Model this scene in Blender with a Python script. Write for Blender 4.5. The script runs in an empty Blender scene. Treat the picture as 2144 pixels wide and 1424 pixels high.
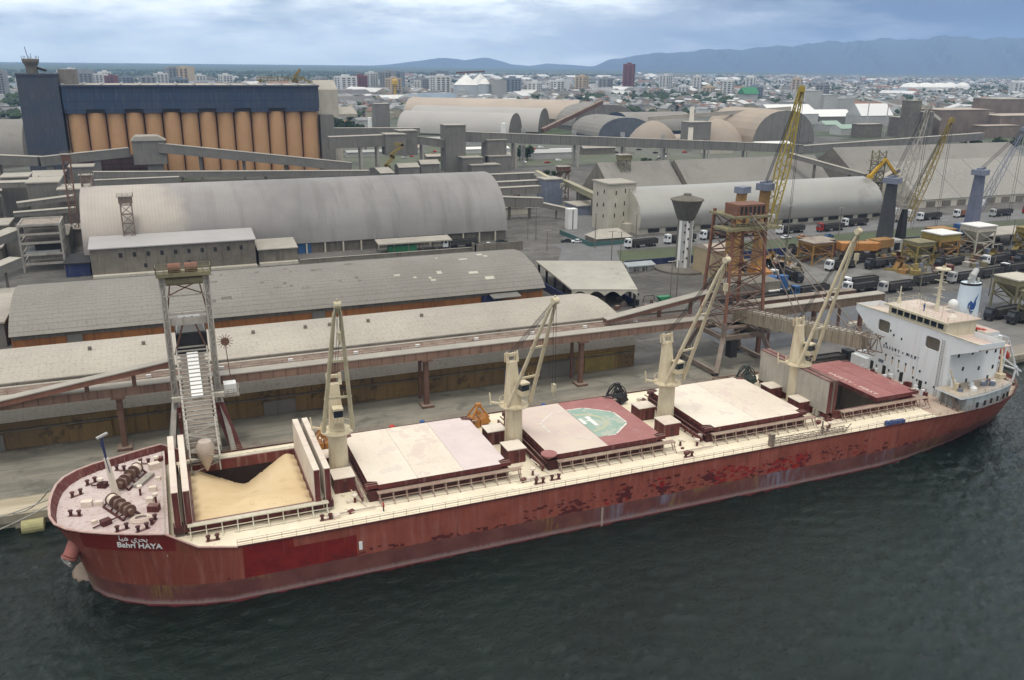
import bpy, math, random
from math import sin, cos, pi, radians, sqrt, atan2, exp
from mathutils import Vector, Matrix
random.seed(7)
sc = bpy.context.scene
COL = sc.collection

# ------------------------------------------------------------------ camera
YAW, PITCH, ROLL = 0.3915, 0.3118, 0.0111
fw = Vector((sin(YAW)*cos(PITCH), cos(YAW)*cos(PITCH), -sin(PITCH)))
r0 = Vector((cos(YAW), -sin(YAW), 0)); u0 = r0.cross(fw)
rt = r0*cos(ROLL) + u0*sin(ROLL); up = -r0*sin(ROLL) + u0*cos(ROLL)
cam = bpy.data.objects.new("camera", bpy.data.cameras.new("camera"))
COL.objects.link(cam); sc.camera = cam
m = Matrix((rt, up, -fw)).transposed().to_4x4(); m.translation = (19.1, -109.9, 72.16)
cam.matrix_world = m
cam.data.sensor_width = 36; cam.data.lens = 36*1796.9/2144
cam.data.clip_start = 1; cam.data.clip_end = 80000

# ------------------------------------------------------------------ world
SUN_EL, SUN_AZ = 72, 205      # degrees; azimuth clockwise from +Y
w = bpy.data.worlds.new("World"); sc.world = w; w.use_nodes = True
nt = w.node_tree; nt.nodes.clear()
def wn(t, **k):
    n = nt.nodes.new(t)
    for a, v in k.items(): setattr(n, a, v)
    return n
def wl(a, b): nt.links.new(a, b)
def wmath(op, a, b=0.0, clamp=False):
    n = wn('ShaderNodeMath', operation=op, use_clamp=clamp)
    for i, v in enumerate((a, b)):
        if isinstance(v, (int, float)): n.inputs[i].default_value = v
        else: wl(v, n.inputs[i])
    return n.outputs[0]
def wmap(v, a, b, c=0.0, d=1.0):
    n = wn('ShaderNodeMapRange', interpolation_type='SMOOTHSTEP'); wl(v, n.inputs[0])
    for i, q in enumerate((a, b, c, d)): n.inputs[i+1].default_value = q
    return n.outputs[0]
def wmix(f, a, b):
    n = wn('ShaderNodeMix', data_type='RGBA')
    for i, v in ((0, f), (6, a), (7, b)):
        if isinstance(v, (int, float)): n.inputs[i].default_value = v
        elif isinstance(v, tuple): n.inputs[i].default_value = (*v, 1)
        else: wl(v, n.inputs[i])
    return n.outputs[2]
sky = wn('ShaderNodeTexSky', sky_type='NISHITA', sun_disc=False)
sky.sun_elevation = radians(SUN_EL); sky.sun_rotation = radians(SUN_AZ); sky.altitude = 70
sky.air_density = 1.0; sky.dust_density = 2.0
geo = wn('ShaderNodeTexCoord'); sep = wn('ShaderNodeSeparateXYZ'); wl(geo.outputs['Generated'], sep.inputs[0])
X_, Y_, Z_ = sep.outputs
az = wmath('ARCTAN2', X_, Y_)                  # radians clockwise from +Y
den = wmath('ADD', wmath('MAXIMUM', Z_, 0.0), 0.07)
cb = wn('ShaderNodeCombineXYZ'); wl(wmath('DIVIDE', X_, den), cb.inputs[0]); wl(wmath('DIVIDE', Y_, den), cb.inputs[1])
no1 = wn('ShaderNodeTexNoise'); no1.inputs['Scale'].default_value = 1.0; no1.inputs['Detail'].default_value = 6; mp1 = wn('ShaderNodeMapping'); mp1.inputs['Scale'].default_value = (4.2, 4.2, 17); mp1.inputs['Location'].default_value = (3.1, 1.7, .4); wl(geo.outputs['Generated'], mp1.inputs[0]); wl(mp1.outputs[0], no1.inputs[0])
no1.inputs['Roughness'].default_value = .62
mp = wn('ShaderNodeMapping'); mp.inputs['Scale'].default_value = (11, 11, 60); wl(geo.outputs['Generated'], mp.inputs[0])
no2 = wn('ShaderNodeTexNoise'); no2.inputs['Scale'].default_value = 1.0; no2.inputs['Detail'].default_value = 4; wl(mp.outputs[0], no2.inputs[0])
c1 = wmap(no1.outputs[0], .40, .62); c2 = wmap(no2.outputs[0], .35, .66)
cl = wmath('ADD', wmath('MULTIPLY', c1, .7), wmath('MULTIPLY', c2, .3))
sc_ = wmath('MULTIPLY', cl, wmap(Z_, .045, .10))
lite = wmix(cl, (.72, .84, .94), (2.25, 2.3, 2.25))           # bright broken overcast on the left
storm = wmix(sc_, (.06, .13, .31), (.46, .57, .70))         # rain-dark bank on the right
side = wmap(wmath('ADD', az, wmath('MULTIPLY', wmath('SUBTRACT', c2, .5), .16)), .36, .86)
side = wmath('MULTIPLY', side, wmap(Z_, .26, .09))
cloud = wmix(side, lite, storm)
glow = wmath('MULTIPLY', wmap(Z_, .055, .0), wmap(az, .62, .28))
cloud = wmix(wmath('MULTIPLY', glow, .75), cloud, (1.35, 1.55, 1.65))
zen = wmix(wmap(Z_, .12, .34), cloud, (1.2, 1.19, 1.14))
K = wn('ShaderNodeVectorMath', operation='SCALE'); wl(zen, K.inputs[0]); K.inputs['Scale'].default_value = 10.0
skymix = wmix(.95, sky.outputs[0], K.outputs[0])
low = wmath('MULTIPLY', wmap(Z_, .45, .12), wmap(Y_, .05, -.35)); skymix = wmix(wmath('MULTIPLY', low, .72), skymix, (3.0, 3.3, 3.6))      # unseen low sky behind the viewer, darkened to dim walls facing the camera
bg = wn('ShaderNodeBackground'); wl(skymix, bg.inputs[0]); bg.inputs[1].default_value = .1
wo = wn('ShaderNodeOutputWorld'); wl(bg.outputs[0], wo.inputs[0])

# ------------------------------------------------------------------ sun (behind thin cloud)
sl = bpy.data.lights.new("sun", 'SUN'); sl.energy = 1.5; sl.angle = radians(14); sl.color = (1, .93, .84)
so = bpy.data.objects.new("sun", sl); COL.objects.link(so)
d = Vector((sin(radians(SUN_AZ))*cos(radians(SUN_EL)), cos(radians(SUN_AZ))*cos(radians(SUN_EL)), sin(radians(SUN_EL))))
so.rotation_euler = d.to_track_quat('Z', 'Y').to_euler(); so.location = (0, -300, 400)
sc.view_settings.view_transform = 'Standard'; sc.view_settings.look = 'None'
sc.view_settings.exposure = 0.0; sc.view_settings.gamma = 1
sc.cycles.volume_bounces = 1; sc.cycles.max_bounces = 6
sc.cycles.diffuse_bounces = 2; sc.cycles.glossy_bounces = 3

# ------------------------------------------------------------------ mesh helper
class MB:
    def __init__(s): s.v = []; s.f = []; s.m = []
    def face(s, pts, mi=0):
        b = len(s.v); s.v += [tuple(p) for p in pts]; s.f.append(tuple(range(b, b+len(pts)))); s.m.append(mi); return s
    def box(s, x0, x1, y0, y1, z0, z1, mi=0, top=None):
        b = len(s.v)
        s.v += [(x0,y0,z0),(x1,y0,z0),(x1,y1,z0),(x0,y1,z0),(x0,y0,z1),(x1,y0,z1),(x1,y1,z1),(x0,y1,z1)]
        for q in ((0,3,2,1),(4,5,6,7),(0,1,5,4),(1,2,6,5),(2,3,7,6),(3,0,4,7)): s.f.append(tuple(b+i for i in q))
        s.m += [mi, mi if top is None else top, mi, mi, mi, mi]; return s
    def cbox(s, cx, cy, z0, sx, sy, sz, a=0, mi=0, top=None):
        b = len(s.v); s.box(-sx/2, sx/2, -sy/2, sy/2, z0, z0+sz, mi, top); c, q = cos(a), sin(a)
        for i in range(b, b+8):
            x, y, z = s.v[i]; s.v[i] = (cx+x*c-y*q, cy+x*q+y*c, z)
        return s
    def bar(s, p0, p1, w, h=None, mi=0, upv=(0, 0, 1)):
        h = h or w; p0, p1 = Vector(p0), Vector(p1); d = (p1-p0)
        if d.length < 1e-6: return s
        d.normalize(); u = Vector(upv)
        if abs(d.dot(u)) > .98: u = Vector((1, 0, 0))
        r = d.cross(u).normalized(); u = r.cross(d).normalized(); b = len(s.v)
        for p in (p0, p1):
            for a, c in ((-1,-1),(1,-1),(1,1),(-1,1)): s.v.append(tuple(p+r*a*w/2+u*c*h/2))
        for q in ((0,3,2,1),(4,5,6,7),(0,1,5,4),(1,2,6,5),(2,3,7,6),(3,0,4,7)): s.f.append(tuple(b+i for i in q))
        s.m += [mi]*6; return s
    def tube(s, p0, p1, ra, rb=None, n=12, mi=0, cap=True):
        rb = ra if rb is None else rb; p0, p1 = Vector(p0), Vector(p1); d = (p1-p0).normalized()
        u = Vector((1, 0, 0)) if abs(d.z) > .9 else Vector((0, 0, 1))
        r = d.cross(u).normalized(); u = r.cross(d); b = len(s.v)
        for p, q in ((p0, ra), (p1, rb)):
            for i in range(n):
                a = 2*pi*i/n; s.v.append(tuple(p+r*cos(a)*q+u*sin(a)*q))
        for i in range(n): s.f.append((b+i, b+(i+1) % n, b+n+(i+1) % n, b+n+i)); s.m.append(mi)
        if cap: s.f += [tuple(b+i for i in reversed(range(n))), tuple(b+n+i for i in range(n))]; s.m += [mi, mi]
        return s
    def lathe(s, cx, cy, prof, n=24, mi=0):
        b = len(s.v); k = len(prof)
        for r, z in prof:
            for i in range(n): s.v.append((cx+r*cos(2*pi*i/n), cy+r*sin(2*pi*i/n), z))
        for j in range(k-1):
            for i in range(n):
                s.f.append((b+j*n+i, b+j*n+(i+1) % n, b+(j+1)*n+(i+1) % n, b+(j+1)*n+i)); s.m.append(mi)
        s.f.append(tuple(b+(k-1)*n+i for i in range(n))); s.m.append(mi); return s
    def prismx(s, prof, x0, x1, mi=0, endmi=None, bottom=True, nx=1):
        n = len(prof); b = len(s.v); endmi = mi if endmi is None else endmi
        for k in range(nx+1):
            x = x0+(x1-x0)*k/nx
            s.v += [(x, y, z) for y, z in prof]
        for k in range(nx):
            for i in range(n if bottom else n-1):
                j = (i+1) % n; s.f.append((b+k*n+i, b+k*n+j, b+(k+1)*n+j, b+(k+1)*n+i)); s.m.append(mi)
        s.f += [tuple(b+i for i in reversed(range(n))), tuple(b+nx*n+i for i in range(n))]; s.m += [endmi, endmi]; return s
    def prismy(s, prof, y0, y1, mi=0, endmi=None):
        b = len(s.v); s.prismx([(p[0], p[1]) for p in prof], y0, y1, mi, endmi)
        for i in range(b, len(s.v)): x, y, z = s.v[i]; s.v[i] = (y, x, z)
        return s
    def prismz(s, poly, z0, z1, mi=0, top=None):
        n = len(poly); b = len(s.v); s.v += [(x, y, z0) for x, y in poly]+[(x, y, z1) for x, y in poly]
        for i in range(n): j = (i+1) % n; s.f.append((b+i, b+j, b+n+j, b+n+i)); s.m.append(mi)
        s.f += [tuple(b+i for i in reversed(range(n))), tuple(b+n+i for i in range(n))]; s.m += [mi, mi if top is None else top]; return s
    def truss(s, p0, p1, wid, hgt, n, t=.15, mi=0, upv=(0, 0, 1), tb=None):
        """lattice box girder from p0 to p1 (both at the girder's axis)"""
        p0, p1 = Vector(p0), Vector(p1); d = (p1-p0); L = d.length; d.normalize(); u = Vector(upv)
        if abs(d.dot(u)) > .95: u = Vector((0, 1, 0))
        r = d.cross(u).normalized(); u = r.cross(d).normalized(); tb = tb or t*.6
        def P(k, a, c, ww=wid, hh=hgt):
            return p0+d*(L*k/n)+r*a*ww/2+u*c*hh/2
        for a, c in ((-1,-1),(1,-1),(1,1),(-1,1)): s.bar(P(0,a,c), P(n,a,c), t, mi=mi)
        for k in range(n):
            for (a, c), (a2, c2) in (((-1,-1),(1,-1)),((1,-1),(1,1)),((1,1),(-1,1)),((-1,1),(-1,-1))):
                if k % 2: a, c, a2, c2 = a2, c2, a, c
                s.bar(P(k,a,c), P(k+1,a2,c2), tb, mi=mi)
                s.bar(P(k,a,c), P(k,a2,c2), tb, mi=mi)
        return s
    def off(s, b, dx, dy, dz=0, a=0):
        c, q = cos(a), sin(a)
        for i in range(b, len(s.v)):
            x, y, z = s.v[i]; s.v[i] = (x*c-y*q+dx, x*q+y*c+dy, z+dz)
        return s
    def build(s, name, mats, parent=None, smooth=False):
        me = bpy.data.meshes.new(name); o = bpy.data.objects.new(name, me); COL.objects.link(o)
        v = s.v
        if parent is not None:
            off = WLOC.get(parent.name, Vector((0, 0, 0))); o.parent = parent
            v = [(x-off.x, y-off.y, z-off.z) for x, y, z in v]; WLOC[o.name] = off
        me.from_pydata(v, [], s.f)
        mats = mats if isinstance(mats, (list, tuple)) else [mats]
        for q in mats: me.materials.append(q)
        me.polygons.foreach_set('material_index', s.m)
        if smooth: me.polygons.foreach_set('use_smooth', [True]*len(s.f))
        me.update()
        if smooth:
            try: me.set_sharp_from_angle(angle=radians(40))
            except Exception: pass
        return o
WLOC = {}
def thing(name, label, cat, loc=(0, 0, 0), group=None, parent=None):
    """an Empty at a thing's base; its parts are authored in world coordinates"""
    o = bpy.data.objects.new(name, None); COL.objects.link(o); o.empty_display_size = .5
    L = Vector(loc)
    if parent is not None:
        o.parent = parent; o.location = L-WLOC[parent.name]
    else: o.location = L
    WLOC[o.name] = L
    if label: tag(o, label, cat, group)
    return o
def tag(o, label, cat, group=None, kind=None):
    o['label'] = label
    if cat: o['category'] = cat
    if group: o['group'] = group
    if kind: o['kind'] = kind
    return o
def struct(o): o['kind'] = 'structure'; return o
def copy_tree(o, parent=None):
    c = o.copy(); COL.objects.link(c); c.parent = parent
    for ch in list(o.children): copy_tree(ch, c)
    return c
def place(src, used, x, y, z, a, label, group, cat=None):
    o = src if not used else copy_tree(src)
    o.location = (x, y, z); o.rotation_euler = (0, 0, a); o['label'] = label; o['group'] = group
    if cat: o['category'] = cat
    return o

# ------------------------------------------------------------------ materials
class NT:
    def __init__(s, name):
        s.mat = bpy.data.materials.new(name); s.mat.use_nodes = True; s.t = s.mat.node_tree; s.t.nodes.clear()
        s.out = s.n('ShaderNodeOutputMaterial'); s.b = s.n('ShaderNodeBsdfPrincipled'); s.t.links.new(s.b.outputs[0], s.out.inputs[0])
        g = s.n('ShaderNodeNewGeometry'); s.pos = g.outputs['Position']; sp = s.n('ShaderNodeSeparateXYZ'); s.l(s.pos, sp.inputs[0])
        s.x, s.y, s.z = sp.outputs
    def n(s, t, **k):
        q = s.t.nodes.new(t)
        for a, v in k.items(): setattr(q, a, v)
        return q
    def l(s, a, b): s.t.links.new(a, b)
    def set(s, sock, v):
        if isinstance(v, (int, float)): sock.default_value = v
        elif isinstance(v, tuple): sock.default_value = (*v, 1) if len(v) == 3 and sock.type == 'RGBA' else v
        else: s.l(v, sock)
    def math(s, op, a, b=0.0, c=None):
        q = s.n('ShaderNodeMath', operation=op); s.set(q.inputs[0], a); s.set(q.inputs[1], b)
        if c is not None: s.set(q.inputs[2], c)
        return q.outputs[0]
    def vec(s, sx, sy, sz):
        q = s.n('ShaderNodeVectorMath', operation='MULTIPLY'); s.l(s.pos, q.inputs[0]); q.inputs[1].default_value = (sx, sy, sz); return q.outputs[0]
    def noise(s, scale=1, detail=3, rough=.55, v=None, dist=0):
        q = s.n('ShaderNodeTexNoise'); q.inputs['Scale'].default_value = scale; q.inputs['Detail'].default_value = detail
        q.inputs['Roughness'].default_value = rough; q.inputs['Distortion'].default_value = dist; s.l(v or s.pos, q.inputs[0]); return q.outputs[0]
    def vor(s, scale=1, v=None, feature='F1', out=0):
        q = s.n('ShaderNodeTexVoronoi', feature=feature); q.inputs['Scale'].default_value = scale; s.l(v or s.pos, q.inputs[0]); return q.outputs[out]
    def mr(s, v, a, b, c=0.0, d=1.0, smooth=True):
        q = s.n('ShaderNodeMapRange', interpolation_type='SMOOTHSTEP' if smooth else 'LINEAR'); s.set(q.inputs[0], v)
        for i, k in enumerate((a, b, c, d)): s.set(q.inputs[i+1], k)
        return q.outputs[0]
    def mix(s, f, a, b, bt='MIX'):
        q = s.n('ShaderNodeMix', data_type='RGBA', blend_type=bt)
        s.set(q.inputs[0], f); s.set(q.inputs[6], a); s.set(q.inputs[7], b); return q.outputs[2]
    def gt(s, v, a, w=.02): return s.mr(v, a-w, a+w)
    def band(s, v, a, b, w=.05): return s.math('MULTIPLY', s.mr(v, a-w, a+w), s.mr(v, b+w, b-w))
    def line(s, v, period, width):
        """1 on thin lines repeating every period metres"""
        q = s.math('FRACT', s.math('DIVIDE', v, period)); h = width/period
        return s.math('LESS_THAN', q, h)
    def bump(s, h, strength=.3, dist=.1):
        q = s.n('ShaderNodeBump'); q.inputs['Strength'].default_value = strength; q.inputs['Distance'].default_value = dist
        s.l(h, q.inputs['Height']); s.l(q.outputs[0], s.b.inputs['Normal'])
    def fin(s, col, rough=.8, metal=0.0, spec=.3):
        s.set(s.b.inputs['Base Color'], col); s.set(s.b.inputs['Roughness'], rough); s.set(s.b.inputs['Metallic'], metal)
        s.b.inputs['Specular IOR Level'].default_value = spec; return s.mat
def mul(c, k): return tuple(min(1, q*k) for q in c)
def mat(name, c, c2=None, sc_=.6, rough=.75, metal=0, streak=0.0, stk=None, dust=0.0, dustc=(.42,.38,.31), lines=(), var=.5, bump=.15, spots=None, rand=0):
    n = NT(name); c2 = c2 or mul(c, .68)
    a = n.noise(sc_, 4, .6); b = n.noise(sc_*.13, 3, .5)
    f = n.math('ADD', n.math('MULTIPLY', n.mr(a, .3, .7), var), n.math('MULTIPLY', n.mr(b, .3, .7), 1-var))
    col = n.mix(f, c2, c)
    if rand:
        oi = n.n('ShaderNodeObjectInfo'); hs = n.n('ShaderNodeHueSaturation'); n.l(col, hs.inputs['Color'])
        n.l(n.mr(oi.outputs['Random'], 0, 1, 1-rand, 1+rand, False), hs.inputs['Value']); col = hs.outputs[0]
    if streak:
        v = n.noise(1.0, 3, .6, v=n.vec(1.3, 1.3, .09)); col = n.mix(n.math('MULTIPLY', n.mr(v, .50, .72), streak), col, stk or mul(c, .35))
    if spots:
        v = n.noise(spots[0], 3, .65); col = n.mix(n.math('MULTIPLY', n.mr(v, spots[1], spots[1]+.06), spots[2]), col, spots[3])
    for ax, per, wid, st in lines:
        src = {'x': n.x, 'y': n.y, 'z': n.z}[ax]; ln = n.line(src, per, wid); col = n.mix(n.math('MULTIPLY', ln, st), col, mul(c, .3))
    if dust:
        g = n.n('ShaderNodeNewGeometry'); s2 = n.n('ShaderNodeSeparateXYZ'); n.l(g.outputs['Normal'], s2.inputs[0])
        v = n.math('MULTIPLY', n.mr(s2.outputs[2], .3, .9), n.mr(n.noise(.35, 4, .6), .25, .6))
        col = n.mix(n.math('MULTIPLY', v, dust), col, dustc)
    if bump: n.bump(a, bump, .2)
    return n.fin(col, rough, metal)
# ------------------------------------------------------------------ shared materials
CREAM = (.60, .55, .40)
m_deck = mat('dusty_deck', (.86,.78,.60), (.70,.62,.47), .25, .85, spots=(.8,.64,.5,(.33,.24,.17)), var=.6)
m_deck2 = mat('fore_deck_paint', (.60,.52,.49), (.46,.35,.33), .35, .85, spots=(1.5,.56,.6,(.36,.24,.20)))
m_maroon = mat('maroon_steel', (.150,.036,.032), (.085,.024,.022), .9, .6, streak=.5, stk=(.28,.20,.16), dust=.35, dustc=(.42,.31,.26))
m_maroond = mat('maroon_steel_dark', (.10,.03,.028), (.05,.018,.018), .9, .6)
m_rail = mat('dusty_rail_paint', (.42,.34,.26), (.27,.17,.14), 1.4, .7)
m_white_rail = mat('pale_rail', (.62,.58,.46), (.45,.40,.30), 1.4, .7)
m_cover = mat('dusty_cover', (.76,.69,.58), (.64,.55,.46), .16, .85, spots=(.3,.54,.45,(.60,.46,.42)), streak=.25, stk=(.50,.42,.33), var=.45)
m_cover_y = mat('dusty_cover_yellow', (.78,.72,.61), (.68,.59,.49), .13, .85, spots=(.25,.55,.45,(.60,.50,.46)), streak=.25, stk=(.52,.44,.34), lines=(('x', 3.7, .06, .12),), var=.45)
m_cover_red = mat('red_cover', (.38,.175,.16), (.28,.105,.10), .3, .7, spots=(.5,.6,.3,(.45,.28,.26)))
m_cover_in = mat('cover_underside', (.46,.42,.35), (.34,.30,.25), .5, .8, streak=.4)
m_crane = mat('cream_crane_paint', (.68,.60,.43), (.55,.47,.32), .6, .55, streak=.42, stk=(.33,.15,.07), spots=(.55,.66,.6,(.36,.13,.06)))
m_crane2 = mat('weathered_jib_paint', (.58,.52,.36), (.42,.37,.25), .8, .6, streak=.3, stk=(.25,.18,.1))
m_dark = mat('dark_steel', (.035,.035,.038), (.02,.02,.02), 1, .6)
m_black = mat('black_rubber', (.015,.015,.016), None, 1, .8)
m_glass = NT('dark_glass').fin((.02,.03,.04), .12, 0, .6)
m_house = mat('white_ship_paint', (.78,.81,.82), (.69,.72,.73), .25, .5, streak=.14, stk=(.42,.30,.20), spots=(.9,.72,.5,(.45,.25,.14)), bump=.05)
m_housec = mat('cream_ship_paint', (.66,.61,.46), (.52,.47,.35), .8, .6, streak=.3, stk=(.35,.2,.1))
m_reddeck = mat('red_oxide_deck', (.52,.38,.34), (.60,.54,.46), .5, .8, spots=(.7,.55,.6,(.55,.50,.42)))
m_rust = mat('rusty_brown_steel', (.20,.115,.085), (.11,.06,.045), .9, .8, streak=.4, dust=.4)
m_rust2 = mat('dusty_purlin_steel', (.25,.20,.165), (.15,.11,.09), .8, .8, streak=.4, dust=.5)
m_pink = mat('faded_red_steel', (.27,.125,.085), (.16,.085,.06), .6, .8, streak=.4)
m_olive = mat('olive_dusty_steel', (.25,.225,.13), (.15,.135,.085), 1.2, .8)
m_yel = mat('crane_yellow', (.34,.255,.07), (.19,.15,.06), .6, .7, streak=.4)
m_oran = mat('machine_orange', (.50,.22,.045), (.32,.14,.045), .8, .55)
m_orang2 = mat('worn_orange_paint', (.40,.225,.07), (.22,.13,.055), .8, .7, streak=.4)
m_blue = mat('machine_blue', (.045,.13,.31), (.03,.085,.20), .8, .5)
m_navy = mat('navy_hoarding', (.022,.035,.12), (.03,.04,.09), .5, .7, streak=.25, stk=(.2,.2,.2), lines=(('x', 3, .15, .5),))
m_grays = mat('grey_crane_steel', (.22,.24,.30), (.13,.15,.20), .5, .6, streak=.2)
m_pale = mat('pale_grey_steel', (.43,.41,.37), (.28,.26,.23), .7, .75, streak=.5, stk=(.18,.12,.08), dust=.3)
m_conc = mat('stained_concrete', (.22,.20,.165), (.125,.112,.095), .3, .9, streak=.55, stk=(.07,.065,.055))
m_concl = mat('pale_render', (.55,.52,.44), (.44,.41,.34), .25, .9, streak=.35, stk=(.25,.23,.18))
m_clad = mat('grey_cladding', (.215,.205,.185), (.155,.148,.135), .15, .75, streak=.35, lines=(('x', 7.5, .5, .55),))
m_clad0 = mat('plain_grey_cladding', (.215,.205,.185), (.15,.143,.13), .15, .75, streak=.4)
m_cladroof = mat('dusty_gallery_roof', (.42,.39,.335), (.31,.288,.25), .3, .85, streak=0)
m_wallA = mat('ochre_warehouse_wall', (.29,.19,.07), (.105,.078,.058), .085, .9, streak=.5, stk=(.05,.038,.03), var=.35, lines=(('x', 6.2, .4, .22),), spots=(.35,.58,.6,(.05,.045,.04)))
m_wallB = mat('orange_brick_wall', (.44,.18,.06), (.27,.115,.05), .2, .9, streak=.45, stk=(.10,.06,.04), lines=(('x', 6.2, .4, .35),))
m_roofA = mat('pale_fibre_roof', (.47,.430,.365), (.33,.300,.255), .12, .9, var=.35, spots=(1.9,.60,.55,(.17,.15,.125)), lines=(('x', 1.1, .16, .10), ('y', 2.3, .12, .18)), streak=.35, stk=(.24,.20,.15), bump=.1)
m_roofB = mat('grey_fibre_roof', (.285,.27,.240), (.205,.192,.168), .10, .9, var=.35, spots=(1.1,.64,.5,(.15,.14,.13)), lines=(('y', 1.45, .15, .5), ('x', 1.1, .14, .10)), streak=.4, stk=(.13,.115,.095), bump=.1)
def roofC():
    n = NT('dusty_barrel_roof'); a = n.noise(.035, 4, .6); b = n.noise(1.0, 4, .6, v=n.vec(.25, .03, .03))
    col = n.mix(n.mr(a, .3, .7), (.215,.207,.200), (.290,.280,.268)); col = n.mix(n.math('MULTIPLY', n.mr(b, .45, .7), .5), col, (.165,.155,.145))
    # pale dust around the roof conveyor at the left end
    dx = n.math('DIVIDE', n.math('SUBTRACT', n.x, 7), 21.0); dz = n.math('DIVIDE', n.math('SUBTRACT', n.z, 19), 13.0)
    dd = n.math('ADD', n.math('MULTIPLY', dx, dx), n.math('MULTIPLY', dz, dz)); dd = n.math('ADD', dd, n.math('MULTIPLY', n.math('SUBTRACT', n.noise(.12, 4), .5), 1.2))
    col = n.mix(n.math('MULTIPLY', n.mr(dd, 1.35, .0), .8), col, (.56,.51,.41)); d2 = n.math('ADD', n.math('MULTIPLY', dx, .25), n.math('MULTIPLY', n.noise(.05, 4), .9)); col = n.mix(n.math('MULTIPLY', n.mr(d2, 1.15, .2), .5), col, (.40,.35,.33))
    for s_, p, wd, k in ((n.x, 1.15, .28, .12), (n.z, 3.1, .1, .10)):
        col = n.mix(n.math('MULTIPLY', n.line(s_, p, wd), k), col, (.14,.13,.13))
    return n.fin(col, .62, .0, .3)
m_roofC = roofC()
m_roofD = mat('galvanised_roof', (.44,.435,.40), (.33,.32,.295), .04, .34, metal=.4, streak=0, lines=(('x', 1.4, .2, .10), ('z', 4.3, .12, .15)), spots=(.06,.58,.4,(.25,.235,.21)))
m_roofE = mat('flat_grey_roof', (.275,.26,.235), (.20,.19,.17), .03, .75, spots=(.08,.58,.4,(.16,.15,.135)), lines=(('x', 1.9, .2, .12),), streak=.3)
m_roofG = mat('long_shed_roof', (.32,.305,.275), (.25,.238,.215), .03, .7, lines=(('x', 26, .7, .6), ('x', 1.9, .2, .12)), streak=.45, stk=(.50,.48,.44))
m_tan = mat('tan_roof', (.46,.39,.32), (.36,.30,.25), .03, .8, lines=(('x', 4, .3, .15),))
m_silo = mat('ochre_silo_render', (.56,.335,.175), (.47,.27,.135), .06, .85, streak=.3, stk=(.34,.19,.10))
m_silob = mat('blue_silo_cladding', (.030,.055,.11), (.048,.062,.09), .08, .6, streak=.4, stk=(.12,.12,.14), lines=(('z', 5.3, .35, .5), ('x', 10.6, .3, .4)))
m_silot = mat('blue_tower_cladding', (.045,.062,.095), (.075,.080,.095), .10, .7, streak=.55, stk=(.13,.12,.13), spots=(.4,.62,.5,(.15,.14,.15)))
m_grey = mat('light_grey_paint', (.45,.45,.44), (.36,.36,.35), .3, .7, rand=.15)
m_grass = mat('mown_grass', (.085,.11,.055), (.075,.08,.055), .3, .95)
m_leafs = mat('tree_foliage', (.045,.075,.025), (.018,.036,.013), .35, .9, var=.6, rand=.25)
m_trunk = mat('bark', (.12,.09,.06), None, 2, .95)
m_grain = mat('soybean_meal', (.76,.62,.40), (.62,.46,.26), .12, .95, spots=(.5,.60,.35,(.50,.36,.19)), bump=.3)
m_text = mat('white_lettering', (.78,.78,.76), (.70,.70,.68), 3, .6)
m_textd = mat('dark_lettering', (.06,.07,.13), None, 3, .6)
m_logo = mat('blue_emblem_paint', (.03,.09,.28), None, 3, .5)
m_red = mat('rescue_red', (.52,.05,.03), (.40,.05,.03), 1, .5)
m_redcab = mat('red_cab', (.38,.03,.025), None, 1, .4)
m_whitecab = mat('white_cab', (.75,.76,.77), (.65,.66,.67), 1, .35)
m_tarp = mat('black_trailer', (.035,.035,.038), (.06,.055,.05), .8, .7, spots=(1.2,.6,.5,(.14,.12,.10)))
m_green = mat('container_green', (.05,.25,.12), None, 1, .6)
m_teal = mat('helipad_green', (.34,.44,.37), (.25,.36,.30), .35, .8, spots=(.4,.50,.6,(.50,.48,.40)))
m_ring = mat('helipad_yellow', (.50,.46,.30), (.38,.44,.33), .9, .75)
m_hwhite = mat('pad_white', (.82,.82,.79), (.66,.64,.60), .6, .75)
m_padw = mat('worn_pad_white', (.80,.78,.74), (.50,.42,.38), 1.3, .8, var=.8)

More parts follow.
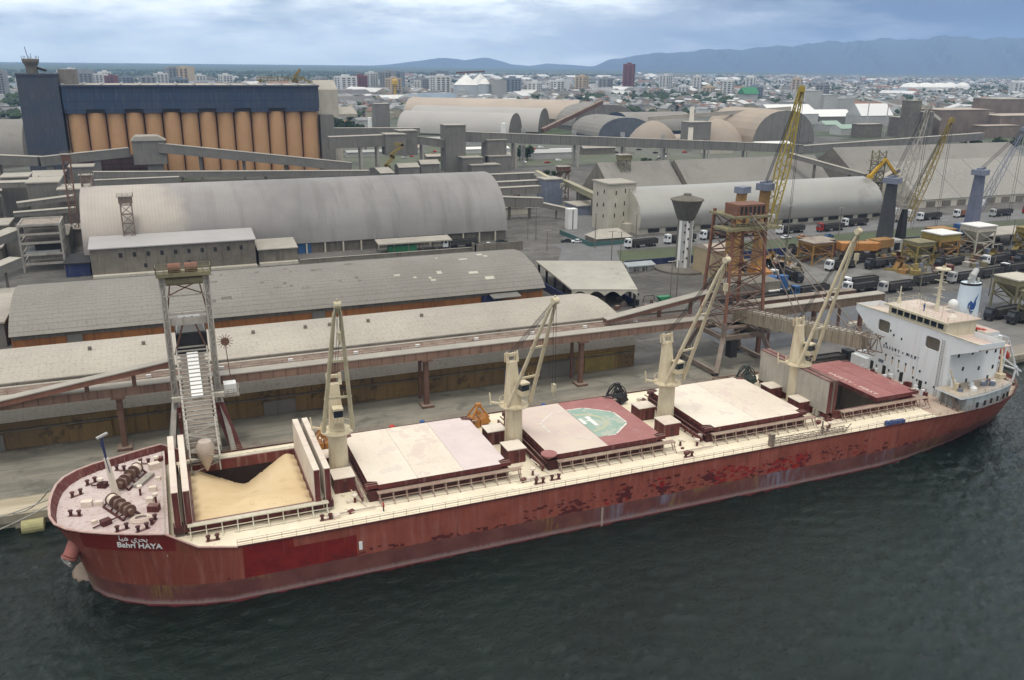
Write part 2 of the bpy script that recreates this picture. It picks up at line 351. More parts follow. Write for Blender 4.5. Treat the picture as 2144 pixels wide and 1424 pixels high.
# ------------------------------------------------------------------ setting
def ground_mat():
    n = NT('port_and_town_ground')
    gray = n.mix(n.mr(n.noise(.05, 5, .6), .3, .7), (.085,.081,.075), (.150,.143,.130))
    gray = n.mix(n.math('MULTIPLY', n.mr(n.noise(.25, 5, .65), .52, .68), .6), gray, (.045,.043,.04))
    strk = n.noise(1.0, 5, .65, v=n.vec(.06, .3, 1)); gray = n.mix(n.math('MULTIPLY', n.mr(strk, .5, .7), .5), gray, (.20,.19,.17))
    # quay apron, dustier and paler towards the edge
    ap = n.mix(n.mr(n.noise(1.0, 5, .65, v=n.vec(.09, .3, 1)), .3, .7), (.175,.165,.135), (.285,.268,.22)); ap = n.mix(n.math('MULTIPLY', n.mr(n.noise(.16, 5, .65), .52, .66), .6), ap, (.10,.095,.08))
    edge = n.mix(n.mr(n.noise(1.0, 4, .6, v=n.vec(.06, .8, 1)), .3, .7), (.36,.31,.22), (.52,.455,.34))
    ap = n.mix(n.mr(n.math('ADD', n.y, n.math('MULTIPLY', n.noise(.1), 2)), 41.5, 40.6), ap, edge)
    for yy in (43.2, 46.0, 52.0): ap = n.mix(n.math('MULTIPLY', n.band(n.y, yy, yy+.2, .05), .4), ap, (.07,.065,.06))
    ap = n.mix(n.math('MULTIPLY', n.mr(n.x, 150, 170), .65), ap, (.14,.14,.145))
    yd = n.math('MULTIPLY', n.band(n.x, 205, 330, 12), n.band(n.y, 100, 160, 4)); gray = n.mix(n.math('MULTIPLY', yd, .6), gray, n.mix(n.mr(n.noise(.12, 5, .65), .35, .65), (.13,.128,.12), (.27,.265,.25)))
    col = n.mix(n.mr(n.y, 60, 62), ap, gray)
    # town: roofs, streets and gardens
    g = n.mix(n.mr(n.noise(.012, 5, .65), .35, .65), (.05,.075,.035), (.095,.115,.06))
    tw = n.mix(n.mr(n.vor(.055), .2, .9), (.15,.147,.135), (.065,.068,.055)); tw = n.mix(n.mr(n.noise(.004, 5, .6), .42, .60), tw, g)
    col = n.mix(n.mr(n.y, 420, 470), col, tw)
    fo = n.mix(n.mr(n.noise(.0015, 6, .65), .35, .65), (.035,.062,.028), (.075,.105,.045))
    fo = n.mix(n.math('MULTIPLY', n.mr(n.noise(.02, 4, .6), .4, .65), .5), fo, (.02,.035,.015))
    far = n.math('ADD', n.y, n.math('MULTIPLY', n.noise(.0007, 3), 1600))
    lim = n.mr(n.x, -200, 2600, 3900, 7600, False)
    col = n.mix(n.mr(n.math('SUBTRACT', far, lim), -250, 350), col, fo)
    n.bump(n.noise(.6, 4, .6), .15, .1)
    return n.fin(col, .9, 0, .2)
m_ground = ground_mat()
def sheet(name, x0, x1, y0, y1, z, mt, kind='structure'):
    o = MB().face([(x0,y0,z),(x1,y0,z),(x1,y1,z),(x0,y1,z)]).build(name, mt); o['kind'] = kind; return o
gm = MB(); gx = [-17500, -6000, -2000, -700]+list(range(-200, 901, 50))+[1500, 3000, 7000, 17500]; gy = [34.2]+list(range(50, 901, 50))+[1500, 3000, 7000, 17500]
for y in gy: gm.v += [(x, y, 2.2) for x in gx]
for j in range(len(gy)-1):
    for i in range(len(gx)-1): p = j*len(gx)+i; gm.f.append((p, p+1, p+len(gx)+1, p+len(gx))); gm.m.append(0)
struct(gm.build('ground', m_ground))
qw = MB(); qw.box(-3000, 3000, 33.4, 34.2, 1.0, 2.35); qw.box(-3000, 3000, 33.9, 34.2, -3, 1.0)
for i in range(-8, 62): qw.box(i*8, i*8+1.2, 33.5, 34.2, -2, 1.0)
struct(qw.build('quay_edge', mat('quay_concrete', (.40,.36,.27), (.26,.23,.18), .4, .9, streak=.5)))
def water_mat():
    n = NT('harbour_water')
    big = n.noise(.012, 4, .6); v = n.vec(1.0, 1.25, 1)
    w1 = n.noise(.42, 6, .66, v=v, dist=.5); w2 = n.noise(2.0, 5, .68, v=v, dist=.5); pat = n.mr(n.noise(.02, 3, .5), .3, .7, .55, 1.0)
    h = n.math('MULTIPLY', n.math('ADD', w1, n.math('MULTIPLY', w2, .55)), pat)
    n.bump(h, 1.0, .42)
    col = n.mix(n.mr(big, .35, .7), (.0012,.0068,.0048), (.0028,.0125,.0095))
    n.b.inputs['IOR'].default_value = 1.36
    return n.fin(col, .03, 0, .5)
from mathutils import noise as mn
wv = MB(); X0w, X1w, Y0w, Y1w, st = -64, 256, -76, 34, .5; nxw, nyw = int((X1w-X0w)/st), int((Y1w-Y0w)/st)
for j in range(nyw+1):
    y = Y0w+j*st
    for i in range(nxw+1):
        x = X0w+i*st; fd_ = min(1, i/16, (nxw-i)/16, j/16)
        h = .22*mn.noise((x*.30+y*.12, y*.46-x*.06, 0))+.26*(.2-abs(mn.noise((x*.52-y*.28, y*.86+x*.13, 5))))+.18*(.2-abs(mn.noise((x*1.0+y*.35, y*1.4-x*.25, 9))))
        h *= .55+.75*abs(mn.noise((x*.03, y*.04, 3)))*1.6; wv.v.append((x, y, h*fd_*1.55-.03))
for j in range(nyw):
    for i in range(nxw): p = j*(nxw+1)+i; wv.f.append((p, p+1, p+nxw+2, p+nxw+1)); wv.m.append(0)
for q in ((-3000,-3000,3000,Y0w),(-3000,Y0w,X0w,34),(X1w,Y0w,3000,34)): wv.face([(q[0],q[1],0),(q[2],q[1],0),(q[2],q[3],0),(q[0],q[3],0)])
struct(wv.build('water', water_mat(), smooth=True))
m_road = mat('road_asphalt', (.185,.185,.185), (.13,.13,.13), .12, .9, spots=(.3,.60,.4,(.25,.245,.235)))
sheet('road', 165, 900, 183, 203, 2.225, m_road); sheet('verge', 176, 900, 165, 181, 2.235, m_grass)
sheet('quay_road', 152, 420, 60.5, 88, 2.225, mat('dark_asphalt', (.125,.13,.14), (.085,.09,.098), .09, .85, spots=(.25,.58,.4,(.19,.19,.19))))
rd = MB(); rd.face([(150,165,2.24),(176,165,2.24),(238,300,2.24),(222,300,2.24)]); struct(rd.build('side_road', m_road))
mk = MB()
for i in range(60): mk.box(170+i*11, 174+i*11, 192.9, 193.1, 2.228, 2.232)
struct(mk.build('road_markings', m_hwhite))
pk = MB(); pk.face([(120,462,2.22),(520,462,2.22),(600,640,2.22),(160,640,2.22)]); struct(pk.build('park', mat('park_grass', (.085,.11,.05), (.15,.147,.135), .045, .95, spots=(.2,.6,.5,(.06,.06,.055)))))
# mountains
def ridge(name, dist, pts, depth, mt, seed=1):
    rnd = random.Random(seed); mb = MB(); n = 160; rows = 7; a0, a1 = pts[0][0], pts[-1][0]; grid = []
    for i in range(n+1):
        a = a0+(a1-a0)*i/n
        for k in range(len(pts)-1):
            if pts[k][0] <= a <= pts[k+1][0]:
                t = (a-pts[k][0])/(pts[k+1][0]-pts[k][0]); h = pts[k][1]*(1-t)+pts[k+1][1]*t; break
        h *= 1+.035*sin(a*1.9+seed)+.025*sin(a*4.3+seed)+.012*sin(a*11+seed); row = []
        for j in range(rows):
            t = j/(rows-1); q = radians(a); R = dist-depth*(1-t)+depth*.07*sin(a*5.1+j*1.7+seed)*(0 < t < 1)
            hh = 2.3+max(0, h)*(t**1.25)*(1+.12*sin(a*6.7+j*2.1)*(0 < t < 1)); row.append((19+R*sin(q), -110+R*cos(q), hh-(.5 if j == 0 else 0)))
        grid.append(row)
    b = 0
    for row in grid: mb.v += row
    for i in range(n):
        for j in range(rows-1): p = i*rows+j; mb.f.append((p, p+rows, p+rows+1, p+1)); mb.m.append(0)
    for i in range(n):   # back slope
        pass
    return struct(mb.build(name, mt, smooth=True))
m_mtn = mat('haze_blue_forest', (.045,.075,.10), (.030,.055,.08), .0012, .95, bump=0)  # forest colour with the blue of distant haze mixed in
A = lambda px: math.degrees(YAW+math.atan((px-1072)/1797/cos(PITCH)*1.0))
K_=.74
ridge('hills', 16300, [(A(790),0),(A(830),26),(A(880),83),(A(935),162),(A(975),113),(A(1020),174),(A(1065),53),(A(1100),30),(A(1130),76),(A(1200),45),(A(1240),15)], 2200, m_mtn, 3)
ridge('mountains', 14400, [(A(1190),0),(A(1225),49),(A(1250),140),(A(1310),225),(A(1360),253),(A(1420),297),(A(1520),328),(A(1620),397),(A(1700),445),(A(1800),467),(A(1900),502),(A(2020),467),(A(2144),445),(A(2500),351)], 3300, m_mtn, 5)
# ================================================================== THE SHIP
CY = 16.13
ship = thing('cargo_ship', 'long red bulk carrier moored at the quay, pale dust over its deck and hatches', 'ship', (90, CY, 0))
RIM = [(.1,0,12.2),(.2,2.5,12.2),(.5,5.1,12.15),(1.3,7.4,12.1),(2.9,9.4,12.05),(5.2,11.0,12.0),(8.3,12.5,11.9),(12.2,14.2,11.9),(15,15.2,11.9),(19,16.0,9.5),(24,16.13,8.5)]
WLN = [(3.4,0),(3.5,1.6),(3.9,3.8),(4.8,6.2),(6.4,8.6),(8.8,10.7),(11.6,12.6),(15.2,14.1),(18.4,15.2),(22.5,16.0),(28,16.13)]
for x in (34,44,56,70,84,98,112,126,140): RIM.append((x,16.13,8.35)); WLN.append((x+1 if x < 40 else x, 16.13 if x < 130 else 15.9))
for (x,h,z),(xw,hw) in [((148,16.13,8.3),(147,15.1)),((154,16.1,8.2),(153,14.0)),((160,16.0,8.15),(158.5,13.0)),((166,15.6,8.1),(164,11.8)),((172,14.6,8.15),(170,10.3)),((178,12.6,8.3),(175,8.9)),((183,9.6,8.5),(180,7.2)),((186.5,6,8.6),(184,4.6)),((188,0,8.7),(186,0))]:
    RIM.append((x,h,z)); WLN.append((xw,hw))
NL = 9
def hull_pt(i, t, side):
    """i = station, t = 0 at the waterline, 1 at the rim"""
    x, h, z = RIM[i]; xw, hw = WLN[i]; e = 1.5 if i < 10 else .75
    k = max(t, 0)**e if t >= 0 else 0
    zz = z*t if t >= 0 else t*3
    return (xw+(x-xw)*k, CY+side*(hw+(h-hw)*k), zz)
hb = MB(); ns = len(RIM)
ts = [-.9, 0, .1, .2, .32, .46, .62, .8, 1]
for side in (-1, 1):
    b = len(hb.v)
    for i in range(ns):
        for t in ts: hb.v.append(hull_pt(i, t, side))
    for i in range(ns-1):
        for j in range(NL-1):
            p = b+i*NL+j; q = (p, p+NL, p+NL+1, p+1); hb.f.append(q if side < 0 else q[::-1]); hb.m.append(0)
def hull_mat():
    n = NT('red_hull_paint')
    top = n.mix(n.mr(n.noise(.22, 4, .6), .3, .7), (.290,.082,.055), (.225,.060,.041))
    top = n.mix(n.math('MULTIPLY', n.mr(n.x, 45, 8), .6), top, (.175,.046,.028))
    top = n.mix(n.math('MULTIPLY', n.mr(n.noise(1.0, 4, .6, v=n.vec(1.1, 1.1, .12)), .45, .75), .5), top, (.35,.15,.125))
    top = n.mix(n.math('MULTIPLY', n.mr(n.noise(1.0, 3, .6, v=n.vec(.7, .7, .07)), .55, .7), .45), top, (.11,.032,.03))
    # fresh paint block and name patch near the bow
    wob = n.math('MULTIPLY', n.math('SUBTRACT', n.noise(.6, 3), .5), .8)
    zb = n.math('ADD', n.z, wob)
    blk = n.math('MULTIPLY', n.band(n.x, 24.6, 40.4, .03), n.math('MULTIPLY', n.mr(zb, 3.2, 3.3), n.mr(n.math('ADD', n.z, n.math('MULTIPLY', n.math('GREATER_THAN', n.x, 31.5), 1.7)), 8.6, 8.5)))
    top = n.mix(blk, top, n.mix(n.mr(n.noise(.5, 5, .65), .3, .7), (.215,.022,.020), (.150,.014,.014)))
    nm = n.math('MULTIPLY', n.band(n.x, 4.5, 16.2, .1), n.mr(n.math('ADD', n.z, n.math('MULTIPLY', wob, .3)), 9.0, 9.15)); top = n.mix(n.math('MULTIPLY', nm, .8), top, (.16,.012,.012))
    # scraped patches above the boot line
    cell = n.n('ShaderNodeTexVoronoi', feature='F1', distance='CHEBYCHEV'); cell.inputs['Scale'].default_value = 1
    n.l(n.vec(1.15, 0, 2.5), cell.inputs[0]); cs = n.n('ShaderNodeSeparateColor'); n.l(cell.outputs['Color'], cs.inputs[0]); cr, cg, cb_ = cs.outputs
    zone = n.math('MULTIPLY', n.mr(n.math('ABSOLUTE', n.math('SUBTRACT', n.z, 4.6)), 2.6, .4), n.math('MULTIPLY', n.mr(n.x, 58, 82), n.mr(n.x, 150, 118)))
    zone2 = n.math('MULTIPLY', n.mr(n.math('ABSOLUTE', n.math('SUBTRACT', n.z, 3.6)), .9, .1), n.mr(n.x, 20, 28))
    dens = n.math('MAXIMUM', n.math('MULTIPLY', zone, .62), n.math('MULTIPLY', zone2, .5))
    dens = n.math('MULTIPLY', dens, n.mr(n.noise(.22, 5, .65), .40, .60))
    top = n.mix(n.math('LESS_THAN', cr, dens), top, (.095,.022,.022))
    red = n.math('MULTIPLY', n.math('MULTIPLY', zone, .5), n.math('MULTIPLY', n.mr(n.noise(.11, 3, .6), .48, .62), n.mr(n.x, 78, 96)))
    top = n.mix(n.math('LESS_THAN', cg, red), top, (.26,.018,.018))
    # boot top: darker antifouling with blue-grey washes and rust
    bt = n.mix(n.mr(n.noise(.3, 4, .6), .3, .7), (.115,.043,.038), (.165,.066,.056))
    fine = n.noise(1.0, 4, .65, v=n.vec(1.7, 1.7, .18))
    bz = n.math('MAXIMUM', n.band(n.x, 82, 96, 5), n.band(n.x, 112, 142, 6))
    bt = n.mix(n.math('MULTIPLY', n.math('MULTIPLY', n.math('MULTIPLY', bz, n.mr(n.noise(.16, 3, .6), .40, .62)), n.mr(fine, .36, .66)), .75), bt, (.21,.22,.29))
    ru = n.math('MULTIPLY', n.mr(n.noise(.12, 3, .6), .56, .66), n.mr(fine, .4, .6)); bt = n.mix(n.math('MULTIPLY', ru, .65), bt, (.24,.15,.05))
    bt = n.mix(n.math('MULTIPLY', n.mr(n.math('ADD', n.z, n.math('MULTIPLY', fine, .8)), 1.55, .75), .65), bt, (.33,.25,.235))
    bt = n.mix(n.mr(n.z, .28, .16), bt, (.16,.03,.035))
    tip = n.mr(n.x, 6.5, 2.0); bt = n.mix(n.math('MULTIPLY', tip, n.math('MULTIPLY', n.mr(n.z, 3.2, 1.4), .8)), bt, (.25,.20,.14))
    lim = n.math('ADD', 3.35, n.math('MULTIPLY', n.math('SUBTRACT', n.noise(.9, 3), .5), .25))
    col = n.mix(n.math('LESS_THAN', n.z, lim), top, bt)
    draft = n.math('MULTIPLY', n.band(n.x, 80.6, 81.0, .05), n.mr(n.z, 3.4, 3.2)); col = n.mix(n.math('MULTIPLY', draft, .6), col, (.45,.40,.33))
    drip = n.math('MULTIPLY', n.mr(n.noise(1.0, 2, .5, v=n.vec(2.6, 2.6, .04)), .60, .68), n.mr(n.math('ADD', n.z, n.math('MULTIPLY', n.noise(.5, 2), 5)), 6.5, 10.0)); col = n.mix(n.math('MULTIPLY', drip, .55), col, (.17,.065,.03))
    plates = n.math('MAXIMUM', n.line(n.x, 11.5, .12), n.line(n.z, 2.6, .06)); col = n.mix(n.math('MULTIPLY', plates, .18), col, (.04,.012,.012))
    h = n.math('ADD', n.noise(.35, 3), n.math('MULTIPLY', n.noise(2.5, 3), .15)); n.bump(h, .25, .3)
    return n.fin(col, .5, 0, .35)
m_hull = hull_mat()
hb.build('hull', m_hull, ship, smooth=True)
bulb = MB(); prof = []
for k in range(9):
    a = k/8*pi; 
    prof.append((2.6-4.6*sin(a*.5+.0) if False else 0, 0))
b = len(bulb.v); nn, kk = 18, 10
for j in range(kk+1):
    t = j/kk; x = 1.1+9*t**1.6; r = sqrt(max(0, 1-(1-min(t*1.5, 1))**2))
    for i in range(nn): a = 2*pi*i/nn; bulb.v.append((x, CY+r*cos(a)*(3.4+3.2*t), -1.25+r*sin(a)*2.3))
for j in range(kk):
    for i in range(nn): bulb.f.append((b+j*nn+i, b+(j+1)*nn+i, b+(j+1)*nn+(i+1) % nn, b+j*nn+(i+1) % nn)); bulb.m.append(0)
bulb.build('bulbous_bow', m_hull, ship, smooth=True)

# decks -------------------------------------------------------------
def outline(i0, i1, z, inset=.25):
    """polygon between stations i0..i1 at height z"""
    near, far = [], []
    for i in range(i0, i1+1):
        x, h, zr = RIM[i]; t = min(1, z/zr); p = hull_pt(i, t, -1); q = hull_pt(i, t, 1)
        dy = inset if h > 1 else 0
        near.append((p[0], p[1]+dy)); far.append((q[0], q[1]-dy))
    return near, far
def strip_deck(mb, i0, i1, z, xa=None, xb=None):
    n_, f_ = outline(i0, i1, z)
    for k in range(len(n_)-1): mb.face([(*n_[k], z), (*n_[k+1], z), (*f_[k+1], z), (*f_[k], z)])
fd = MB(); strip_deck(fd, 0, 8, 10.75); fd.build('forecastle_deck', m_deck2, ship)
bh = MB(); bh.box(14.95, 15.15, 1.4, 30.9, 8.2, 10.8, 0); bh.build('forecastle_bulkhead', m_cover_in, ship)
dk = MB(); Z = 8.25
def dstrip(x0, x1, y0, y1): dk.face([(x0,y0,Z),(x1,y0,Z),(x1,y1,Z),(x0,y1,Z)])
H1, H5 = (19.0, 35.6), (133.2, 153.6)
HY0, HY1 = 6.6, 25.9
def half_at(x, z):
    def P(i): x_, h, zr = RIM[i]; return hull_pt(i, min(1, z/zr), -1)
    for i in range(len(RIM)-1):
        a, c = P(i), P(i+1)
        if a[0] <= x <= c[0]: t = (x-a[0])/(c[0]-a[0]); return CY-(a[1]*(1-t)+c[1]*t)
    return 16.1
for k_ in range(9):
    xa, xb = 15.2+k_*1.0, 16.2+k_*1.0
    if k_ == 8: xb = 24
    ha, hc_ = half_at(xa, Z)-.1, half_at(xb, Z)-.1
    if xb <= 19.2: dk.face([(xa, CY-ha, Z), (xb, CY-hc_, Z), (xb, CY+hc_, Z), (xa, CY+ha, Z)])
    else: dk.face([(xa, CY-ha, Z), (xb, CY-hc_, Z), (xb, HY0, Z), (xa, HY0, Z)]); dk.face([(xa, HY1, Z), (xb, HY1, Z), (xb, CY+hc_, Z), (xa, CY+ha, Z)])
dstrip(24, 140, .08, HY0); dstrip(24, 140, HY1, 32.18); dstrip(35.6, 133.2, HY0, HY1); dstrip(140, 153.6, HY1, 32.0); dstrip(140, 153.6, .3, HY0)
n_, f_ = outline(20, 28, Z-.15)
dk.build('main_deck', m_deck, ship)
ad = MB(); pts = [(153.6, 32.1)]+[(153.6, .2)]
n_, f_ = outline(21, ns-1, 8.0, .15)
nn_ = [(153.6, .22)]+n_; ff_ = [(153.6, 32.0)]+f_
for k in range(len(nn_)-1): ad.face([(*nn_[k], 8.0 if k else Z), (*nn_[k+1], 8.0), (*ff_[k+1], 8.0), (*ff_[k], 8.0 if k else Z)])
ad.build('aft_deck', mat('aft_deck_paint', (.52,.44,.34), (.40,.27,.23), .4, .85, spots=(1, .6, .5, (.3,.15,.12))), ship)
# bulwark around the forecastle: inner skin with stays, cap rail
bw = MB(); cap = MB()
for side in (-1, 1):
    for i in range(0, 10):
        p0, p1 = hull_pt(i, 1, side), hull_pt(i+1, 1, side)
        zb0, zb1 = (10.7, 10.7) if i < 8 else (8.3, 8.3)
        w0, w1 = hull_pt(i, zb0/RIM[i][2], side), hull_pt(i+1, min(1, zb1/RIM[i+1][2]), side)
        q0, q1 = (w0[0]+.15, w0[1]-side*.15, zb0), (w1[0]+.15, w1[1]-side*.15, zb1)
        fc = [(p0[0]+.1, p0[1]-side*.1, p0[2]), (p1[0]+.1, p1[1]-side*.1, p1[2]), q1, q0]
        bw.face(fc if side < 0 else fc[::-1]); cap.bar(p0, p1, .34, .12)
        if i < 8:
            for k in range(3):
                t = k/3; a = Vector(p0)*(1-t)+Vector(p1)*t; inn = Vector((8-a.x, CY-a.y, 0)).normalized()
                bw.bar((a.x, a.y, 11.8), (a.x+inn.x*.75, a.y+inn.y*.75, 10.75), .12, .12)
bw.build('bulwark', m_maroon, ship); cap.build('bulwark_rail', mat('dusty_red_rail', (.52,.40,.35), (.38,.22,.19), 1, .7), ship)
# gunwale lip and deck railing on the near side
gl = MB()
for side in (-1, 1):
    for i in range(10, ns-1):
        gl.bar(hull_pt(i, 1.0, side), hull_pt(i+1, 1.0, side), .22, .16)
gl.build('gunwale', m_maroond, ship)
rl = MB()
def rail_run(mb, pts, h=1.1, step=2.0, t=.045, rails=3):
    for a, c in zip(pts, pts[1:]):
        a, c = Vector(a), Vector(c); n = max(1, int((c-a).length/step))
        for k in range(n+1):
            p = a.lerp(c, k/n); mb.bar(p, p+Vector((0, 0, h)), t)
        for r in range(rails): z = Vector((0, 0, h*(r+1)/rails)); mb.bar(a+z, c+z, t*.8)
near = [(24, .25, 8.3), (56, .15, 8.3), (98, .15, 8.3), (140, .15, 8.3), (150, .2, 8.2), (158, .35, 8.1)]
rail_run(rl, near); rail_run(rl, [(24, 32, 8.3), (60, 32, 8.3), (157, 31.9, 8.2)])
n2 = [(x+0, CY-h+.3, z) for x, h, z in RIM[22:]]; rail_run(rl, [(p[0], p[1], 8.1) for p in n2])
rl.build('deck_railing', m_rail, ship)

# anchor bolster, anchor, name -----------------------------------------
ab = MB(); ab.tube((4.4, 9.9, 9.9), (2.5, 8.5, 6.9), 1.25, .95, 20); ab.tube((2.5, 8.5, 6.9), (2.36, 8.42, 6.65), 1.08, 1.08, 20)
ab.build('anchor_bolster', mat('bolster_red', (.34,.13,.105), (.25,.085,.07), .5, .6), ship, smooth=True)
an = MB(); an.bar((2.4, 8.4, 6.8), (2.15, 8.2, 6.0), .3); an.bar((1.7, 8.9, 6.1), (2.6, 7.5, 6.0), .3); an.bar((1.7, 8.9, 6.1), (1.4, 9.1, 6.7), .22); an.bar((2.6, 7.5, 6.0), (2.5, 7.2, 6.6), .22)
an.build('anchor', m_pale, ship)
def text_mesh(body, size=1.0, extrude=0.02, font=None, spacing=1.0, bold=0.0):
    cu = bpy.data.curves.new('t', 'FONT'); cu.body = body; cu.size = size; cu.extrude = extrude; cu.align_x = 'LEFT'; cu.space_character = spacing; cu.resolution_u = 3; cu.offset = bold
    if font: cu.font = font
    o = bpy.data.objects.new('t', cu); COL.objects.link(o); dg = bpy.context.evaluated_depsgraph_get(); dg.update()
    me = bpy.data.meshes.new_from_object(o.evaluated_get(dg)); bpy.data.objects.remove(o)
    vs = [tuple(v.co) for v in me.vertices]; fs = [tuple(p.vertices) for p in me.polygons]; bpy.data.meshes.remove(me)
    if vs:
        a, c = min(v[0] for v in vs), max(v[0] for v in vs); vs = [(v[0]-a, v[1], v[2]) for v in vs]; return vs, fs, c-a
    return vs, fs, 0
def add_text(name, body, fn, mt, parent, width, size=1.0, **k):
    vs, fs, L = text_mesh(body, size, **k)
    if not vs: return None
    s = width/L; mb = MB(); mb.v = [fn(v[0]*s, v[1]*s, v[2]) for v in vs]; mb.f = fs; mb.m = [0]*len(fs); return mb.build(name, mt, parent)
def on_hull(x, z, out):
    """point on the near bow side at ship length x, height z, pushed outward"""
    def P(i): x_, h, zr = RIM[i]; return Vector(hull_pt(i, z/zr, -1))
    for i in range(0, 12):
        a, c = P(i), P(i+1)
        if a.x <= x <= c.x:
            t = (x-a.x)/(c.x-a.x); p = a.lerp(c, t); d = (c-a).normalized(); nrm = Vector((d.y, -d.x, 0)); return p+nrm*out
    return Vector((x, .0, z))
add_text('name_lettering', 'Bahri HAYA', lambda u, v, w: tuple(on_hull(9.0+u*.97, 9.75+v-u*.04, .06+w)), m_text, ship, 5.7, extrude=.03, bold=.022)
def arab(u, v, w): return tuple(on_hull(9.3+u*.9, 10.85+v-u*.04, .06+w))
fp = None
try:
    import os
    fp = None
except Exception: pass
add_text('arabic_lettering', '\uFE8E\uFEF4\uFEEB \uFEF1\uFEAE\uFEA4\uFE91', arab, m_text, ship, 3.9, extrude=.03)
add_text('owner_lettering', '\u25CF\u2014\u25CF\u2014', lambda u, v, w: tuple(on_hull(4.6+u*.9, 11.3+v, .05+w)), m_text, ship, 1.6) if False else None
mk = MB()
for dx, hh in ((40.7, 1.35),): mk.box(dx, dx+.5, -.06, .05, 4.3, 4.3+hh)
mk.build('hull_mark', m_hwhite, ship)

# hatches ------------------------------------------------------------
HX = [(19.0, 35.6), (44.2, 66.4), (74.2, 95.4), (105.0, 126.0), (133.2, 153.6)]
HL = [(17.9, 37.6), (45.0, 68.6), (75.2, 97.6), (105.4, 128.2), (134.6, 156.2)]
ZT = 10.0
for k, ((x0, x1), (l0, l1)) in enumerate(zip(HX, HL)):
    hc = thing('hatch_coaming', None, None, (x0, HY0, Z), parent=ship)
    c = MB(); t = .35
    zb_ = 2.6 if k in (0, 4) else Z
    c.box(x0-t, x1+t, HY0-t, HY0, Z, ZT); c.box(x0-t, x1+t, HY1, HY1+t, Z, ZT)
    c.box(x0-t, x0, HY0, HY1, Z, ZT); c.box(x1, x1+t, HY0, HY1, Z, ZT)
    c.build('coaming_wall', m_maroon if k in (0, 4) else m_maroond, hc)
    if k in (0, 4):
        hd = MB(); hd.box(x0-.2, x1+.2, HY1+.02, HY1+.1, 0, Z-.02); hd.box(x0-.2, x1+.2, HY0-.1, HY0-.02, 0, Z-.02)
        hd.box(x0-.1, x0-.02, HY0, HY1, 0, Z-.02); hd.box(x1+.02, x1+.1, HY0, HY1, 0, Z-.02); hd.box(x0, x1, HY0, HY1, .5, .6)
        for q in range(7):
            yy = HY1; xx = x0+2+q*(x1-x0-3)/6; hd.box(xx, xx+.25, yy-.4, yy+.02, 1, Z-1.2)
        hd.build('hold_lining', m_cover_in if k == 4 else mat('shaded_hold_lining', (.030,.017,.016), (.015,.010,.010), .5, .9), hc)  # forward lining near black: the deep hold's shade is put into its colour
    r = MB(); n = int((l1-l0)/2.1)
    for sy, y0 in ((-1, HY0-.35), (1, HY1+.35)):
        yo = y0+sy*1.0
        r.box(l0, l1, min(y0, yo)-.02, max(y0, yo)+.02, ZT-.16, ZT-.02)
        r.bar((l0, yo+sy*.15, 9.15), (l1, yo+sy*.15, 9.15), .12, .1)
        for i in range(n+1):
            x = l0+.3+(l1-l0-.6)*i/n
            r.bar((x, yo, ZT-.1), (x, yo+sy*.1, 9.1), .14, .14); r.bar((x, yo+sy*.1, 9.15), (x, yo+sy*1.0, Z), .16, .14)
            r.bar((x, y0, ZT-.3), (x, y0+sy*.9, Z+.1), .1, .2)
        r.build('coaming_stays', m_white_rail if k == 0 else m_rail, hc); r = MB()
    br = MB(); br.bar((x0-1.4, HY0-.6, 9.1), (x0-1.4, HY1+.6, 9.1), .3, .7); br.bar((x0-.9, HY0-.8, ZT-.1), (x0-.9, HY1+.8, ZT-.1), .18, .15)
    for q in range(9): br.bar((x0-1.4, HY0+q*2.4, Z), (x0-1.4, HY0+q*2.4, 9.3), .2, .2); br.bar((x0-.9, HY0+q*2.4, ZT-.1), (x0-.3, HY0+q*2.4, ZT-.4), .12, .12)
    br.build('end_walkway', m_maroon, hc)
def cover_leaf(name, x0, x1, z, mt, flush=(0, 0), lab=None):
    """a closed folding leaf with hinge lugs at one end"""
    p = thing(name, None, None, (x0, HY0, z), parent=ship)
    y0, y1 = HY0-.45, HY1+.45; c = MB()
    if flush[0]: poly = [(x0+1.3, y0), (x1, y0), (x1, y1), (x0+1.3, y1), (x0+1.3, y1-1.2), (x0, y1-1.7), (x0, y0+1.7), (x0+1.3, y0+1.2)]
    elif flush[1]: poly = [(x0, y0), (x1-1.3, y0), (x1-1.3, y0+1.2), (x1, y0+1.7), (x1, y1-1.7), (x1-1.3, y1-1.2), (x1-1.3, y1), (x0, y1)]
    else: poly = [(x0, y0), (x1, y0), (x1, y1), (x0, y1)]
    c.prismz(poly, z, z+.85, 1, 0); c.build('leaf_plate', [mt, m_maroon], p)
    for yy in (y0+.35, y0+1.0, y1-1.0, y1-.35):
        for xx, f in ((x0+1.3, flush[0]), (x1-1.3, flush[1])):
            if f: lg = MB(); s_ = -1 if xx < (x0+x1)/2 else 1; lg.box(min(xx, xx+s_*1.9), max(xx, xx+s_*1.9), yy-.13, yy+.13, z+.15, z+.8); lg.build('hinge_lug', m_maroon, p)
    if lab: p['label'] = lab
    return p
ZC = 10.15
def hatch(k, mts):
    x0, x1 = HX[k][0]-.2, HX[k][1]+.2; w_ = (x1-x0)/len(mts)
    for i, mt in enumerate(mts):
        cover_leaf('hatch_cover', x0+i*w_+.015, x0+(i+1)*w_-.015, ZC, mt, (i == 0, i == len(mts)-1))
m_cw, m_cl = m_cover, mat('lilac_dusty_cover', (.70,.61,.58), (.60,.50,.49), .3, .85, spots=(.8,.6,.4,(.72,.66,.56)))
hatch(1, [m_cover_y, m_cw, m_cl]); hatch(3, [m_cover_y, m_cw])
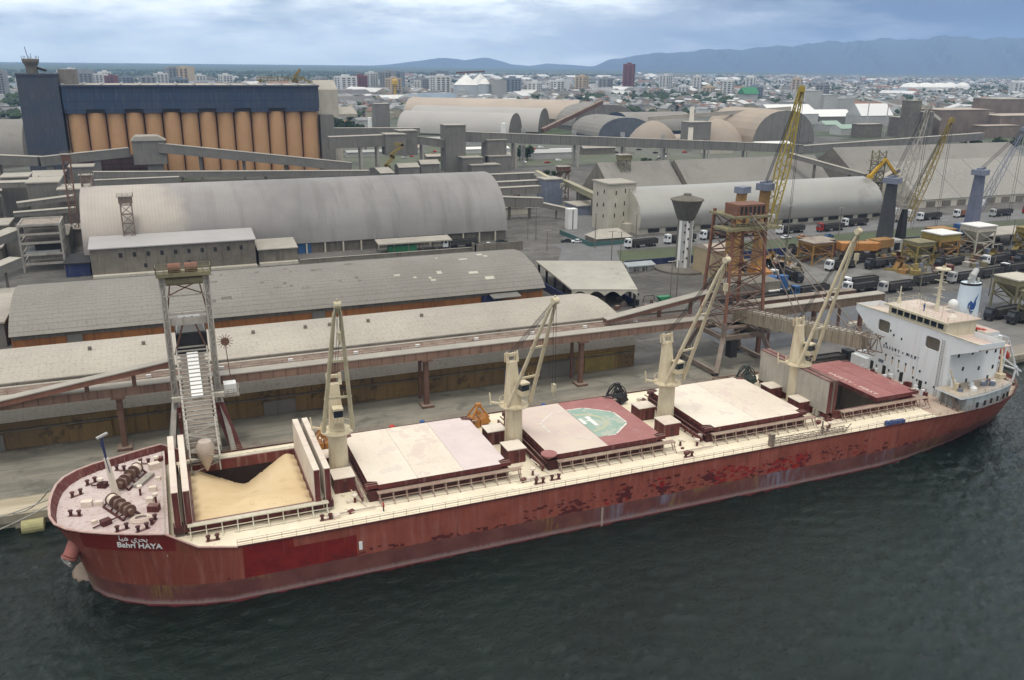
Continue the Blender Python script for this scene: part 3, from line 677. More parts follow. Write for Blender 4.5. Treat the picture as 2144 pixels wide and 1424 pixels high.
# helipad hatch: marks painted on top
PX, PY = 85.2, 16.2
def paint_xy(mb, poly, z, mi=0): mb.face([(x, y, z) for x, y in poly], mi)
m_cdust = mat('dusty_helipad_cover', (.66,.57,.48), (.58,.46,.42), .25, .85, spots=(.5,.55,.4,(.62,.55,.42)))
hatch(2, [m_cdust, m_cover_red])
pad = MB(); z0 = ZC+.85
oct_ = [(PX+8.0*cos(radians(22.5+45*i)), PY+6.9*sin(radians(22.5+45*i))) for i in range(8)]
def clip_right(poly, xc):
    out = []
    for a, c in zip(poly, poly[1:]+poly[:1]):
        if a[0] >= xc: out.append(a)
        if (a[0]-xc)*(c[0]-xc) < 0: t = (xc-a[0])/(c[0]-a[0]); out.append((xc, a[1]+t*(c[1]-a[1])))
    return out
xc = 84.8+.05
paint_xy(pad, clip_right(oct_, xc), z0+.006, 0)
N_ = 48
for i in range(N_):
    a0, a1 = 2*pi*i/N_, 2*pi*(i+1)/N_
    q = [(PX+r*cos(a), PY+r*.88*sin(a)) for r, a in ((4.6, a0), (4.6, a1), (3.9, a1), (3.9, a0))]
    if min(p[0] for p in q) >= xc: pad.face([(x, y, z0+.012) for x, y in q], 1)
for i in range(8):
    a, c = Vector(oct_[i]), Vector(oct_[(i+1) % 8])
    if i in (3,): segs = [(0, .9)]
    elif i in (4, 5): segs = [(0.0, .35), (.75, 1)]
    else: segs = [(0.06, .94)]
    for s0, s1 in segs:
        p, q = a.lerp(c, s0), a.lerp(c, s1); nn2 = Vector((-(q-p).y, (q-p).x)).normalized()*.16
        pad.face([(p.x-nn2.x, p.y-nn2.y, z0+.018), (q.x-nn2.x, q.y-nn2.y, z0+.018), (q.x+nn2.x, q.y+nn2.y, z0+.018), (p.x+nn2.x, p.y+nn2.y, z0+.018)], 2)
for q in ((85.0, 85.7, 15.6, 18.2), (85.7, 86.6, 16.7, 17.0), (86.6, 87.4, 14.4, 18.6)): pad.face([(q[0], q[2], z0+.02), (q[1], q[2], z0+.02), (q[1], q[3], z0+.02), (q[0], q[3], z0+.02)], 3)
pad.build('helipad_marking', [m_teal, m_ring, m_padw, m_hwhite], ship)
dsc = MB(); dsc.lathe(73.9, 6.4, [(.05, 10.2), (1.35, 11.15), (1.35, 11.3), (0.05, 11.35)], 20); dsc.build('ventilator_cap', m_cover_red, ship)
# open leaves: hatch 1 both pairs upright, hatch 5 forward pair upright
def upright(x0, x1, mi, name='raised_hatch_cover', zt=15.15):
    p = thing(name, None, None, (x0, HY0, ZC), parent=ship); y0, y1 = HY0-.45, HY1+.45
    c = MB(); c.box(x0, x1, y0, y1, ZC-.3, zt, 1); b = [(x0, x1)]
    c.build('leaf_plate', [m_maroon, m_cover_in if mi else m_cover], p)
    e = MB(); e.box(x0+.05, x1-.05, y1, y1+.06, ZC-.3, zt-.1); e.build('side_frame', m_maroon, p)
    e = MB(); e.box(x0+.05, x1-.05, y0-.06, y0, ZC-.3, zt-.1)
    e.build('side_frame', m_maroon, p)
    if mi:
        t = MB(); t.box(x0-.05, x1+.05, y0-.08, y1+.08, zt, zt+.16); t.build('top_seal', m_maroon, p)
        for yy in (8.2, 9.0, 23.2, 24.0): f = MB(); f.box(x0-.3, x0+.5, yy, yy+.35, ZC-1.5, ZC-.3); f.build('hinge_lug', m_cover_in, p)
    else:
        f = MB(); f.box(x0-.2, x1+.2, y0-.3, y0+1.2, ZC-1.3, ZC-.3); f.build('hinge_lug', m_maroond, p); f = MB(); f.box(x0-.2, x1+.2, y1-1.2, y1+.3, ZC-1.3, ZC-.3); f.build('hinge_lug', m_maroond, p)
    return p
upright(16.25, 17.15, 0); upright(17.75, 18.65, 0); upright(35.75, 36.65, 0); upright(37.3, 38.2, 0)
upright(131.2, 132.1, 1, zt=16.2); upright(132.5, 133.3, 1, zt=16.2)
cover_leaf('hatch_cover', 143.4, 148.6, ZC+.35, m_cover_red, (0, 0), 'red hatch leaf with worn safety lettering'); cover_leaf('hatch_cover', 148.68, 153.9, ZC+.35, m_cover_red, (0, 1))
add_text('safety_lettering', 'SAFETY - FIRST', lambda u, v, w: (144.5+v*.62, 21.0-u, ZC+1.205+w*.2), m_cover, ship, 13.5, extrude=.004)

# grain in the open forward hold (cargo lies in the ship: a thing of its own)
gr = MB(); nx, ny = 46, 46; GX0, GX1, GY0, GY1 = 19.02, 35.58, 6.62, 25.88
rg = random.Random(3)
def gz(x, y):  # two mounds falling to a deep valley on the far side
    v = (y-GY0)/(GY1-GY0); u = (x-GX0)/(GX1-GX0)
    zl = 9.5-.66*v**1.2*(x-GX0-.6)*.85-.5*v; zr = 9.7-.80*v**1.2*(GX1-1.2-x)*.85-.1*v
    zz = max(zl, zr); 
    k = .35; zz = (zl+zr+sqrt((zl-zr)**2+k))/2
    fr = 9.45-.9*max(0, v-.28)*3
    zz = zz*1.0; mnd = .9*exp(-((x-27.5)/3.2)**2-((v-.22)/.16)**2)
    zz = min(zz+mnd, 9.62-.3*v)
    edge = min(u, 1-u)*16.5
    zz -= .55*max(0, .9-edge)*(1+.5*sin(y*2.1)+.4*sin(y*5.3+2))
    return max(zz, 2.4)+.035*sin(x*3.1+y*1.7)*sin(y*2.3-x)+rg.uniform(-.012, .012)
for j in range(ny+1):
    for i in range(nx+1):
        x, y = GX0+(GX1-GX0)*i/nx, GY0+(GY1-GY0)*j/ny; gr.v.append((x, y, gz(x, y)))
for j in range(ny):
    for i in range(nx): p = j*(nx+1)+i; gr.f.append((p, p+1, p+nx+2, p+nx+1)); gr.m.append(0)
b = len(gr.v)
tag(gr.build('grain_heap', m_grain, None, smooth=True), 'pale yellow soybean meal heaped in the open forward hold of the red ship', 'grain', kind='stuff')

# deck cranes ----------------------------------------------------------
def deck_crane(cx, tip, cabside, jib_m, cyl_top=16.4, lab=None):
    c = thing('deck_crane', None, None, (cx, CY, Z), parent=ship)
    if lab: c['label'] = lab
    p = MB(); p.tube((cx, CY, Z), (cx, CY, cyl_top), 1.6, 1.45, 24); p.tube((cx, CY, cyl_top-.1), (cx, CY, cyl_top+.25), 1.95, 1.95, 24)
    p.build('pedestal', m_crane, c, smooth=True)
    tip = Vector(tip); base = Vector((cx, CY, cyl_top+.9)); d = tip-base; hd = Vector((d.x, d.y, 0)).normalized(); sd = Vector((-hd.y, hd.x, 0))
    h = MB(); zt = 25.4
    # tapering house standing behind the jib foot
    def Q(f, s_, z): q = Vector((cx, CY, 0))+hd*f+sd*s_; return (q.x, q.y, z)
    lo, hi = [( .8,-1.15),( .8,1.15),(-1.5,1.15),(-1.5,-1.15)], [(-.3,-.75),(-.3,.75),(-1.3,.75),(-1.3,-.75)]
    b = len(h.v); h.v += [Q(f, s_, cyl_top+.25) for f, s_ in lo]+[Q(f, s_, zt-1.2) for f, s_ in hi]
    for q in ((0,3,2,1),(4,5,6,7),(0,1,5,4),(1,2,6,5),(2,3,7,6),(3,0,4,7)): h.f.append(tuple(b+i for i in q)); h.m.append(0)
    for s_ in (-.95, .95):
        h.bar(Q(-.5, s_, zt-1.4), Q(-.9, s_, zt+.5), .5, .25); h.bar(Q(-1.4, s_, zt-1.4), Q(-1.5, s_, zt+.1), .3, .2)
    h.bar(Q(-.8, -.95, zt), Q(-.8, .95, zt), .5, .5)
    h.build('crane_house', m_crane, c)
    g = MB()
    for a in range(14):
        a0, a1 = 2*pi*a/14, 2*pi*(a+1)/14; R = 2.5; P = lambda a, z: (cx+R*cos(a), CY+R*sin(a), z)
        g.face([(cx+1.6*cos(a0), CY+1.6*sin(a0), cyl_top+.2), P(a0, cyl_top+.2), P(a1, cyl_top+.2), (cx+1.6*cos(a1), CY+1.6*sin(a1), cyl_top+.2)])
        g.bar(P(a0, cyl_top+1.2), P(a1, cyl_top+1.2), .06); g.bar(P(a0, cyl_top+.2), P(a0, cyl_top+1.2), .05); g.bar(P(a0, cyl_top+.15), P(a1, cyl_top+.15), .14)
    g.bar((cx, CY, cyl_top), (cx-3.6, CY+1.6, cyl_top+.5), .35, .3); g.bar((cx-3.6, CY+1.6, cyl_top), (cx-3.8, CY+1.7, cyl_top+2.2), .2)
    g.build('slewing_platform', m_crane, c)
    cb = MB(); cc = Vector((cx, CY, 0))+hd*1.3+sd*cabside; a = atan2(hd.y, hd.x)
    cb.cbox(cc.x, cc.y, 18.6, 1.6, 1.5, .9, a, 0); cb.cbox(cc.x, cc.y, 19.5, 1.5, 1.4, 1.15, a, 1); cb.cbox(cc.x, cc.y, 20.65, 1.75, 1.6, .3, a, 0)
    cb.cbox(cc.x-hd.x*.9, cc.y-hd.y*.9, 18.5, 1.0, 1.2, .4, a, 0)
    cb.build('operator_cab', [m_crane, m_glass], c)
    j = MB(); foot = base+hd*1.7; W = 2.25; top = tip
    L = [foot+sd*W, foot-sd*W]; nrm = d.normalized(); nk = .93
    E_ = [base+d*nk+sd*.45, base+d*nk-sd*.45]
    for a_, e_ in zip(L, E_): j.tube(a_, e_, .36, .28, 10)
    for t in (.30, .62): 
        a_, c_ = L[0].lerp(E_[0], t), L[1].lerp(E_[1], t); j.bar(a_+(a_-c_).normalized()*.4, c_-(a_-c_).normalized()*.4, .34, .3)
        k = int(t*2)
        for q in range(5): pp = a_.lerp(c_, q/4); j.bar(pp, pp+Vector((0, 0, .8)), .05)
    j.bar(E_[0], top, .5, .35); j.bar(E_[1], top, .5, .35); j.bar(top, top+Vector((0, 0, .9)), .25); j.tube(top+sd*.5, top-sd*.5, .55, .55, 12)
    j.build('jib', jib_m, c)
    r = MB()
    for s_ in (-.4, -.15, .15, .4): r.bar(top+sd*s_, Vector(Q(-.8, s_*1.6, zt+.3)), .06)
    hk = Vector((top.x+hd.x*.3, top.y+hd.y*.3, 0))
    hz = 24 if cx < 90 and cx > 60 else max(18.5, top.z-4)
    for s_ in (-.25, .25): r.bar(top+sd*s_, (hk.x+sd.x*s_, hk.y+sd.y*s_, hz), .05)
    r.build('hoist_rope', m_dark, c)
    hb_ = MB(); hb_.cbox(hk.x, hk.y, hz-1.2, .7, .5, 1.3, a); hb_.tube((hk.x, hk.y, hz-1.2), (hk.x, hk.y, hz-1.9), .22, .12, 8); hb_.build('hook_block', m_crane2, c)
    return c
deck_crane(41.3, (40.8, 7.5, 39.4), .1, m_crane2, lab='first crane from the bow with its jib raised straight up')
deck_crane(71.6, (73.6, 5.0, 37.6), 1.0, m_crane, lab='second crane from the bow, rust on its slewing ring')
deck_crane(102.2, (104.6, 4.9, 41.7), 1.0, m_crane)
deck_crane(133.0-.8, (134.2, 7.2, 44.2), 1.0, m_crane, lab='crane nearest the white bridge, jib leaning over the aft hatch')
def locker(x, y, sx, sy, h):
    lk = thing('deck_locker', None, None, (x, y, Z), parent=ship); a = MB(); a.box(x-sx/2, x+sx/2, y-sy/2, y+sy/2, Z, Z+h-.12); a.build('locker_wall', m_maroon, lk)
    a = MB(); a.box(x-sx/2-.12, x+sx/2+.12, y-sy/2-.12, y+sy/2+.12, Z+h-.12, Z+h+.02); a.build('locker_roof', m_cover, lk)
    a = MB(); a.box(x-.4, x+.4, y-sy/2-.06, y-sy/2, Z+.1, Z+1.9); a.build('locker_door', m_maroond, lk)
for cx in (41.3, 71.6, 101.9, 132.0):
    locker(cx+ (-.2 if cx < 50 else -1.6), 12.4, 3.2, 3.4, 2.6); locker(cx-2.0, 20.3, 3.4, 3.0, 2.6)
# fore deck machinery ---------------------------------------------------
def windlass(x, y, a, s=1):
    p = thing('windlass', None, None, (x, y, 10.75), parent=ship); c, q = cos(a), sin(a)
    def T(u, v, z): return (x+u*c-v*q, y+u*q+v*c, 10.75+z)
    d_ = MB()
    for v in (-2.6, -1.4, 0.2, 1.5, 2.7): d_.tube(T(0, v-.09, 1.0), T(0, v+.09, 1.0), .95, .95, 16)
    d_.tube(T(0, -3.2, 1.0), T(0, 3.2, 1.0), .42, .42, 12); d_.build('drum', m_rust, p)
    f = MB()
    for v in (-2.9, -.6, .9, 2.9): f.bar(T(-1.2, v, .1), T(0, v, 1.2), .22); f.bar(T(1.2, v, .1), T(0, v, 1.2), .22)
    f.bar(T(-1.2, -3, .12), T(-1.2, 3, .12), .25); f.bar(T(1.2, -3, .12), T(1.2, 3, .12), .25); f.build('frame', m_maroond, p)
    r = MB(); r.tube(T(0, 1.6, 1.0), T(0, 2.6, 1.0), .8, .8, 14); r.build('mooring_rope_coil', m_cover, p)
    ch = MB(); ch.bar(T(-.5, -2, .5), T(-5.0, -2.0, .25), .18, .16); ch.cbox(*T(-3.2, -2.0, 0)[:2], 10.76, 1.3, 1.0, .8, a); ch.build('chain_stopper', m_maroond, p)
windlass(9.4, 11.9, radians(28)); windlass(10.4, 21.3, radians(-24))
bx = MB(); bx.cbox(12.4, 20.4, 10.8, 1.1, 4.2, .5, radians(-30)); bx.build('spare_gangway', m_pale, ship)
fm = MB(); fm.tube((8.6, 16.9, 10.7), (8.0, 16.6, 17.2), .55, .32, 12, 0); fm.bar((8.0, 16.6, 17.0), (7.8, 16.6, 20.6), .3, .3, 1); fm.bar((7.2, 16.2, 20.6), (8.6, 17, 20.9), .35, .3, 2)
fm.bar((8.3, 16.2, 15), (7.6, 16.2, 20), .1, .1, 1); fm.build('foremast', [m_cover, m_navy, m_grey], ship)
def bollard(x, y, z, a=0):
    p = thing('mooring_bollard', None, None, (x, y, z), parent=ship)
    for k in (-.6, .6):
        b_ = MB(); X, Y = x+k*cos(a), y+k*sin(a); b_.lathe(X, Y, [(.22, z), (.22, z+.7), (.34, z+.72), (.34, z+.85), (.05, z+.88)], 12); b_.build('bollard_post', m_maroond, p)
    b_ = MB(); b_.cbox(x, y, z, 1.9, .5, .06, a); b_.build('base_plate', m_maroon, p)
for x, y, a in [(3.2, 19.2, .5), (3.4, 12.8, -.4), (9.6, 6.2, .3), (12.2, 5.2, .4), (13.6, 7.0, 1.2), (5, 22.6, .6), (12.5, 27, -.3), (9, 25.8, -.5)]: bollard(x, y, 10.75, a)
for x, y in [(21, 3.4), (36.8, 3.4), (70.6, 2.6), (73.5, 2.9), (98.5, 2.4), (128, 2.5), (36, 29), (50, 29.4), (29, 29)]: bollard(x, y, Z)
fd2 = MB()
for x, y, s in [(4.8, 15.2, 1.1), (6.4, 15.0, .8), (13.2, 13.5, .8), (13.6, 17, .8), (13.9, 24.7, 1.2), (13.7, 10.4, 1.2), (11.4, 26.3, .9), (14.6, 27.4, .9), (14.4, 20.4, .6), (6.0, 9.6, .6)]:
    fd2 = MB(); fd2.cbox(x, y, 10.75, s*1.3, s*.9, s*.8, random.uniform(-.4, .4)); fd2.build('deck_box', random.choice((m_cover, m_maroon)), ship)
for x, y in [(14, 12.6), (14.3, 25.7), (6.5, 20.6), (11.9, 16)]: fd2 = MB(); fd2.tube((x, y, 10.75), (x, y, 12.0), .16, .16, 8, 1); fd2.tube((x, y, 12.0), (x, y, 12.35), .4, .4, 10, 0); fd2.build('deck_vent', [m_cover, m_maroon], ship)
coil = MB()
for k in range(3): 
    for i in range(20):
        a0, a1 = 2*pi*i/20, 2*pi*(i+1)/20; R = 1.35-.22*k; coil.bar((12+R*cos(a0), 8.4+R*.9*sin(a0), 10.85+.1*k), (12+R*cos(a1), 8.4+R*.9*sin(a1), 10.85+.1*k), .2)
coil.build('rope_coil', m_cover, ship)
# odds and ends along the deck
df = MB(); rr = random.Random(11)
for cx in (40.5, 70.8, 100.8, 130.8):
    for k in range(9):
        x, y = cx+rr.uniform(-2.6, 3.4), rr.choice((rr.uniform(3.2, 9.5), rr.uniform(26.5, 30))); s = rr.uniform(.3, .8)
        df = MB()
        if k % 3 == 0: df.tube((x, y, Z), (x, y, Z+1.0), .2, .2, 8, 1); df.tube((x, y, Z+1.0), (x, y, Z+1.3), .42, .42, 10, 0); df.build('deck_vent', [m_cover, m_maroon], ship)
        else: df.cbox(x, y, Z, s*1.5, s, s*.8, rr.uniform(0, 1), 0); df.build('deck_box', rr.choice((m_cover, m_maroon)), ship)
    df = MB()
    df.bar((cx-3.5, 4.2, Z+.25), (cx+3.8, 4.4, Z+.25), .14, .14, 0); df.bar((cx-3.5, 3.7, Z+.25), (cx+3.8, 3.9, Z+.25), .1, .1, 0)
    df.bar((cx+1.2, 9.4, Z+1), (cx+2.6, 5.0, Z+.2), .12, .12, 0); df.build('pipe_run', m_cover, ship)
for x, y, mt, nm in [(53.5, 29.6, m_red, 'ventilator'), (59.2, 29.7, m_logo, 'ventilator'), (83.2, 29.2, m_logo, 'ventilator')]:
    v = MB(); v.lathe(x, y, [(.35, Z), (.35, Z+1.1), (.5, Z+1.1), (.5, Z+1.6), (.3, Z+1.8)], 14); v.build(nm, mt, ship)
pp = MB()
for yy in (4.5, 1.5): pp.bar((24, yy, Z+.12), (156, yy, Z+.12), .1, .1)
pp.build('deck_pipe', m_cover, ship)
# gangway stowed on the rail + blue tarpaulin
gw = MB(); gw.truss((114.5, .75, 9.2), (131.5, .95, 9.0), .8, .7, 14, .09); gw.box(114.2, 115.0, .5, 1.3, 8.3, 10.6); gw.bar((131, .9, 8.3), (133, 1.4, 9.5), .15); gw.bar((126.5, 1.5, 8.3), (126.3, 1.5, 11), .2)
gw.build('accommodation_ladder', m_rust2, ship)
bt = MB(); rnd = random.Random(2)
for i in range(7): bt.cbox(141+i*.62, .55, 8.25, .8, .75, .55+.3*rnd.random(), rnd.uniform(-.3, .3))
bt.build('blue_tarpaulin', m_logo, ship)
for x, y in ((136, 4.1), (137.3, 4.5)): pass
# superstructure --------------------------------------------------------
XF = 162.5
hs = thing('superstructure', None, None, (XF, CY, 8), parent=ship)
f = MB()
f.box(XF, 176, 6.9, 26.6, 7.9, 20.2)                   # accommodation block
f.build('accommodation_block', m_house, hs)
wg = MB(); wy0, wy1 = 0.9, 33.2; x0, x1 = XF-.35, XF+.02
def plate(poly, mi=0): wg.prismx(poly, XF-.35, XF-.05, mi)
# bridge front plate with two openings, built from strips: near wing, far wing
OP = [(9.8, 13.4, 17.3, 19.9), (23.0, 26.3, 17.3, 19.9)]
zlo, zhi = 16.6, 21.6
def zt(y): return zhi
ys = [6.9, OP[0][0], OP[0][1], OP[1][0], OP[1][1], 28.2]
plate([(ys[0], 8.0), (ys[1], 8.0), (ys[1], zhi), (ys[0], zhi)])
plate([(ys[1], 8.0), (ys[4], 8.0), (ys[4], OP[1][2]), (ys[1], OP[1][2])]); plate([(ys[1], OP[0][3]), (ys[4], OP[0][3]), (ys[4], zhi), (ys[1], zhi)])
plate([(ys[2], OP[0][2]), (ys[3], OP[0][2]), (ys[3], OP[0][3]), (ys[2], OP[0][3])])
plate([(ys[4], 8.0), (27.2, 8.0), (27.4, 16.6), (ys[4], 16.6)]); plate([(ys[4], 16.6), (28.6, 16.6), (33.2, 20.2), (33.2, 21.6), (ys[4], 21.6)])
plate([(wy0, 20.2), (ys[0], 17.6), (ys[0], zhi), (wy0, 21.6)])
wg.build('bridge_front', m_house, hs)
for y_, z_ in ((12.5, 8.1), (17.6, 8.1), (22.4, 8.1), (26.0, 8.1)): a = MB(); a.box(XF-.42, XF-.35, y_, y_+.9, z_, z_+2.0); a.build('deck_door', m_dark, hs)
for y_ in (8.0, 14.5, 20.1, 26.9): a = MB(); a.bar((XF-.45, y_, 8), (XF-.45, y_, 16.9), .1); a.build('drain_pipe', m_house, hs)
a = MB()
for q in range(22): a.bar((XF-.5, 8.6, 8.4+q*.55), (XF-.5, 9.2, 8.4+q*.55), .06)
a.bar((XF-.5, 8.6, 8.2), (XF-.5, 8.6, 20.2), .07); a.bar((XF-.5, 9.2, 8.2), (XF-.5, 9.2, 20.2), .07); a.build('wall_ladder', m_pale, hs)
m_open = mat('opening_shade', (.16,.14,.105), (.10,.085,.065), 1, .8)
for a, c, z0_, z1_ in OP:
    rec = MB(); rec.box(XF-.04, XF-.01, a-.1, c+.1, z0_-.1, z1_+.1); rec.build('opening_recess', m_open, hs)
    for ya, yb in ((a, c), (c, a)):
        s_ = 1 if yb > ya else -1
        for za, sz in ((z0_, 1), (z1_, -1)): q = MB(); q.prismx([(ya, za), (ya+s_*.55, za), (ya+s_*.16, za+sz*.16), (ya, za+sz*.55)], XF-.34, XF-.06); q.build('corner_gusset', m_house, hs)
br = MB(); br.box(XF-.3, 171, wy0, wy1, 20.2, 20.45); br.build('bridge_deck', m_reddeck, hs)
for a, c in (((XF, wy0), (169, wy0)), ((XF, wy1), (169, wy1)), ((169, wy0), (169, 8)), ((169, wy1), (169, 24))): pr = MB(); pr.bar((*a, 21.0), (*c, 21.0), .1, 1.15); pr.build('wing_bulwark', m_house, hs)
wh = MB(); wh.box(XF+.3, 171, 9.4, 24.6, 20.45, 23.5, 0); wh.box(XF-.25, 171.6, 8.9, 25.1, 23.5, 23.72, 0, 1); wh.build('wheelhouse', [m_housec, m_reddeck], hs)
lip = MB(); lip.box(XF-.55, XF-.2, 4.4, 28.2, 21.6, 21.75); lip.box(XF-.6, XF+.1, 8.8, 25.2, 23.3, 23.75); lip.bar((XF-.4, wy0, 21.62), (XF-.4, wy1, 21.62), .3, .12); lip.build('front_ledge', m_housec, hs)
for k in range(8):
    y = 10.2+k*1.75; a = MB(); a.box(XF+.2, XF+.32, y, y+1.3, 21.95, 23.05); a.build('bridge_window', m_glass, hs)
def hwin(y, z, w_=.38, h_=.5, rust=0):
    a = MB(); a.box(XF-.40, XF-.34, y-w_/2, y+w_/2, z, z+h_); o = a.build('porthole', m_glass, hs); return o
PH = [(26.4,15.9),(25.1,15.4),(22.6,17.9),(21.6,17.2),(19.4,17),(23.3,14.8),(20.6,14.2),(17.2,14.2),(15.2,14.2),(22.9,12.3),(21.0,12.2),(19.2,12.1),(17.3,12.0),(15.3,11.9),(13.5,11.7),(19.0,9.9),(17.8,9.8),(15.0,9.8),(13.9,9.6),(11.6,9.8),(9.5,9.6),(21.5,9.2),(25,9.1)]
for y, z in PH: hwin(y, z)
rs = MB(); rr = random.Random(5)
for y, z in PH[9:14]: rs.box(XF-.362, XF-.352, y-.13, y+.13, z-rr.uniform(.7, 1.5), z)
rs.build('rust_streak', mat('rust_stain', (.42,.24,.10), (.55,.42,.28), 2, .8), hs)
sw = MB()
for x, z in [(164.2,17.6),(168,17.8),(172,17.6),(174.5,17.5),(166,14.6),(170.5,14.2),(174.5,14.0),(167.5,11.9),(173.5,11.9)]: 
    a = MB(); a.box(x, x+.5, 6.84, 6.9, z-.8, z); a.build('porthole', m_glass, hs)
add_text('safety_lettering', 'S A F E T Y  +  F I R S T', lambda u, v, w: (XF-.37-w, 24.0-u, 14.0+v-u*.0), m_textd, hs, 9.8, extrude=.004, bold=.03)
add_text('smoking_lettering', 'NO SMOKING', lambda u, v, w: (XF-.37-w, 20.6-u, 13.3+v), m_textd, hs, 1.6, extrude=.004)
lv = MB(); lv.box(XF-.42, XF-.34, 23.3, 24.7, 10.5, 11.2)
for q in range(4): lv.box(XF-.46, XF-.42, 23.3, 24.7, 10.55+q*.17, 10.6+q*.17)
lv.build('louvre', m_grays, hs)
ud = MB(); ud.box(XF-1.6, XF-.35, 27.2, 31.5, 8.1, 10.4)  # far-side deck house bulge
ud.box(XF-.4, 176, 26.6, 31.5, 8, 10.9); ud.build('side_house', m_house, hs)
# low deckhouse along the near side with its flat roof
lh = thing('low_deckhouse', None, None, (166, 4, 8), parent=ship)
a = MB(); pl = [(159.4, .5), (163, .55), (166, .8), (172, 1.9), (176.5, 3.2), (176.5, 6.9), (159.4, 6.9)]
a.prismz(pl[:1]+pl[1:], 10.75, 11.15, 1, 0)
a.build('flat_roof', [m_reddeck if False else mat('cluttered_deck', (.50,.42,.33), (.36,.30,.25), .8, .85, spots=(1.2,.58,.6,(.16,.19,.15))), m_house], lh)
a = MB(); a.prismz([(161.0, .62), (163, .66), (166, .9), (172, 2.0), (176.3, 3.3), (176.3, 6.8), (161.0, 6.8)], 7.9, 10.75, 0); a.build('side_wall', mat('stained_side_house', (.42,.46,.48), (.24,.26,.25), .7, .6, streak=.75, stk=(.12,.10,.07)), lh)
a = MB()
for x, y in [(164.2, .66), (166.6, .95), (168.8, 1.36), (171, 1.75), (173.4, 2.3), (175.2, 2.9)]: a.cbox(x, y, 8.5, .5, .3, 1.0, radians(12))
a.build('side_opening', m_dark, lh)
a = MB()
for y in (1, 2.4, 3.8, 5.2): a.bar((159.7, y, 8), (159.7, y, 10.8), .15)
a.bar((159.9, 1.2, 8.2), (160.9, 4.5, 10.7), .25, .7); a.build('roof_post', m_rust2, lh)
a = MB(); rr = random.Random(8)
for k in range(14): x, y = rr.uniform(161, 174), rr.uniform(3, 6.3); a = MB(); a.cbox(x, y, 11.15, rr.uniform(.3, 1.3), rr.uniform(.3, 1), rr.uniform(.2, .9), rr.uniform(0, 3)); a.build('roof_box', rr.choice((m_house, m_house, m_cover, m_maroon, m_grays)), lh)
a = MB(); a.tube((163, 5.9, 11.1), (163, 5.9, 12.6), .5, .5, 12, 0); a.build('roof_vent', m_house, lh)
a = MB(); a.lathe(165.2, 2.9, [(.7, 11.15), (.7, 11.7), (.1, 12.1)], 16); a.build('roof_tank', m_text, lh)
a = MB(); a.tube((162.0, 4.2, 11.1), (160.2, 4.8, 15.5), .22, .12, 8); a.tube((162.0, 4.2, 11.1), (162.0, 4.2, 12.6), .4, .4, 10); a.build('davit_crane', m_crane, lh)
rl2 = MB(); rail_run(rl2, [(159.4, .5, 11.1), (166, .8, 11.1), (172, 1.9, 11.1), (176.4, 3.2, 11.1)], 1, 1.5); rl2.build('roof_railing', m_house, lh)
# monkey island gear
a = MB(); a.tube((167.2, 16.3, 23.7), (167.2, 16.3, 33.4), .42, .22, 12)
for z, l in ((27, 1.4), (28.6, 1.2), (30.2, 1.6), (31.6, 1.0)): a.bar((167.2, 16.3-l, z), (167.2, 16.3+l, z), .14); a.bar((167.2-l*.6, 16.3, z+.3), (167.2+l*.6, 16.3, z+.3), .12)
a.tube((167.2, 16.3, 32.6), (167.2, 16.3, 32.9), 1.5, 1.5, 16); a.bar((167.0, 15.6, 33), (167, 15.6, 34.2), .12); a.build('radar_mast', m_housec, ship)
a = MB(); a.bar((165, 24.2, 23.7), (165, 24.2, 27.4), .18); a.bar((165, 23.3, 26), (165, 25.1, 26), .12); a.tube((165, 24.2, 23.7), (165, 24.2, 25), .5, .3, 10); a.build('signal_mast', m_housec, ship)
def ball(mb, c, r, n=14, mi=0):
    b = len(mb.v); k = n//2
    for j in range(k+1):
        t = pi*j/k
        for i in range(n): mb.v.append((c[0]+r*sin(t)*cos(2*pi*i/n), c[1]+r*sin(t)*sin(2*pi*i/n), c[2]+r*cos(t)))
    for j in range(k):
        for i in range(n): mb.f.append((b+j*n+i, b+(j+1)*n+i, b+(j+1)*n+(i+1) % n, b+j*n+(i+1) % n)); mb.m.append(mi)
a = MB(); ball(a, (169.5, 14.4, 25.6), 1.0); a.tube((169.5, 14.4, 23.7), (169.5, 14.4, 24.9), .3, .3, 8); a.build('satellite_dome', m_text, ship, smooth=True)
a = MB(); rail_run(a, [(XF-.1, 9.1, 23.7), (XF-.1, 24.9, 23.7), (171.4, 24.9, 23.7), (171.4, 9.1, 23.7), (XF-.1, 9.1, 23.7)], 1, 1.6)
rail_run(a, [(171, 2, 20.4), (171, 9, 20.4)], 1, 1.5)
for x, y in [(164, 12), (166, 19.5), (168, 22), (170, 11), (165, 17.5)]: a.bar((x, y, 23.7), (x, y, 26.2), .07)
a.build('roof_railing', m_housec, ship)
a = MB(); a.lathe(165.5, 10.6, [(1.0, 23.7), (.8, 24.2), (.1, 24.9)], 16); a.box(168, 170, 18.5, 21, 23.7, 24.3); a.build('roof_locker', m_cover, ship)
p = thing('person', 'person in blue overalls standing on the bridge roof', None, (164.9, 17.2, 23.72), parent=ship)
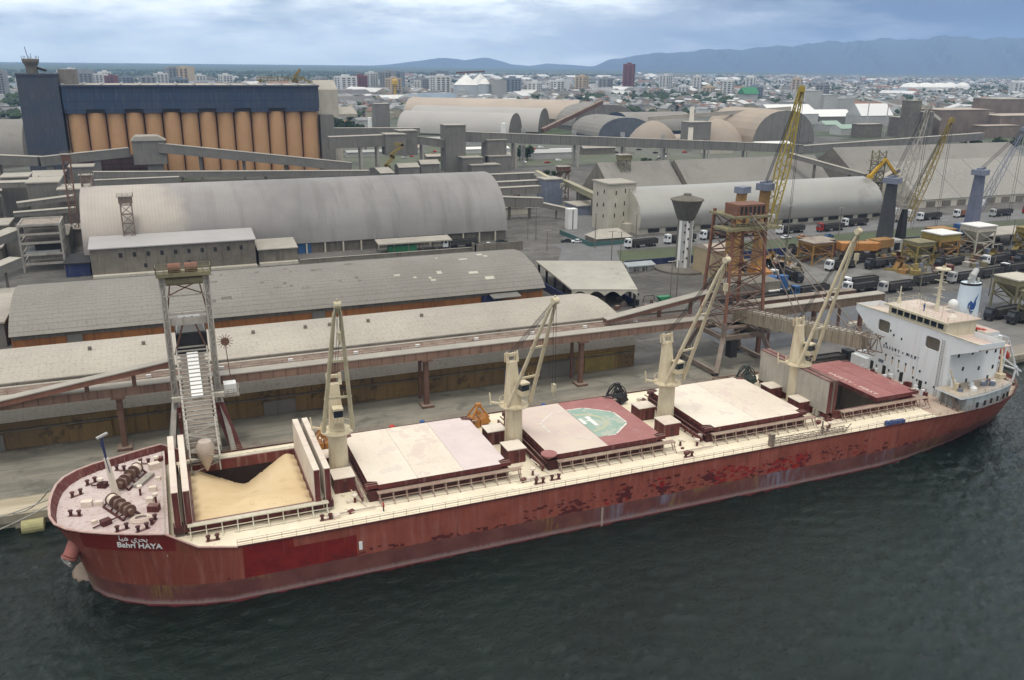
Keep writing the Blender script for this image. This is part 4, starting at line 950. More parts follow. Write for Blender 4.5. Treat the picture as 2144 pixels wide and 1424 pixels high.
# funnel
fu = thing('funnel', None, None, (174.2, 16, 20.2), parent=ship)
a = MB(); b = 0; n = 28; FX, FY = 174.3, 15.0
for z, lx, ly, dx in ((17.0, 3.0, 2.1, 0), (29.6, 2.35, 1.75, .1)):
    for i in range(n):
        t = 2*pi*i/n; a.v.append((FX+dx+lx*cos(t), FY+ly*sin(t), z))
for i in range(n): a.f.append((i, (i+1) % n, n+(i+1) % n, n+i)); a.m.append(0)
a.f.append(tuple(n+i for i in range(n))); a.m.append(0); a.build('funnel_casing', mat('funnel_white', (.62,.72,.80), (.55,.64,.72), .3, .45), fu, smooth=True)
a = MB()
for i in range(n): t, t2 = 2*pi*i/n, 2*pi*(i+1)/n; a.face([(FX+.1+2.4*cos(t), FY+1.8*sin(t), 29.3), (FX+.1+2.4*cos(t2), FY+1.8*sin(t2), 29.3), (FX+.1+2.4*cos(t2), FY+1.8*sin(t2), 29.75), (FX+.1+2.4*cos(t), FY+1.8*sin(t), 29.75)])
a.build('funnel_rim', m_dark, fu)
a = MB(); a.tube((FX+.1, FY, 29.5), (FX+.1, FY, 31.2), .7, .7, 14); a.tube((FX+.1, FY, 30.9), (FX+1.5, FY+.4, 32.2), .7, .55, 14); a.tube((FX-1.2, FY-.5, 29.5), (FX-1.4, FY-.5, 30.8), .3, .3, 10); a.tube((FX+1.3, FY-.5, 29.5), (FX+1.3, FY-.5, 30.6), .3, .3, 10)
a.build('exhaust_pipe', m_grey, fu, smooth=True)
def fun(u, v, out=.08):
    """point on the funnel's forward-near quarter; u runs round it, v is height"""
    t = radians(236)+u/2.2; k = (v-17)/12.6; lx, ly = 3.0-.65*k+out, 2.1-.35*k+out; return (FX+.1*k+lx*cos(t), FY+ly*sin(t), v)
def blob(mb, pts):
    c = (sum(p[0] for p in pts)/len(pts), sum(p[1] for p in pts)/len(pts))
    for p, q in zip(pts, pts[1:]+pts[:1]): mb.face([fun(*c), fun(*p), fun(*q)])
a = MB(); blob(a, [(-.2,24.6),(.5,24.2),(1.1,24.4),(1.35,25.2),(1.25,26.2),(1.75,27.6),(1.1,26.7),(.95,25.7),(.7,25.1),(.35,25.2),(.55,25.8),(.2,26.2),(-.25,25.5)])
blob(a, [(-.35,25.0),(.1,24.0),(.6,23.3),(1.1,24.0),(.5,24.0)])
a.build('funnel_emblem', m_logo, fu)
a = MB(); a.box(171.2, 175, 7.0, 12.5, 20.2, 21.2, 0, 1); a.box(171.5, 177, 12, 21, 17, 20.0, 0, 1); a.build('funnel_deck', [m_house, m_reddeck], ship)
a = MB(); a.cbox(171.6, 9.6, 20.5, .8, .9, 1.1, 0, 0); a.cbox(172.6, 8.9, 20.5, .7, .9, .9, 0, 0); a.build('fire_locker', m_red, ship)
# free-fall lifeboat on its frame over the stern
lf = thing('lifeboat_frame', None, None, (180, 12, 8), parent=ship)
a = MB()
for y in (9.0, 13.2):
    a.bar((176.6, y, 8), (176.2, y, 20.2), .35); a.bar((176.2, y, 20.2), (180.6, y, 18.6), .35); a.bar((180.6, y, 18.6), (185.8, y, 9.5), .3); a.bar((176.4, y, 16.5), (186.5, y, 10.4), .35)
    a.bar((184.4, y, 8), (184.9, y, 11.8), .3); a.bar((180.5, y, 8), (180.6, y, 18.6), .3)
for x, z in ((176.2, 20.2), (180.6, 18.6), (186.5, 10.4), (178, 15.5)): a.bar((x, 9.0, z), (x, 13.2, z), .3)
a.build('frame_member', m_house, lf)
a = MB(); c0, c1 = Vector((177.6, 11.1, 17.2)), Vector((184.4, 11.1, 12.9)); d_ = (c1-c0).normalized(); u_ = Vector((-d_.z, 0, d_.x))*-1; u_ = Vector((0, 1, 0)).cross(d_)*-1
secs = [(0, .55, .8), (.12, 1.2, 1.3), (.5, 1.45, 1.5), (.85, 1.1, 1.15), (1.0, .25, .4)]; n = 14; b = 0
for t, w_, h_ in secs:
    c = c0.lerp(c1, t)
    for i in range(n): q = 2*pi*i/n; p = c+Vector((0, 1, 0))*w_*cos(q)+u_*h_*sin(q); a.v.append(tuple(p))
for j in range(len(secs)-1):
    for i in range(n): a.f.append((j*n+i, j*n+(i+1) % n, (j+1)*n+(i+1) % n, (j+1)*n+i)); a.m.append(0)
a.f += [tuple(range(n)), tuple((len(secs)-1)*n+i for i in range(n))]; a.m += [0, 0]
lbo = a.build('lifeboat', m_red, ship, smooth=True)
a = MB(); a.tube((176.6, 6.2, 8), (176.6, 6.2, 11.5), .7, .7, 14); a.tube((176.6, 6.2, 11.2), (177.6, 7.6, 17), .35, .2, 10); a.cbox(176.6, 6.2, 11.2, 1.6, 1.4, .9); a.build('provision_crane', m_crane, ship)
a = MB(); rr = random.Random(9)
for k in range(22): x, y = rr.uniform(177, 185), rr.uniform(8, 22); a = MB(); a.cbox(x, y, 8, rr.uniform(.4, 1.6), rr.uniform(.4, 1.2), rr.uniform(.3, 1.1), rr.uniform(0, 3)); a.build('mooring_machine', rr.choice((m_rust, m_maroond, m_rust2)), ship)
for x, y, a_ in [(179, 6.2, -.5), (182.5, 9.5, -.8), (179.5, 22, 0), (181, 15, 1)]: bollard(x, y, 8.0, a_)
a = MB(); rr = random.Random(19)
for k in range(30): y = rr.uniform(7, 27); a = MB(); a.cbox(rr.uniform(157.5, 161.5), y, 8.1, rr.uniform(.3, 1), rr.uniform(.3, 1), rr.uniform(.4, 1.6), 0); a.build('deck_box', rr.choice((m_house, m_house, m_maroon)), ship)
# ================================================================== THE PORT
GZ = 2.2
def arch(y0, y1, ze, zt, n=14, flat=1.0):
    """half-ellipse style roof profile from (y0,ze) over zt to (y1,ze)"""
    out = []
    for i in range(n+1):
        a = pi*(1-i/n); cx = (y0+y1)/2; r = (y1-y0)/2
        out.append((cx+r*(abs(cos(a))**flat)*(1 if cos(a) > 0 else -1), ze+(zt-ze)*sin(a)))
    return out
def shed(name, label, cat, x0, x1, prof, roofm, wallm, group=None, inset=.4, endm=None, nx=1, wall=True, z0=GZ):
    ys = [p[0] for p in prof]; s = thing(name, label, cat, ((x0+x1)/2, (min(ys)+max(ys))/2, z0), group)
    a = MB(); a.prismx(prof, x0, x1, 0, 1, nx=nx); a.build('roof', [roofm, endm or wallm], s, smooth=True)
    if wall:
        a = MB(); ya, yb = prof[0][0]+inset, prof[-1][0]-inset; zt_ = min(prof[0][1], prof[-1][1])
        a.box(x0+.2, x1-.2, min(ya, yb), max(ya, yb), z0-.05, zt_); a.build('wall', wallm, s)
    return s
def bx_part(name, mt, parent, *boxes):
    a = MB()
    for b in boxes: a.box(*b)
    return a.build(name, mt, parent)
# --- the three quay warehouses
A_ = shed('warehouse', 'long pale curved-roof warehouse nearest the quay, behind the red ship', 'warehouse', -60, 122.3,
     [(60.3,8.0),(62.5,9.6),(66.2,11.3),(71.2,12.9),(77,13.9),(82,14.3),(87,13.9),(92,12.9),(97,11.3),(100.8,9.6),(103,8.0)][:8]+[(96,11.4),(99.6,9.6),(101.5,8)], m_roofA, m_wallA, 'long warehouses along the quay', inset=1.2)
for x0, x1, z1 in [(-44,-37,5.2),(-20,-12.5,5.4),(-2,6,5.6),(34.5,41,5.2),(88,93,5.3),(97,106,6.2),(108.5,116.5,6.6)]:
    bx_part('sliding_door', m_clad0 if x0 in (97, -20, 34.5) else m_wallA if x0 < 0 else m_yel if x0 > 108 else m_grays, A_, (x0, x1, 61.2, 61.5, GZ, z1))
a = MB(); a.box(-60, 121.5, 60.9, 61.5, 5.9, 6.15); a.build('wall_ledge', m_conc, A_)
for x in (10, 28, 66, 84): pass
for x in (2, 12.4, 35, 46.5, 52, 61, 74): bx_part('roof_vent', m_conc, A_, (x, x+.7, 80.5, 81.2, 14, 14.9))
B_ = shed('warehouse', 'long grey fibre-roofed warehouse with an orange wall, middle of the three behind the ship', 'warehouse', -18.5, 125.3,
     [(121,7.2),(123.3,9.3),(127,11.3),(131.5,12.8),(137,14.0),(142,14.4),(147,14.0),(152.5,12.8),(157,11.3),(160.7,9.3),(163,7.2)], m_roofB, m_wallB, 'long warehouses along the quay', inset=1.6)
a = MB(); a.box(-18, 124.6, 122.2, 122.8, 5.9, 6.8); a.build('wall_band', m_conc, B_)
for x0, mt in ((105, m_navy), (20, m_blue), (55, m_clad0), (-6, m_clad0)): bx_part('sliding_door', mt, B_, (x0, x0+(6.5 if x0 == 105 else 3.5), 121.9, 122.6, GZ, 6.2))
a = MB(); a.prismx([(117.5,6.1),(122.6,6.7),(122.6,6.9),(117.5,6.3)], 107, 116); a.build('door_canopy', m_clad0, B_)
rr = random.Random(4)
for k in range(34):
    x, y = rr.uniform(20, 124), rr.uniform(125, 141); z = 14.4-((142-y)/21)**2*7.0+.1; s_ = rr.uniform(.8, 2.0) if x > 90 else rr.uniform(.7, 1.2)
    i = max(q for q in range(6) if B_ and [121,123.3,127,131.5,137,142][q] <= y); pr_ = [(121,7.2),(123.3,9.3),(127,11.3),(131.5,12.8),(137,14.0),(142,14.4)]
    (ya, za), (yb, zb2) = pr_[i], pr_[min(i+1, 5)]; f_ = lambda yy: za+(zb2-za)*(yy-ya)/(max(yb-ya, .1))+.04; y2 = min(y+s_, yb); xe = x+s_*rr.choice((1, 1, 2.5))
    if y2-y > .3: MB().face([(x,y,f_(y)),(xe,y,f_(y)),(xe,y2,f_(y2)),(x,y2,f_(y2))]).build('roof_patch', m_concl if x > 78 else m_conc, B_)
C_ = shed('warehouse', 'huge barrel-roofed bulk store with a dust plume stain at its left end', 'warehouse', -7, 151.5,
     [(217.5,6.2)]+[(217.5+ .55*23*(1-cos(t))*1.0*1.0 if False else 242-24.5*cos(t), 6.2+21.2*sin(t)**.92) for t in [radians(q) for q in range(12, 170, 12)]]+[(266.5,6.2)], m_roofC, m_conc, inset=1.0, nx=1)
for x in range(62, 150, 7): bx_part('buttress', m_concl, C_, (x, x+.5, 217.2, 218.6, GZ, 6.0))
bx_part('sliding_door', m_blue, C_, (66.2, 71, 218.0, 218.5, GZ, 7.0))
def slopebox(name, label, x0, x1, y0, y1, zf, zb, wm, rm, over=.5):
    t = thing(name, label, 'building', ((x0+x1)/2, (y0+y1)/2, GZ)); a = MB(); a.prismx([(y0,GZ),(y1,GZ),(y1,zb),(y0,zf)], x0, x1); a.build('wall', wm, t)
    a = MB(); a.prismx([(y0-over,zf),(y1,zb+.02),(y1,zb+.4),(y0-over,zf+.35)], x0-.4, x1+.4); a.build('roof', rm, t); return t
L1 = slopebox('annex_building', 'long lean-to building with small square windows in front of the barrel-roofed store', -4.2, 49, 203, 216.5, 11.6, 13.2, m_conc, mat('lilac_metal_roof', (.41,.39,.385), (.34,.325,.315), .1, .7))
for k in range(10): bx_part('window', m_dark, L1, (4.5+k*4.35, 5.6+k*4.35, 202.9, 203.05, 8.4, 9.9))
for x in (12, 26): bx_part('window', m_dark, L1, (x, x+1, 202.9, 203.05, 4.5, 5.8))
bx_part('loading_ledge', m_concl, L1, (-4, 49, 200.5, 203, 2.15, 3.0))
L2 = slopebox('annex_building', 'small lean-to with a pale roof at the right end of the long annex', 50, 63.5, 203.5, 214, 7.6, 9.2, m_conc, m_cladroof)
bx_part('loading_ledge', m_concl, L2, (50, 63.5, 201.5, 203.5, 2.15, 3.2))
def canopy(name, label, x0, x1, y0, y1, z, rm, pm, th=.5, legs=4):
    t = thing(name, label, 'canopy', ((x0+x1)/2, (y0+y1)/2, GZ)); a = MB(); a.prismx([(y0,z),(y1,z+.8),(y1,z+.8+th),(y0,z+th)], x0, x1); a.build('roof', rm, t)
    for k in range(legs):
        x = x0+.6+(x1-x0-1.2)*k/(legs-1)
        for y in (y0+.5, y1-.5): bx_part('post', pm, t, (x-.15, x+.15, y-.15, y+.15, GZ, z+.1))
    return t
L3 = canopy('weighing_canopy', 'low flat canopy over a green kiosk beside the barrel-roofed store', 94.5, 124, 207, 213, 5.6, m_cladroof, m_conc, legs=6)
bx_part('kiosk', m_green, L3, (99, 110, 208.5, 212, GZ, 4.6))
w_ = thing('boundary_wall', 'low grey yard wall in front of the barrel-roofed store', 'wall', (100, 203, GZ)); bx_part('wall', m_conc, w_, (64, 130, 201.0, 201.4, GZ, 3.6), (130, 150, 197, 197.5, GZ, 5.6), (130, 130.5, 197, 201, GZ, 5.6)); bx_part('wall_cap', m_cladroof, w_, (64, 130, 200.9, 201.5, 3.6, 3.75))
# timber tower pieces on the barrel roof
def roof_tower(label, x, y, z0, z1, w=4.0, lean=0, mt=None):
    t = thing('conveyor_head_tower', label, 'tower', (x, y, z0)); a = MB(); a.truss((x, y+lean, z0), (x, y, z1), w, w*.8, max(3, int((z1-z0)/3)), .35, upv=(0, 1, 0)); a.build('lattice', mt or m_rust2, t)
    a = MB(); a.box(x-w*.62, x+w*.62, y-w*.5, y+w*.5, z1-2.5, z1-.2); a.build('head_box', mt or m_rust2, t); a = MB(); a.box(x-w*.75, x+w*.75, y-w*.6, y+w*.6, z1-.2, z1+.05); a.build('platform', m_pale, t)
    a = MB(); rail_run(a, [(x-w*.7, y-w*.6, z1), (x+w*.7, y-w*.6, z1), (x+w*.7, y+w*.6, z1)], 1.2, 1.3, .1); a.build('railing', m_rust2, t); return t
roof_tower('lattice conveyor head standing on the dusty end of the barrel roof', 8.2, 217.5, 8, 27.0, 3.6, -1.5)
roof_tower('twin-legged lattice tower at the far left top of the barrel roof', -5.0, 246, 14, 31.5, 3.4, -6)
roof_tower('slim rusty tower behind the barrel roof, under the blue silo tower', -12.5, 268, 8, 37, 2.6, -4, m_rust)
# --- canopy with wavy fascia
cv = thing('open_canopy', 'wide open-sided concrete canopy with a scalloped front edge', 'canopy', (140, 128, GZ))
cx0, cx1, cy0, cy1, zc = 127.5, 150.5, 108.5, 150, 7.6
a = MB(); a.face([(129,117,zc),(150,108.5,zc),(166,142,zc),(137,153,zc)][::1]); a.v = [(x, y, z) for x, y, z in a.v]
P4 = [(130.5,113.5),(149,106.5),(163.5,142.5),(136,153)]
a = MB(); a.prismz(P4, zc, zc+.5, 0); a.build('roof', mat('canopy_concrete', (.44,.42,.36), (.33,.315,.27), .12, .9, spots=(.25,.6,.5,(.24,.23,.20))), cv)
a = MB(); p, q = Vector((*P4[0], 0)), Vector((*P4[1], 0))
for k in range(4):
    for j in range(10):
        t0, t1 = (k+j/10)/4, (k+(j+1)/10)/4; s0, s1 = sin(pi*j/10), sin(pi*(j+1)/10); A0, A1 = p.lerp(q, t0), p.lerp(q, t1)
        a.face([(A0.x, A0.y, zc-1.6+1.4*s0), (A1.x, A1.y, zc-1.6+1.4*s1), (A1.x, A1.y, zc+.1), (A0.x, A0.y, zc+.1)])
a.build('scalloped_fascia', m_concl, cv)
for k in range(5):
    for (s_, e_) in ((P4[0], P4[3]), (P4[1], P4[2])):
        u = (k+.1)/4.3; x, y = s_[0]+(e_[0]-s_[0])*u, s_[1]+(e_[1]-s_[1])*u; x += .8 if s_ is P4[0] else -.8; bx_part('column', m_dark, cv, (x-.3, x+.3, y-.3, y+.3, GZ, zc))
bx_part('low_partition', m_navy, cv, (131.5, 132, 114, 150, GZ, 4.6)); bx_part('low_partition', m_navy, cv, (149.3, 149.6, 109, 122, GZ, 4.4))
rr = random.Random(6)
for k in range(26):
    x, y = rr.uniform(134, 158), rr.uniform(104, 126); s_ = rr.uniform(.7, 2.2); o = MB().cbox(x, y, GZ, s_, s_*.7, rr.uniform(.5, 1.8), rr.uniform(0, 3)).build('scrap_crate', rr.choice((m_rust, m_dark, m_grays, m_rust2)))
    tag(o, '%s crate or scrap piece %s' % ({m_rust.name:'rusty', m_dark.name:'black', m_grays.name:'slate grey', m_rust2.name:'dusty brown'}[o.data.materials[0].name], 'under the scalloped canopy edge' if x < 142 else 'in the open yard right of the scalloped canopy' if x > 150 else 'just in front of the scalloped canopy'), 'crate', 'odd crates strewn round the open canopy')
# --- water tower
wt = thing('water_tower', 'concrete water tower with a funnel-shaped tank on white-striped shaft', 'water tower', (191.7, 147.5, GZ))
a = MB(); a.lathe(191.7, 147.5, [(2.75, GZ), (2.75, 20.2)], 24); a.build('shaft', m_conc, wt, smooth=True)
a = MB(); a.lathe(191.7, 147.5, [(2.9, 20.0), (3.2, 20.6), (5.6, 27.0)], 28); a.build('tank', mat('dark_stained_concrete', (.15,.145,.125), (.10,.095,.085), .4, .9, streak=.6), wt, smooth=True)
a = MB(); a.lathe(191.7, 147.5, [(5.9, 26.95), (5.9, 27.3), (1.4, 28.6), (1.4, 29.2), (.2, 29.4)], 28); a.build('tank_roof', m_conc, wt)
for k in range(6):
    th = radians(200+k*28); a = MB()
    for q in (-.15, .0, .15):
        t0, t1 = th+q-.075, th+q+.075; R = 2.79; a.face([(191.7+R*cos(t0), 147.5+R*sin(t0), 2.8), (191.7+R*cos(t1), 147.5+R*sin(t1), 2.8), (191.7+R*cos(t1), 147.5+R*sin(t1), 19.9), (191.7+R*cos(t0), 147.5+R*sin(t0), 19.9)])
    a.build('painted_stripe', m_grey if k % 2 else m_text, wt)
for z in (5, 8.5, 12, 15.5, 18): 
    for th in (236, 262): a = MB(); th_ = radians(th); a.cbox(191.7+2.85*cos(th_), 147.5+2.85*sin(th_), z+(th > 240)*1.2, .5, .2, .7, th_+pi/2); a.build('vent_hole', m_dark, wt)
a = MB(); a.lathe(190.4, 146.5, [(9.5, GZ), (9.5, GZ+.7)], 28); a.build('base_slab', m_conc, wt)
# --- barrel store D, white elevator tower
D_ = shed('warehouse', 'silvery barrel-roofed store beside the truck road, white tower at its left end', 'warehouse', 209, 343.5,
     [(208,5.0),(206.9,9.5),(208.6,14.2),(212.5,18.0),(217.5,20.2),(222,20.8),(226.5,20.2),(231.5,18),(235.4,14.2),(237.1,9.5),(236,5)], m_roofD, m_concl, inset=1.0)
for x in range(214, 342, 9): bx_part('wall_bay', m_dark, D_, (x, x+5.5, 208.6, 209.1, 2.9, 4.4))
E_ = thing('elevator_tower', 'square white grain elevator tower with slit windows by the silvery barrel store', 'tower', (205, 226, GZ))
a = MB(); a.box(199, 212.5, 218.5, 233, GZ, 22.8); a.build('wall', m_concl, E_); a = MB(); a.box(198.5, 213, 218, 233.5, 22.8, 23.4); a.build('roof', m_cladroof, E_)
for x, z in [(203.5,18.3),(208,19),(210,18.8),(203.3,13),(207.8,13.6),(203.1,8.5),(207.6,9),(210,9.4),(207.5,4.8),(210.4,13.9),(211.4,18.8)]: bx_part('window', m_dark, E_, (x-1.0, x-.5, 218.4, 218.52, z, z+1.8))
for y, z in [(222,18.6),(222,13),(222,8),(228,17),(228,12)]: bx_part('window', m_dark, E_, (198.9, 199.02, y, y+.8, z, z+1.6))
bx_part('ground_floor_porch', m_concl, E_, (206, 213, 214.5, 218.5, GZ, 6.0))
# --- flat-gabled grey sheds behind
def gable(name, label, x0, x1, y0, y1, ze, zr, rm, wm, cat='warehouse', group=None, yr=None, hip=0):
    yr = (y0+y1)/2 if yr is None else yr; t = thing(name, label, cat, ((x0+x1)/2, (y0+y1)/2, GZ), group); a = MB()
    a.face([(x0,y0,ze),(x1,y0,ze),(x1-hip,yr,zr),(x0+hip,yr,zr)]); a.face([(x1,y1,ze),(x0,y1,ze),(x0+hip,yr,zr),(x1-hip,yr,zr)])
    a.face([(x0,y1,ze),(x0,y0,ze),(x0+hip,yr,zr)], 0 if hip else 1); a.face([(x1,y0,ze),(x1,y1,ze),(x1-hip,yr,zr)], 0 if hip else 1); a.face([(x0,y0,ze),(x0,y1,ze),(x1,y1,ze),(x1,y0,ze)], 1)
    a.build('roof', [rm, wm], t)
    if ze > GZ+.5: a = MB(); a.box(x0+.3, x1-.3, y0+.5, y1-.5, GZ, ze); a.build('wall', wm, t)
    return t
gable('storage_shed', 'grey pitched-roof shed with a dark gable gap, left half behind the white elevator tower', 221, 262, 248, 292, 8, 26, m_roofE, m_conc, yr=272)
gable('storage_shed', 'wide flat grey roof slope behind the silvery barrel store', 263, 352, 246, 290, 9, 26.5, m_roofE, m_conc, yr=268)
gable('storage_shed', 'large grey shed roof at the right, behind the long ribbed shed', 393, 540, 268, 330, 6, 26.5, m_roofE, m_conc, yr=300)
G_ = gable('storage_shed', 'long ribbed grey shed running out of frame at the right beside the trucks', 386.5, 720, 224.5, 276, 6.5, 23.5, m_roofG, m_concl, yr=251)
for x in range(392, 700, 11): bx_part('wall_bay', m_conc, G_, (x, x+6, 224.7, 225.1, 2.6, 5.4))
gable('small_shed', 'little hipped hut roof beside the side road and its green fence', 182, 199, 196, 207, 4.4, 7.4, m_cladroof, m_conc, 'shed', hip=4)
# --- silo block
S_ = thing('silo_block', 'huge ochre grain silo block topped by a dark blue gallery', 'silo', (48, 500, GZ))
for k in range(14):
    a = MB(); x = -21.4+k*10.66; a.tube((x, 484.9, GZ), (x, 484.9, 41), 5.05, 5.05, 22); a.build('silo_cylinder', m_silo, S_, smooth=True)
bx_part('silo_core', mat('dark_silo_joint', (.10,.06,.05), None, .5, .9), S_, (-27, 122.5, 485.5, 520, GZ, 40.8)); bx_part('side_wall', m_silo, S_, (122.5, 123.2, 486, 520, GZ, 40.5), (-27.6, -27, 486, 520, GZ, 40.5))
a = MB(); a.box(-27.5, 123.2, 479, 520, 43.2, 56.2)
for k in range(14):
    if k % 2 == 0 or k == 13: a.box(-26.6+k*10.66, -16+k*10.66, 479, 482, 40.8, 43.2)
a.build('blue_gallery', m_silob, S_)
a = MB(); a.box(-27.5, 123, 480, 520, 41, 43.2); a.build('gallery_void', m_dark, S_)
a = MB(); a.box(-28, 123.8, 478.2, 521, 56.2, 57.3, 0, 1); a.build('gallery_roof', [m_silob, m_cladroof], S_)
for k in range(15): bx_part('roof_upstand', m_grey, S_, (-27.2+k*10.6, -26.4+k*10.6, 478.3, 520, 57.3, 58.1))
T_ = thing('silo_tower', 'tall dark blue tower with rooftop lookout and antenna left of the silo', 'tower', (-39, 500, GZ))
bx_part('tower_body', m_silot, T_, (-50.2, -28.6, 480, 505, GZ, 62.5)); bx_part('roof_parapet', m_silot, T_, (-50.6, -28.2, 479.6, 505.4, 62.5, 63.6)); bx_part('rear_block', mat('grey_stained_wall', (.26,.25,.23), (.18,.17,.16), .2, .9, streak=.5), T_, (-28.6, -19, 486, 505, 57, 66.0))
a = MB(); a.lathe(-42.6, 492, [(3.2, 63), (3.2, 67.5), (4.6, 70.2), (4.6, 71.6), (.3, 72)], 14); a.build('lookout', m_conc, T_)
a = MB(); a.bar((-43.5, 492, 71), (-44.6, 492, 78.5), .35); a.bar((-42, 492, 71), (-42, 492, 75), .2); a.bar((-40.5, 492, 67), (-35, 490, 65.2), 2.0, 1.2)
for k in range(8): th = k*pi/4; a.bar((-42.6+4.3*cos(th), 492+4.3*sin(th), 71.5), (-42.6+4.5*cos(th), 492+4.5*sin(th), 73.4), .22)
a.build('antenna', m_dark, T_)
s2 = thing('silo_head_house', 'grey stepped head house joined to the right end of the silo block', 'building', (133, 500, GZ))
bx_part('wall', m_clad0, s2, (124, 133, 482, 500, GZ, 38.2)); bx_part('upper_wall', m_concl, s2, (124.5, 139, 495, 520, 36, 54)); a = MB(); a.prismx([(495,54),(520,54),(508,60)], 124.5, 139); a.prismx([(495,36),(512,36),(512,42),(495,38)], 139, 152); a.prismx([(490,GZ),(500,GZ),(500,20),(496,20)], 133, 140); a.build('roof', m_cladroof, s2)
shed('warehouse', 'plain grey barrel-roofed store half hidden left of the blue tower', 'warehouse', -190, -62, arch(560, 640, 9, 31, 12, .8), m_roofE, m_conc)
# --- conveyors
def gallery(name, label, p0, p1, w, h, wm, rm, legs=(), legm=None, group=None, legw=.7, legz=GZ, pitch=0, leggap=None, foot=True):
    p0, p1 = Vector(p0), Vector(p1); m_ = (p0+p1)/2; t = thing(name, label, 'conveyor', (m_.x, m_.y, legz), group)
    a = MB(); a.bar(p0, p1, w, h); a.build('housing', wm, t)
    d = (p1-p0).normalized(); up_ = d.cross(Vector((0, 0, 1))).normalized().cross(d); a = MB()
    if pitch:
        sd = d.cross(Vector((0, 0, 1))).normalized()
        for s_ in (-1, 1): q0, q1 = p0+up_*h/2, p1+up_*h/2; a.face([q0+sd*s_*(w/2+.15), q1+sd*s_*(w/2+.15), q1+up_*pitch, q0+up_*pitch][::s_])
    else: a.bar(p0+up_*(h/2+.1), p1+up_*(h/2+.1), w+.3, .2)
    a.build('roof', rm, t)
    for u in legs:
        q = p0.lerp(p1, u); sd = Vector((-d.y, d.x, 0)).normalized(); a = MB(); gap = leggap or 0
        for s_ in ((-1, 1) if gap else (0,)):
            c = q+sd*s_*gap/2; a.box(c.x-legw/2, c.x+legw/2, c.y-legw/2, c.y+legw/2, legz, q.z-h/2)
        if foot: a.box(q.x-1.2, q.x+1.2, q.y-1.4, q.y+1.4, q.z-h/2-.5, q.z-h/2); a.box(q.x-1.3, q.x+1.3, q.y-1.5, q.y+1.5, legz, legz+.5)
        a.build('support_leg', legm or m_rust, t)
    return t
m_convw = mat('pinkish_gallery_side', (.27,.17,.125), (.17,.105,.08), .5, .8, streak=.5, lines=(('x', 2.4, .22, .6),), dust=.3)
qc = gallery('quay_conveyor', 'long brown quayside conveyor on single columns running behind the ship', (-60, 54.6, 13.9), (137, 54.6, 13.9), 2.6, 1.7, m_convw, m_cladroof, [(x+60)/197 for x in (-32, 8.2, 47.9, 67.4, 104.0)], m_rust, legw=1.0)
q2 = gallery('quay_conveyor', 'darker conveyor deck with walkway lying behind the long brown quayside conveyor', (-60, 59.3, 13.6), (137, 59.3, 13.6), 4.6, 1.0, m_rust, m_rust, [(x+60)/197 for x in (-32, 8.2, 47.9, 67.4, 104.0)], m_rust, legw=.6, foot=False)
a = MB(); a.bar((-60, 61.8, 14.9), (137, 61.8, 14.9), .6, .5); a.build('side_beam', m_conc, q2)
for k in range(13): x = -40+k*13.3; bx_part('lamp_box', m_text, q2, (x, x+.9, 58.2, 58.7, 14.4, 14.9))
a = MB(); rail_run(a, [(-58, 56.8, 14.3), (135, 56.8, 14.3)], 1.0, 4, .07, 2); a.build('railing', m_rust, q2)
gallery('inclined_conveyor', 'pale-topped conveyor climbing up to the left ship loader', (-60, 52.9, 13.4), (-14, 52.9, 14.2), 1.8, .9, m_rust, m_cladroof)
gallery('inclined_conveyor', 'pale-topped tripper conveyor rising towards the left ship loader mast', (-14, 52.9, 14.2), (17.6, 52.9, 18.6), 1.8, 1.0, m_pink, m_cladroof, (.55, .8), m_rust, legz=14.9, foot=False)
gallery('inclined_conveyor', 'ribbed tripper conveyor rising to the right ship loader tower', (112, 58.6, 15.4), (141, 58.6, 19.6), 2.4, 1.0, m_rust, m_cladroof, (.5, .8), m_rust, legz=14.9, foot=False)
a = MB()
for k in range(14): t = k/13; a.bar((113+28*t, 57.2, 16.1+4*t), (113+28*t, 60, 16.1+4*t), .3, .5)
gallery('quay_conveyor', 'brown conveyor continuing behind the right ship loader towards the white bridge', (150, 57, 13.7), (194, 57, 14.2), 2.6, 2.2, mat('brown_gallery', (.23,.17,.12), (.15,.11,.08), .5, .8, streak=.6, lines=(('x', 2.4, .25, .5),)), m_cladroof, (.12, .5, .86), m_rust, legw=.9)
gallery('quay_conveyor', 'upper dusty conveyor deck behind the right ship loader', (150, 61, 14.9), (188, 61, 15.2), 2.2, 1.0, m_rust, m_rust2, (.3, .9), m_rust, legw=.6, foot=False)
# long grey galleries inland
gl_ = gallery('long_gallery', 'very long grey elevated gallery crossing the port behind the sheds, left part', (200, 452, 25.5), (500, 452, 9.5), 5, 6.4, m_clad, m_cladroof, (.17,.33,.46,.58,.7,.82), m_pale, legw=1.6, leggap=6, foot=False)
gallery('long_gallery', 'long grey elevated gallery rising to the right towards the tower', (500, 453, 8.5), (720, 470, 13.4), 5, 6.2, m_clad, m_cladroof, (.3,.6,.9), m_pale, legw=1.6, leggap=6, foot=False)
gallery('covered_conveyor', 'sloping grey conveyor descending in front of the ochre silos', (22, 440, 23.2), (134, 440, 8.6), 6, 5.2, m_clad0, m_cladroof, (.2,.42,.64,.84), m_conc, legw=1.8, foot=False)
t_ = thing('transfer_house', 'grey transfer house with a pitched roof before the ochre silos', 'building', (17, 445, GZ)); bx_part('wall', m_clad0, t_, (8, 26, 438, 452, 14, 27.4)); bx_part('pier', m_clad0, t_, (15, 24, 440, 450, GZ, 14)); a = MB(); a.prismy([(7.5,27.4),(26.5,27.4),(22,30),(10,30)], 437.5, 452.5); a.build('roof', m_cladroof, t_)
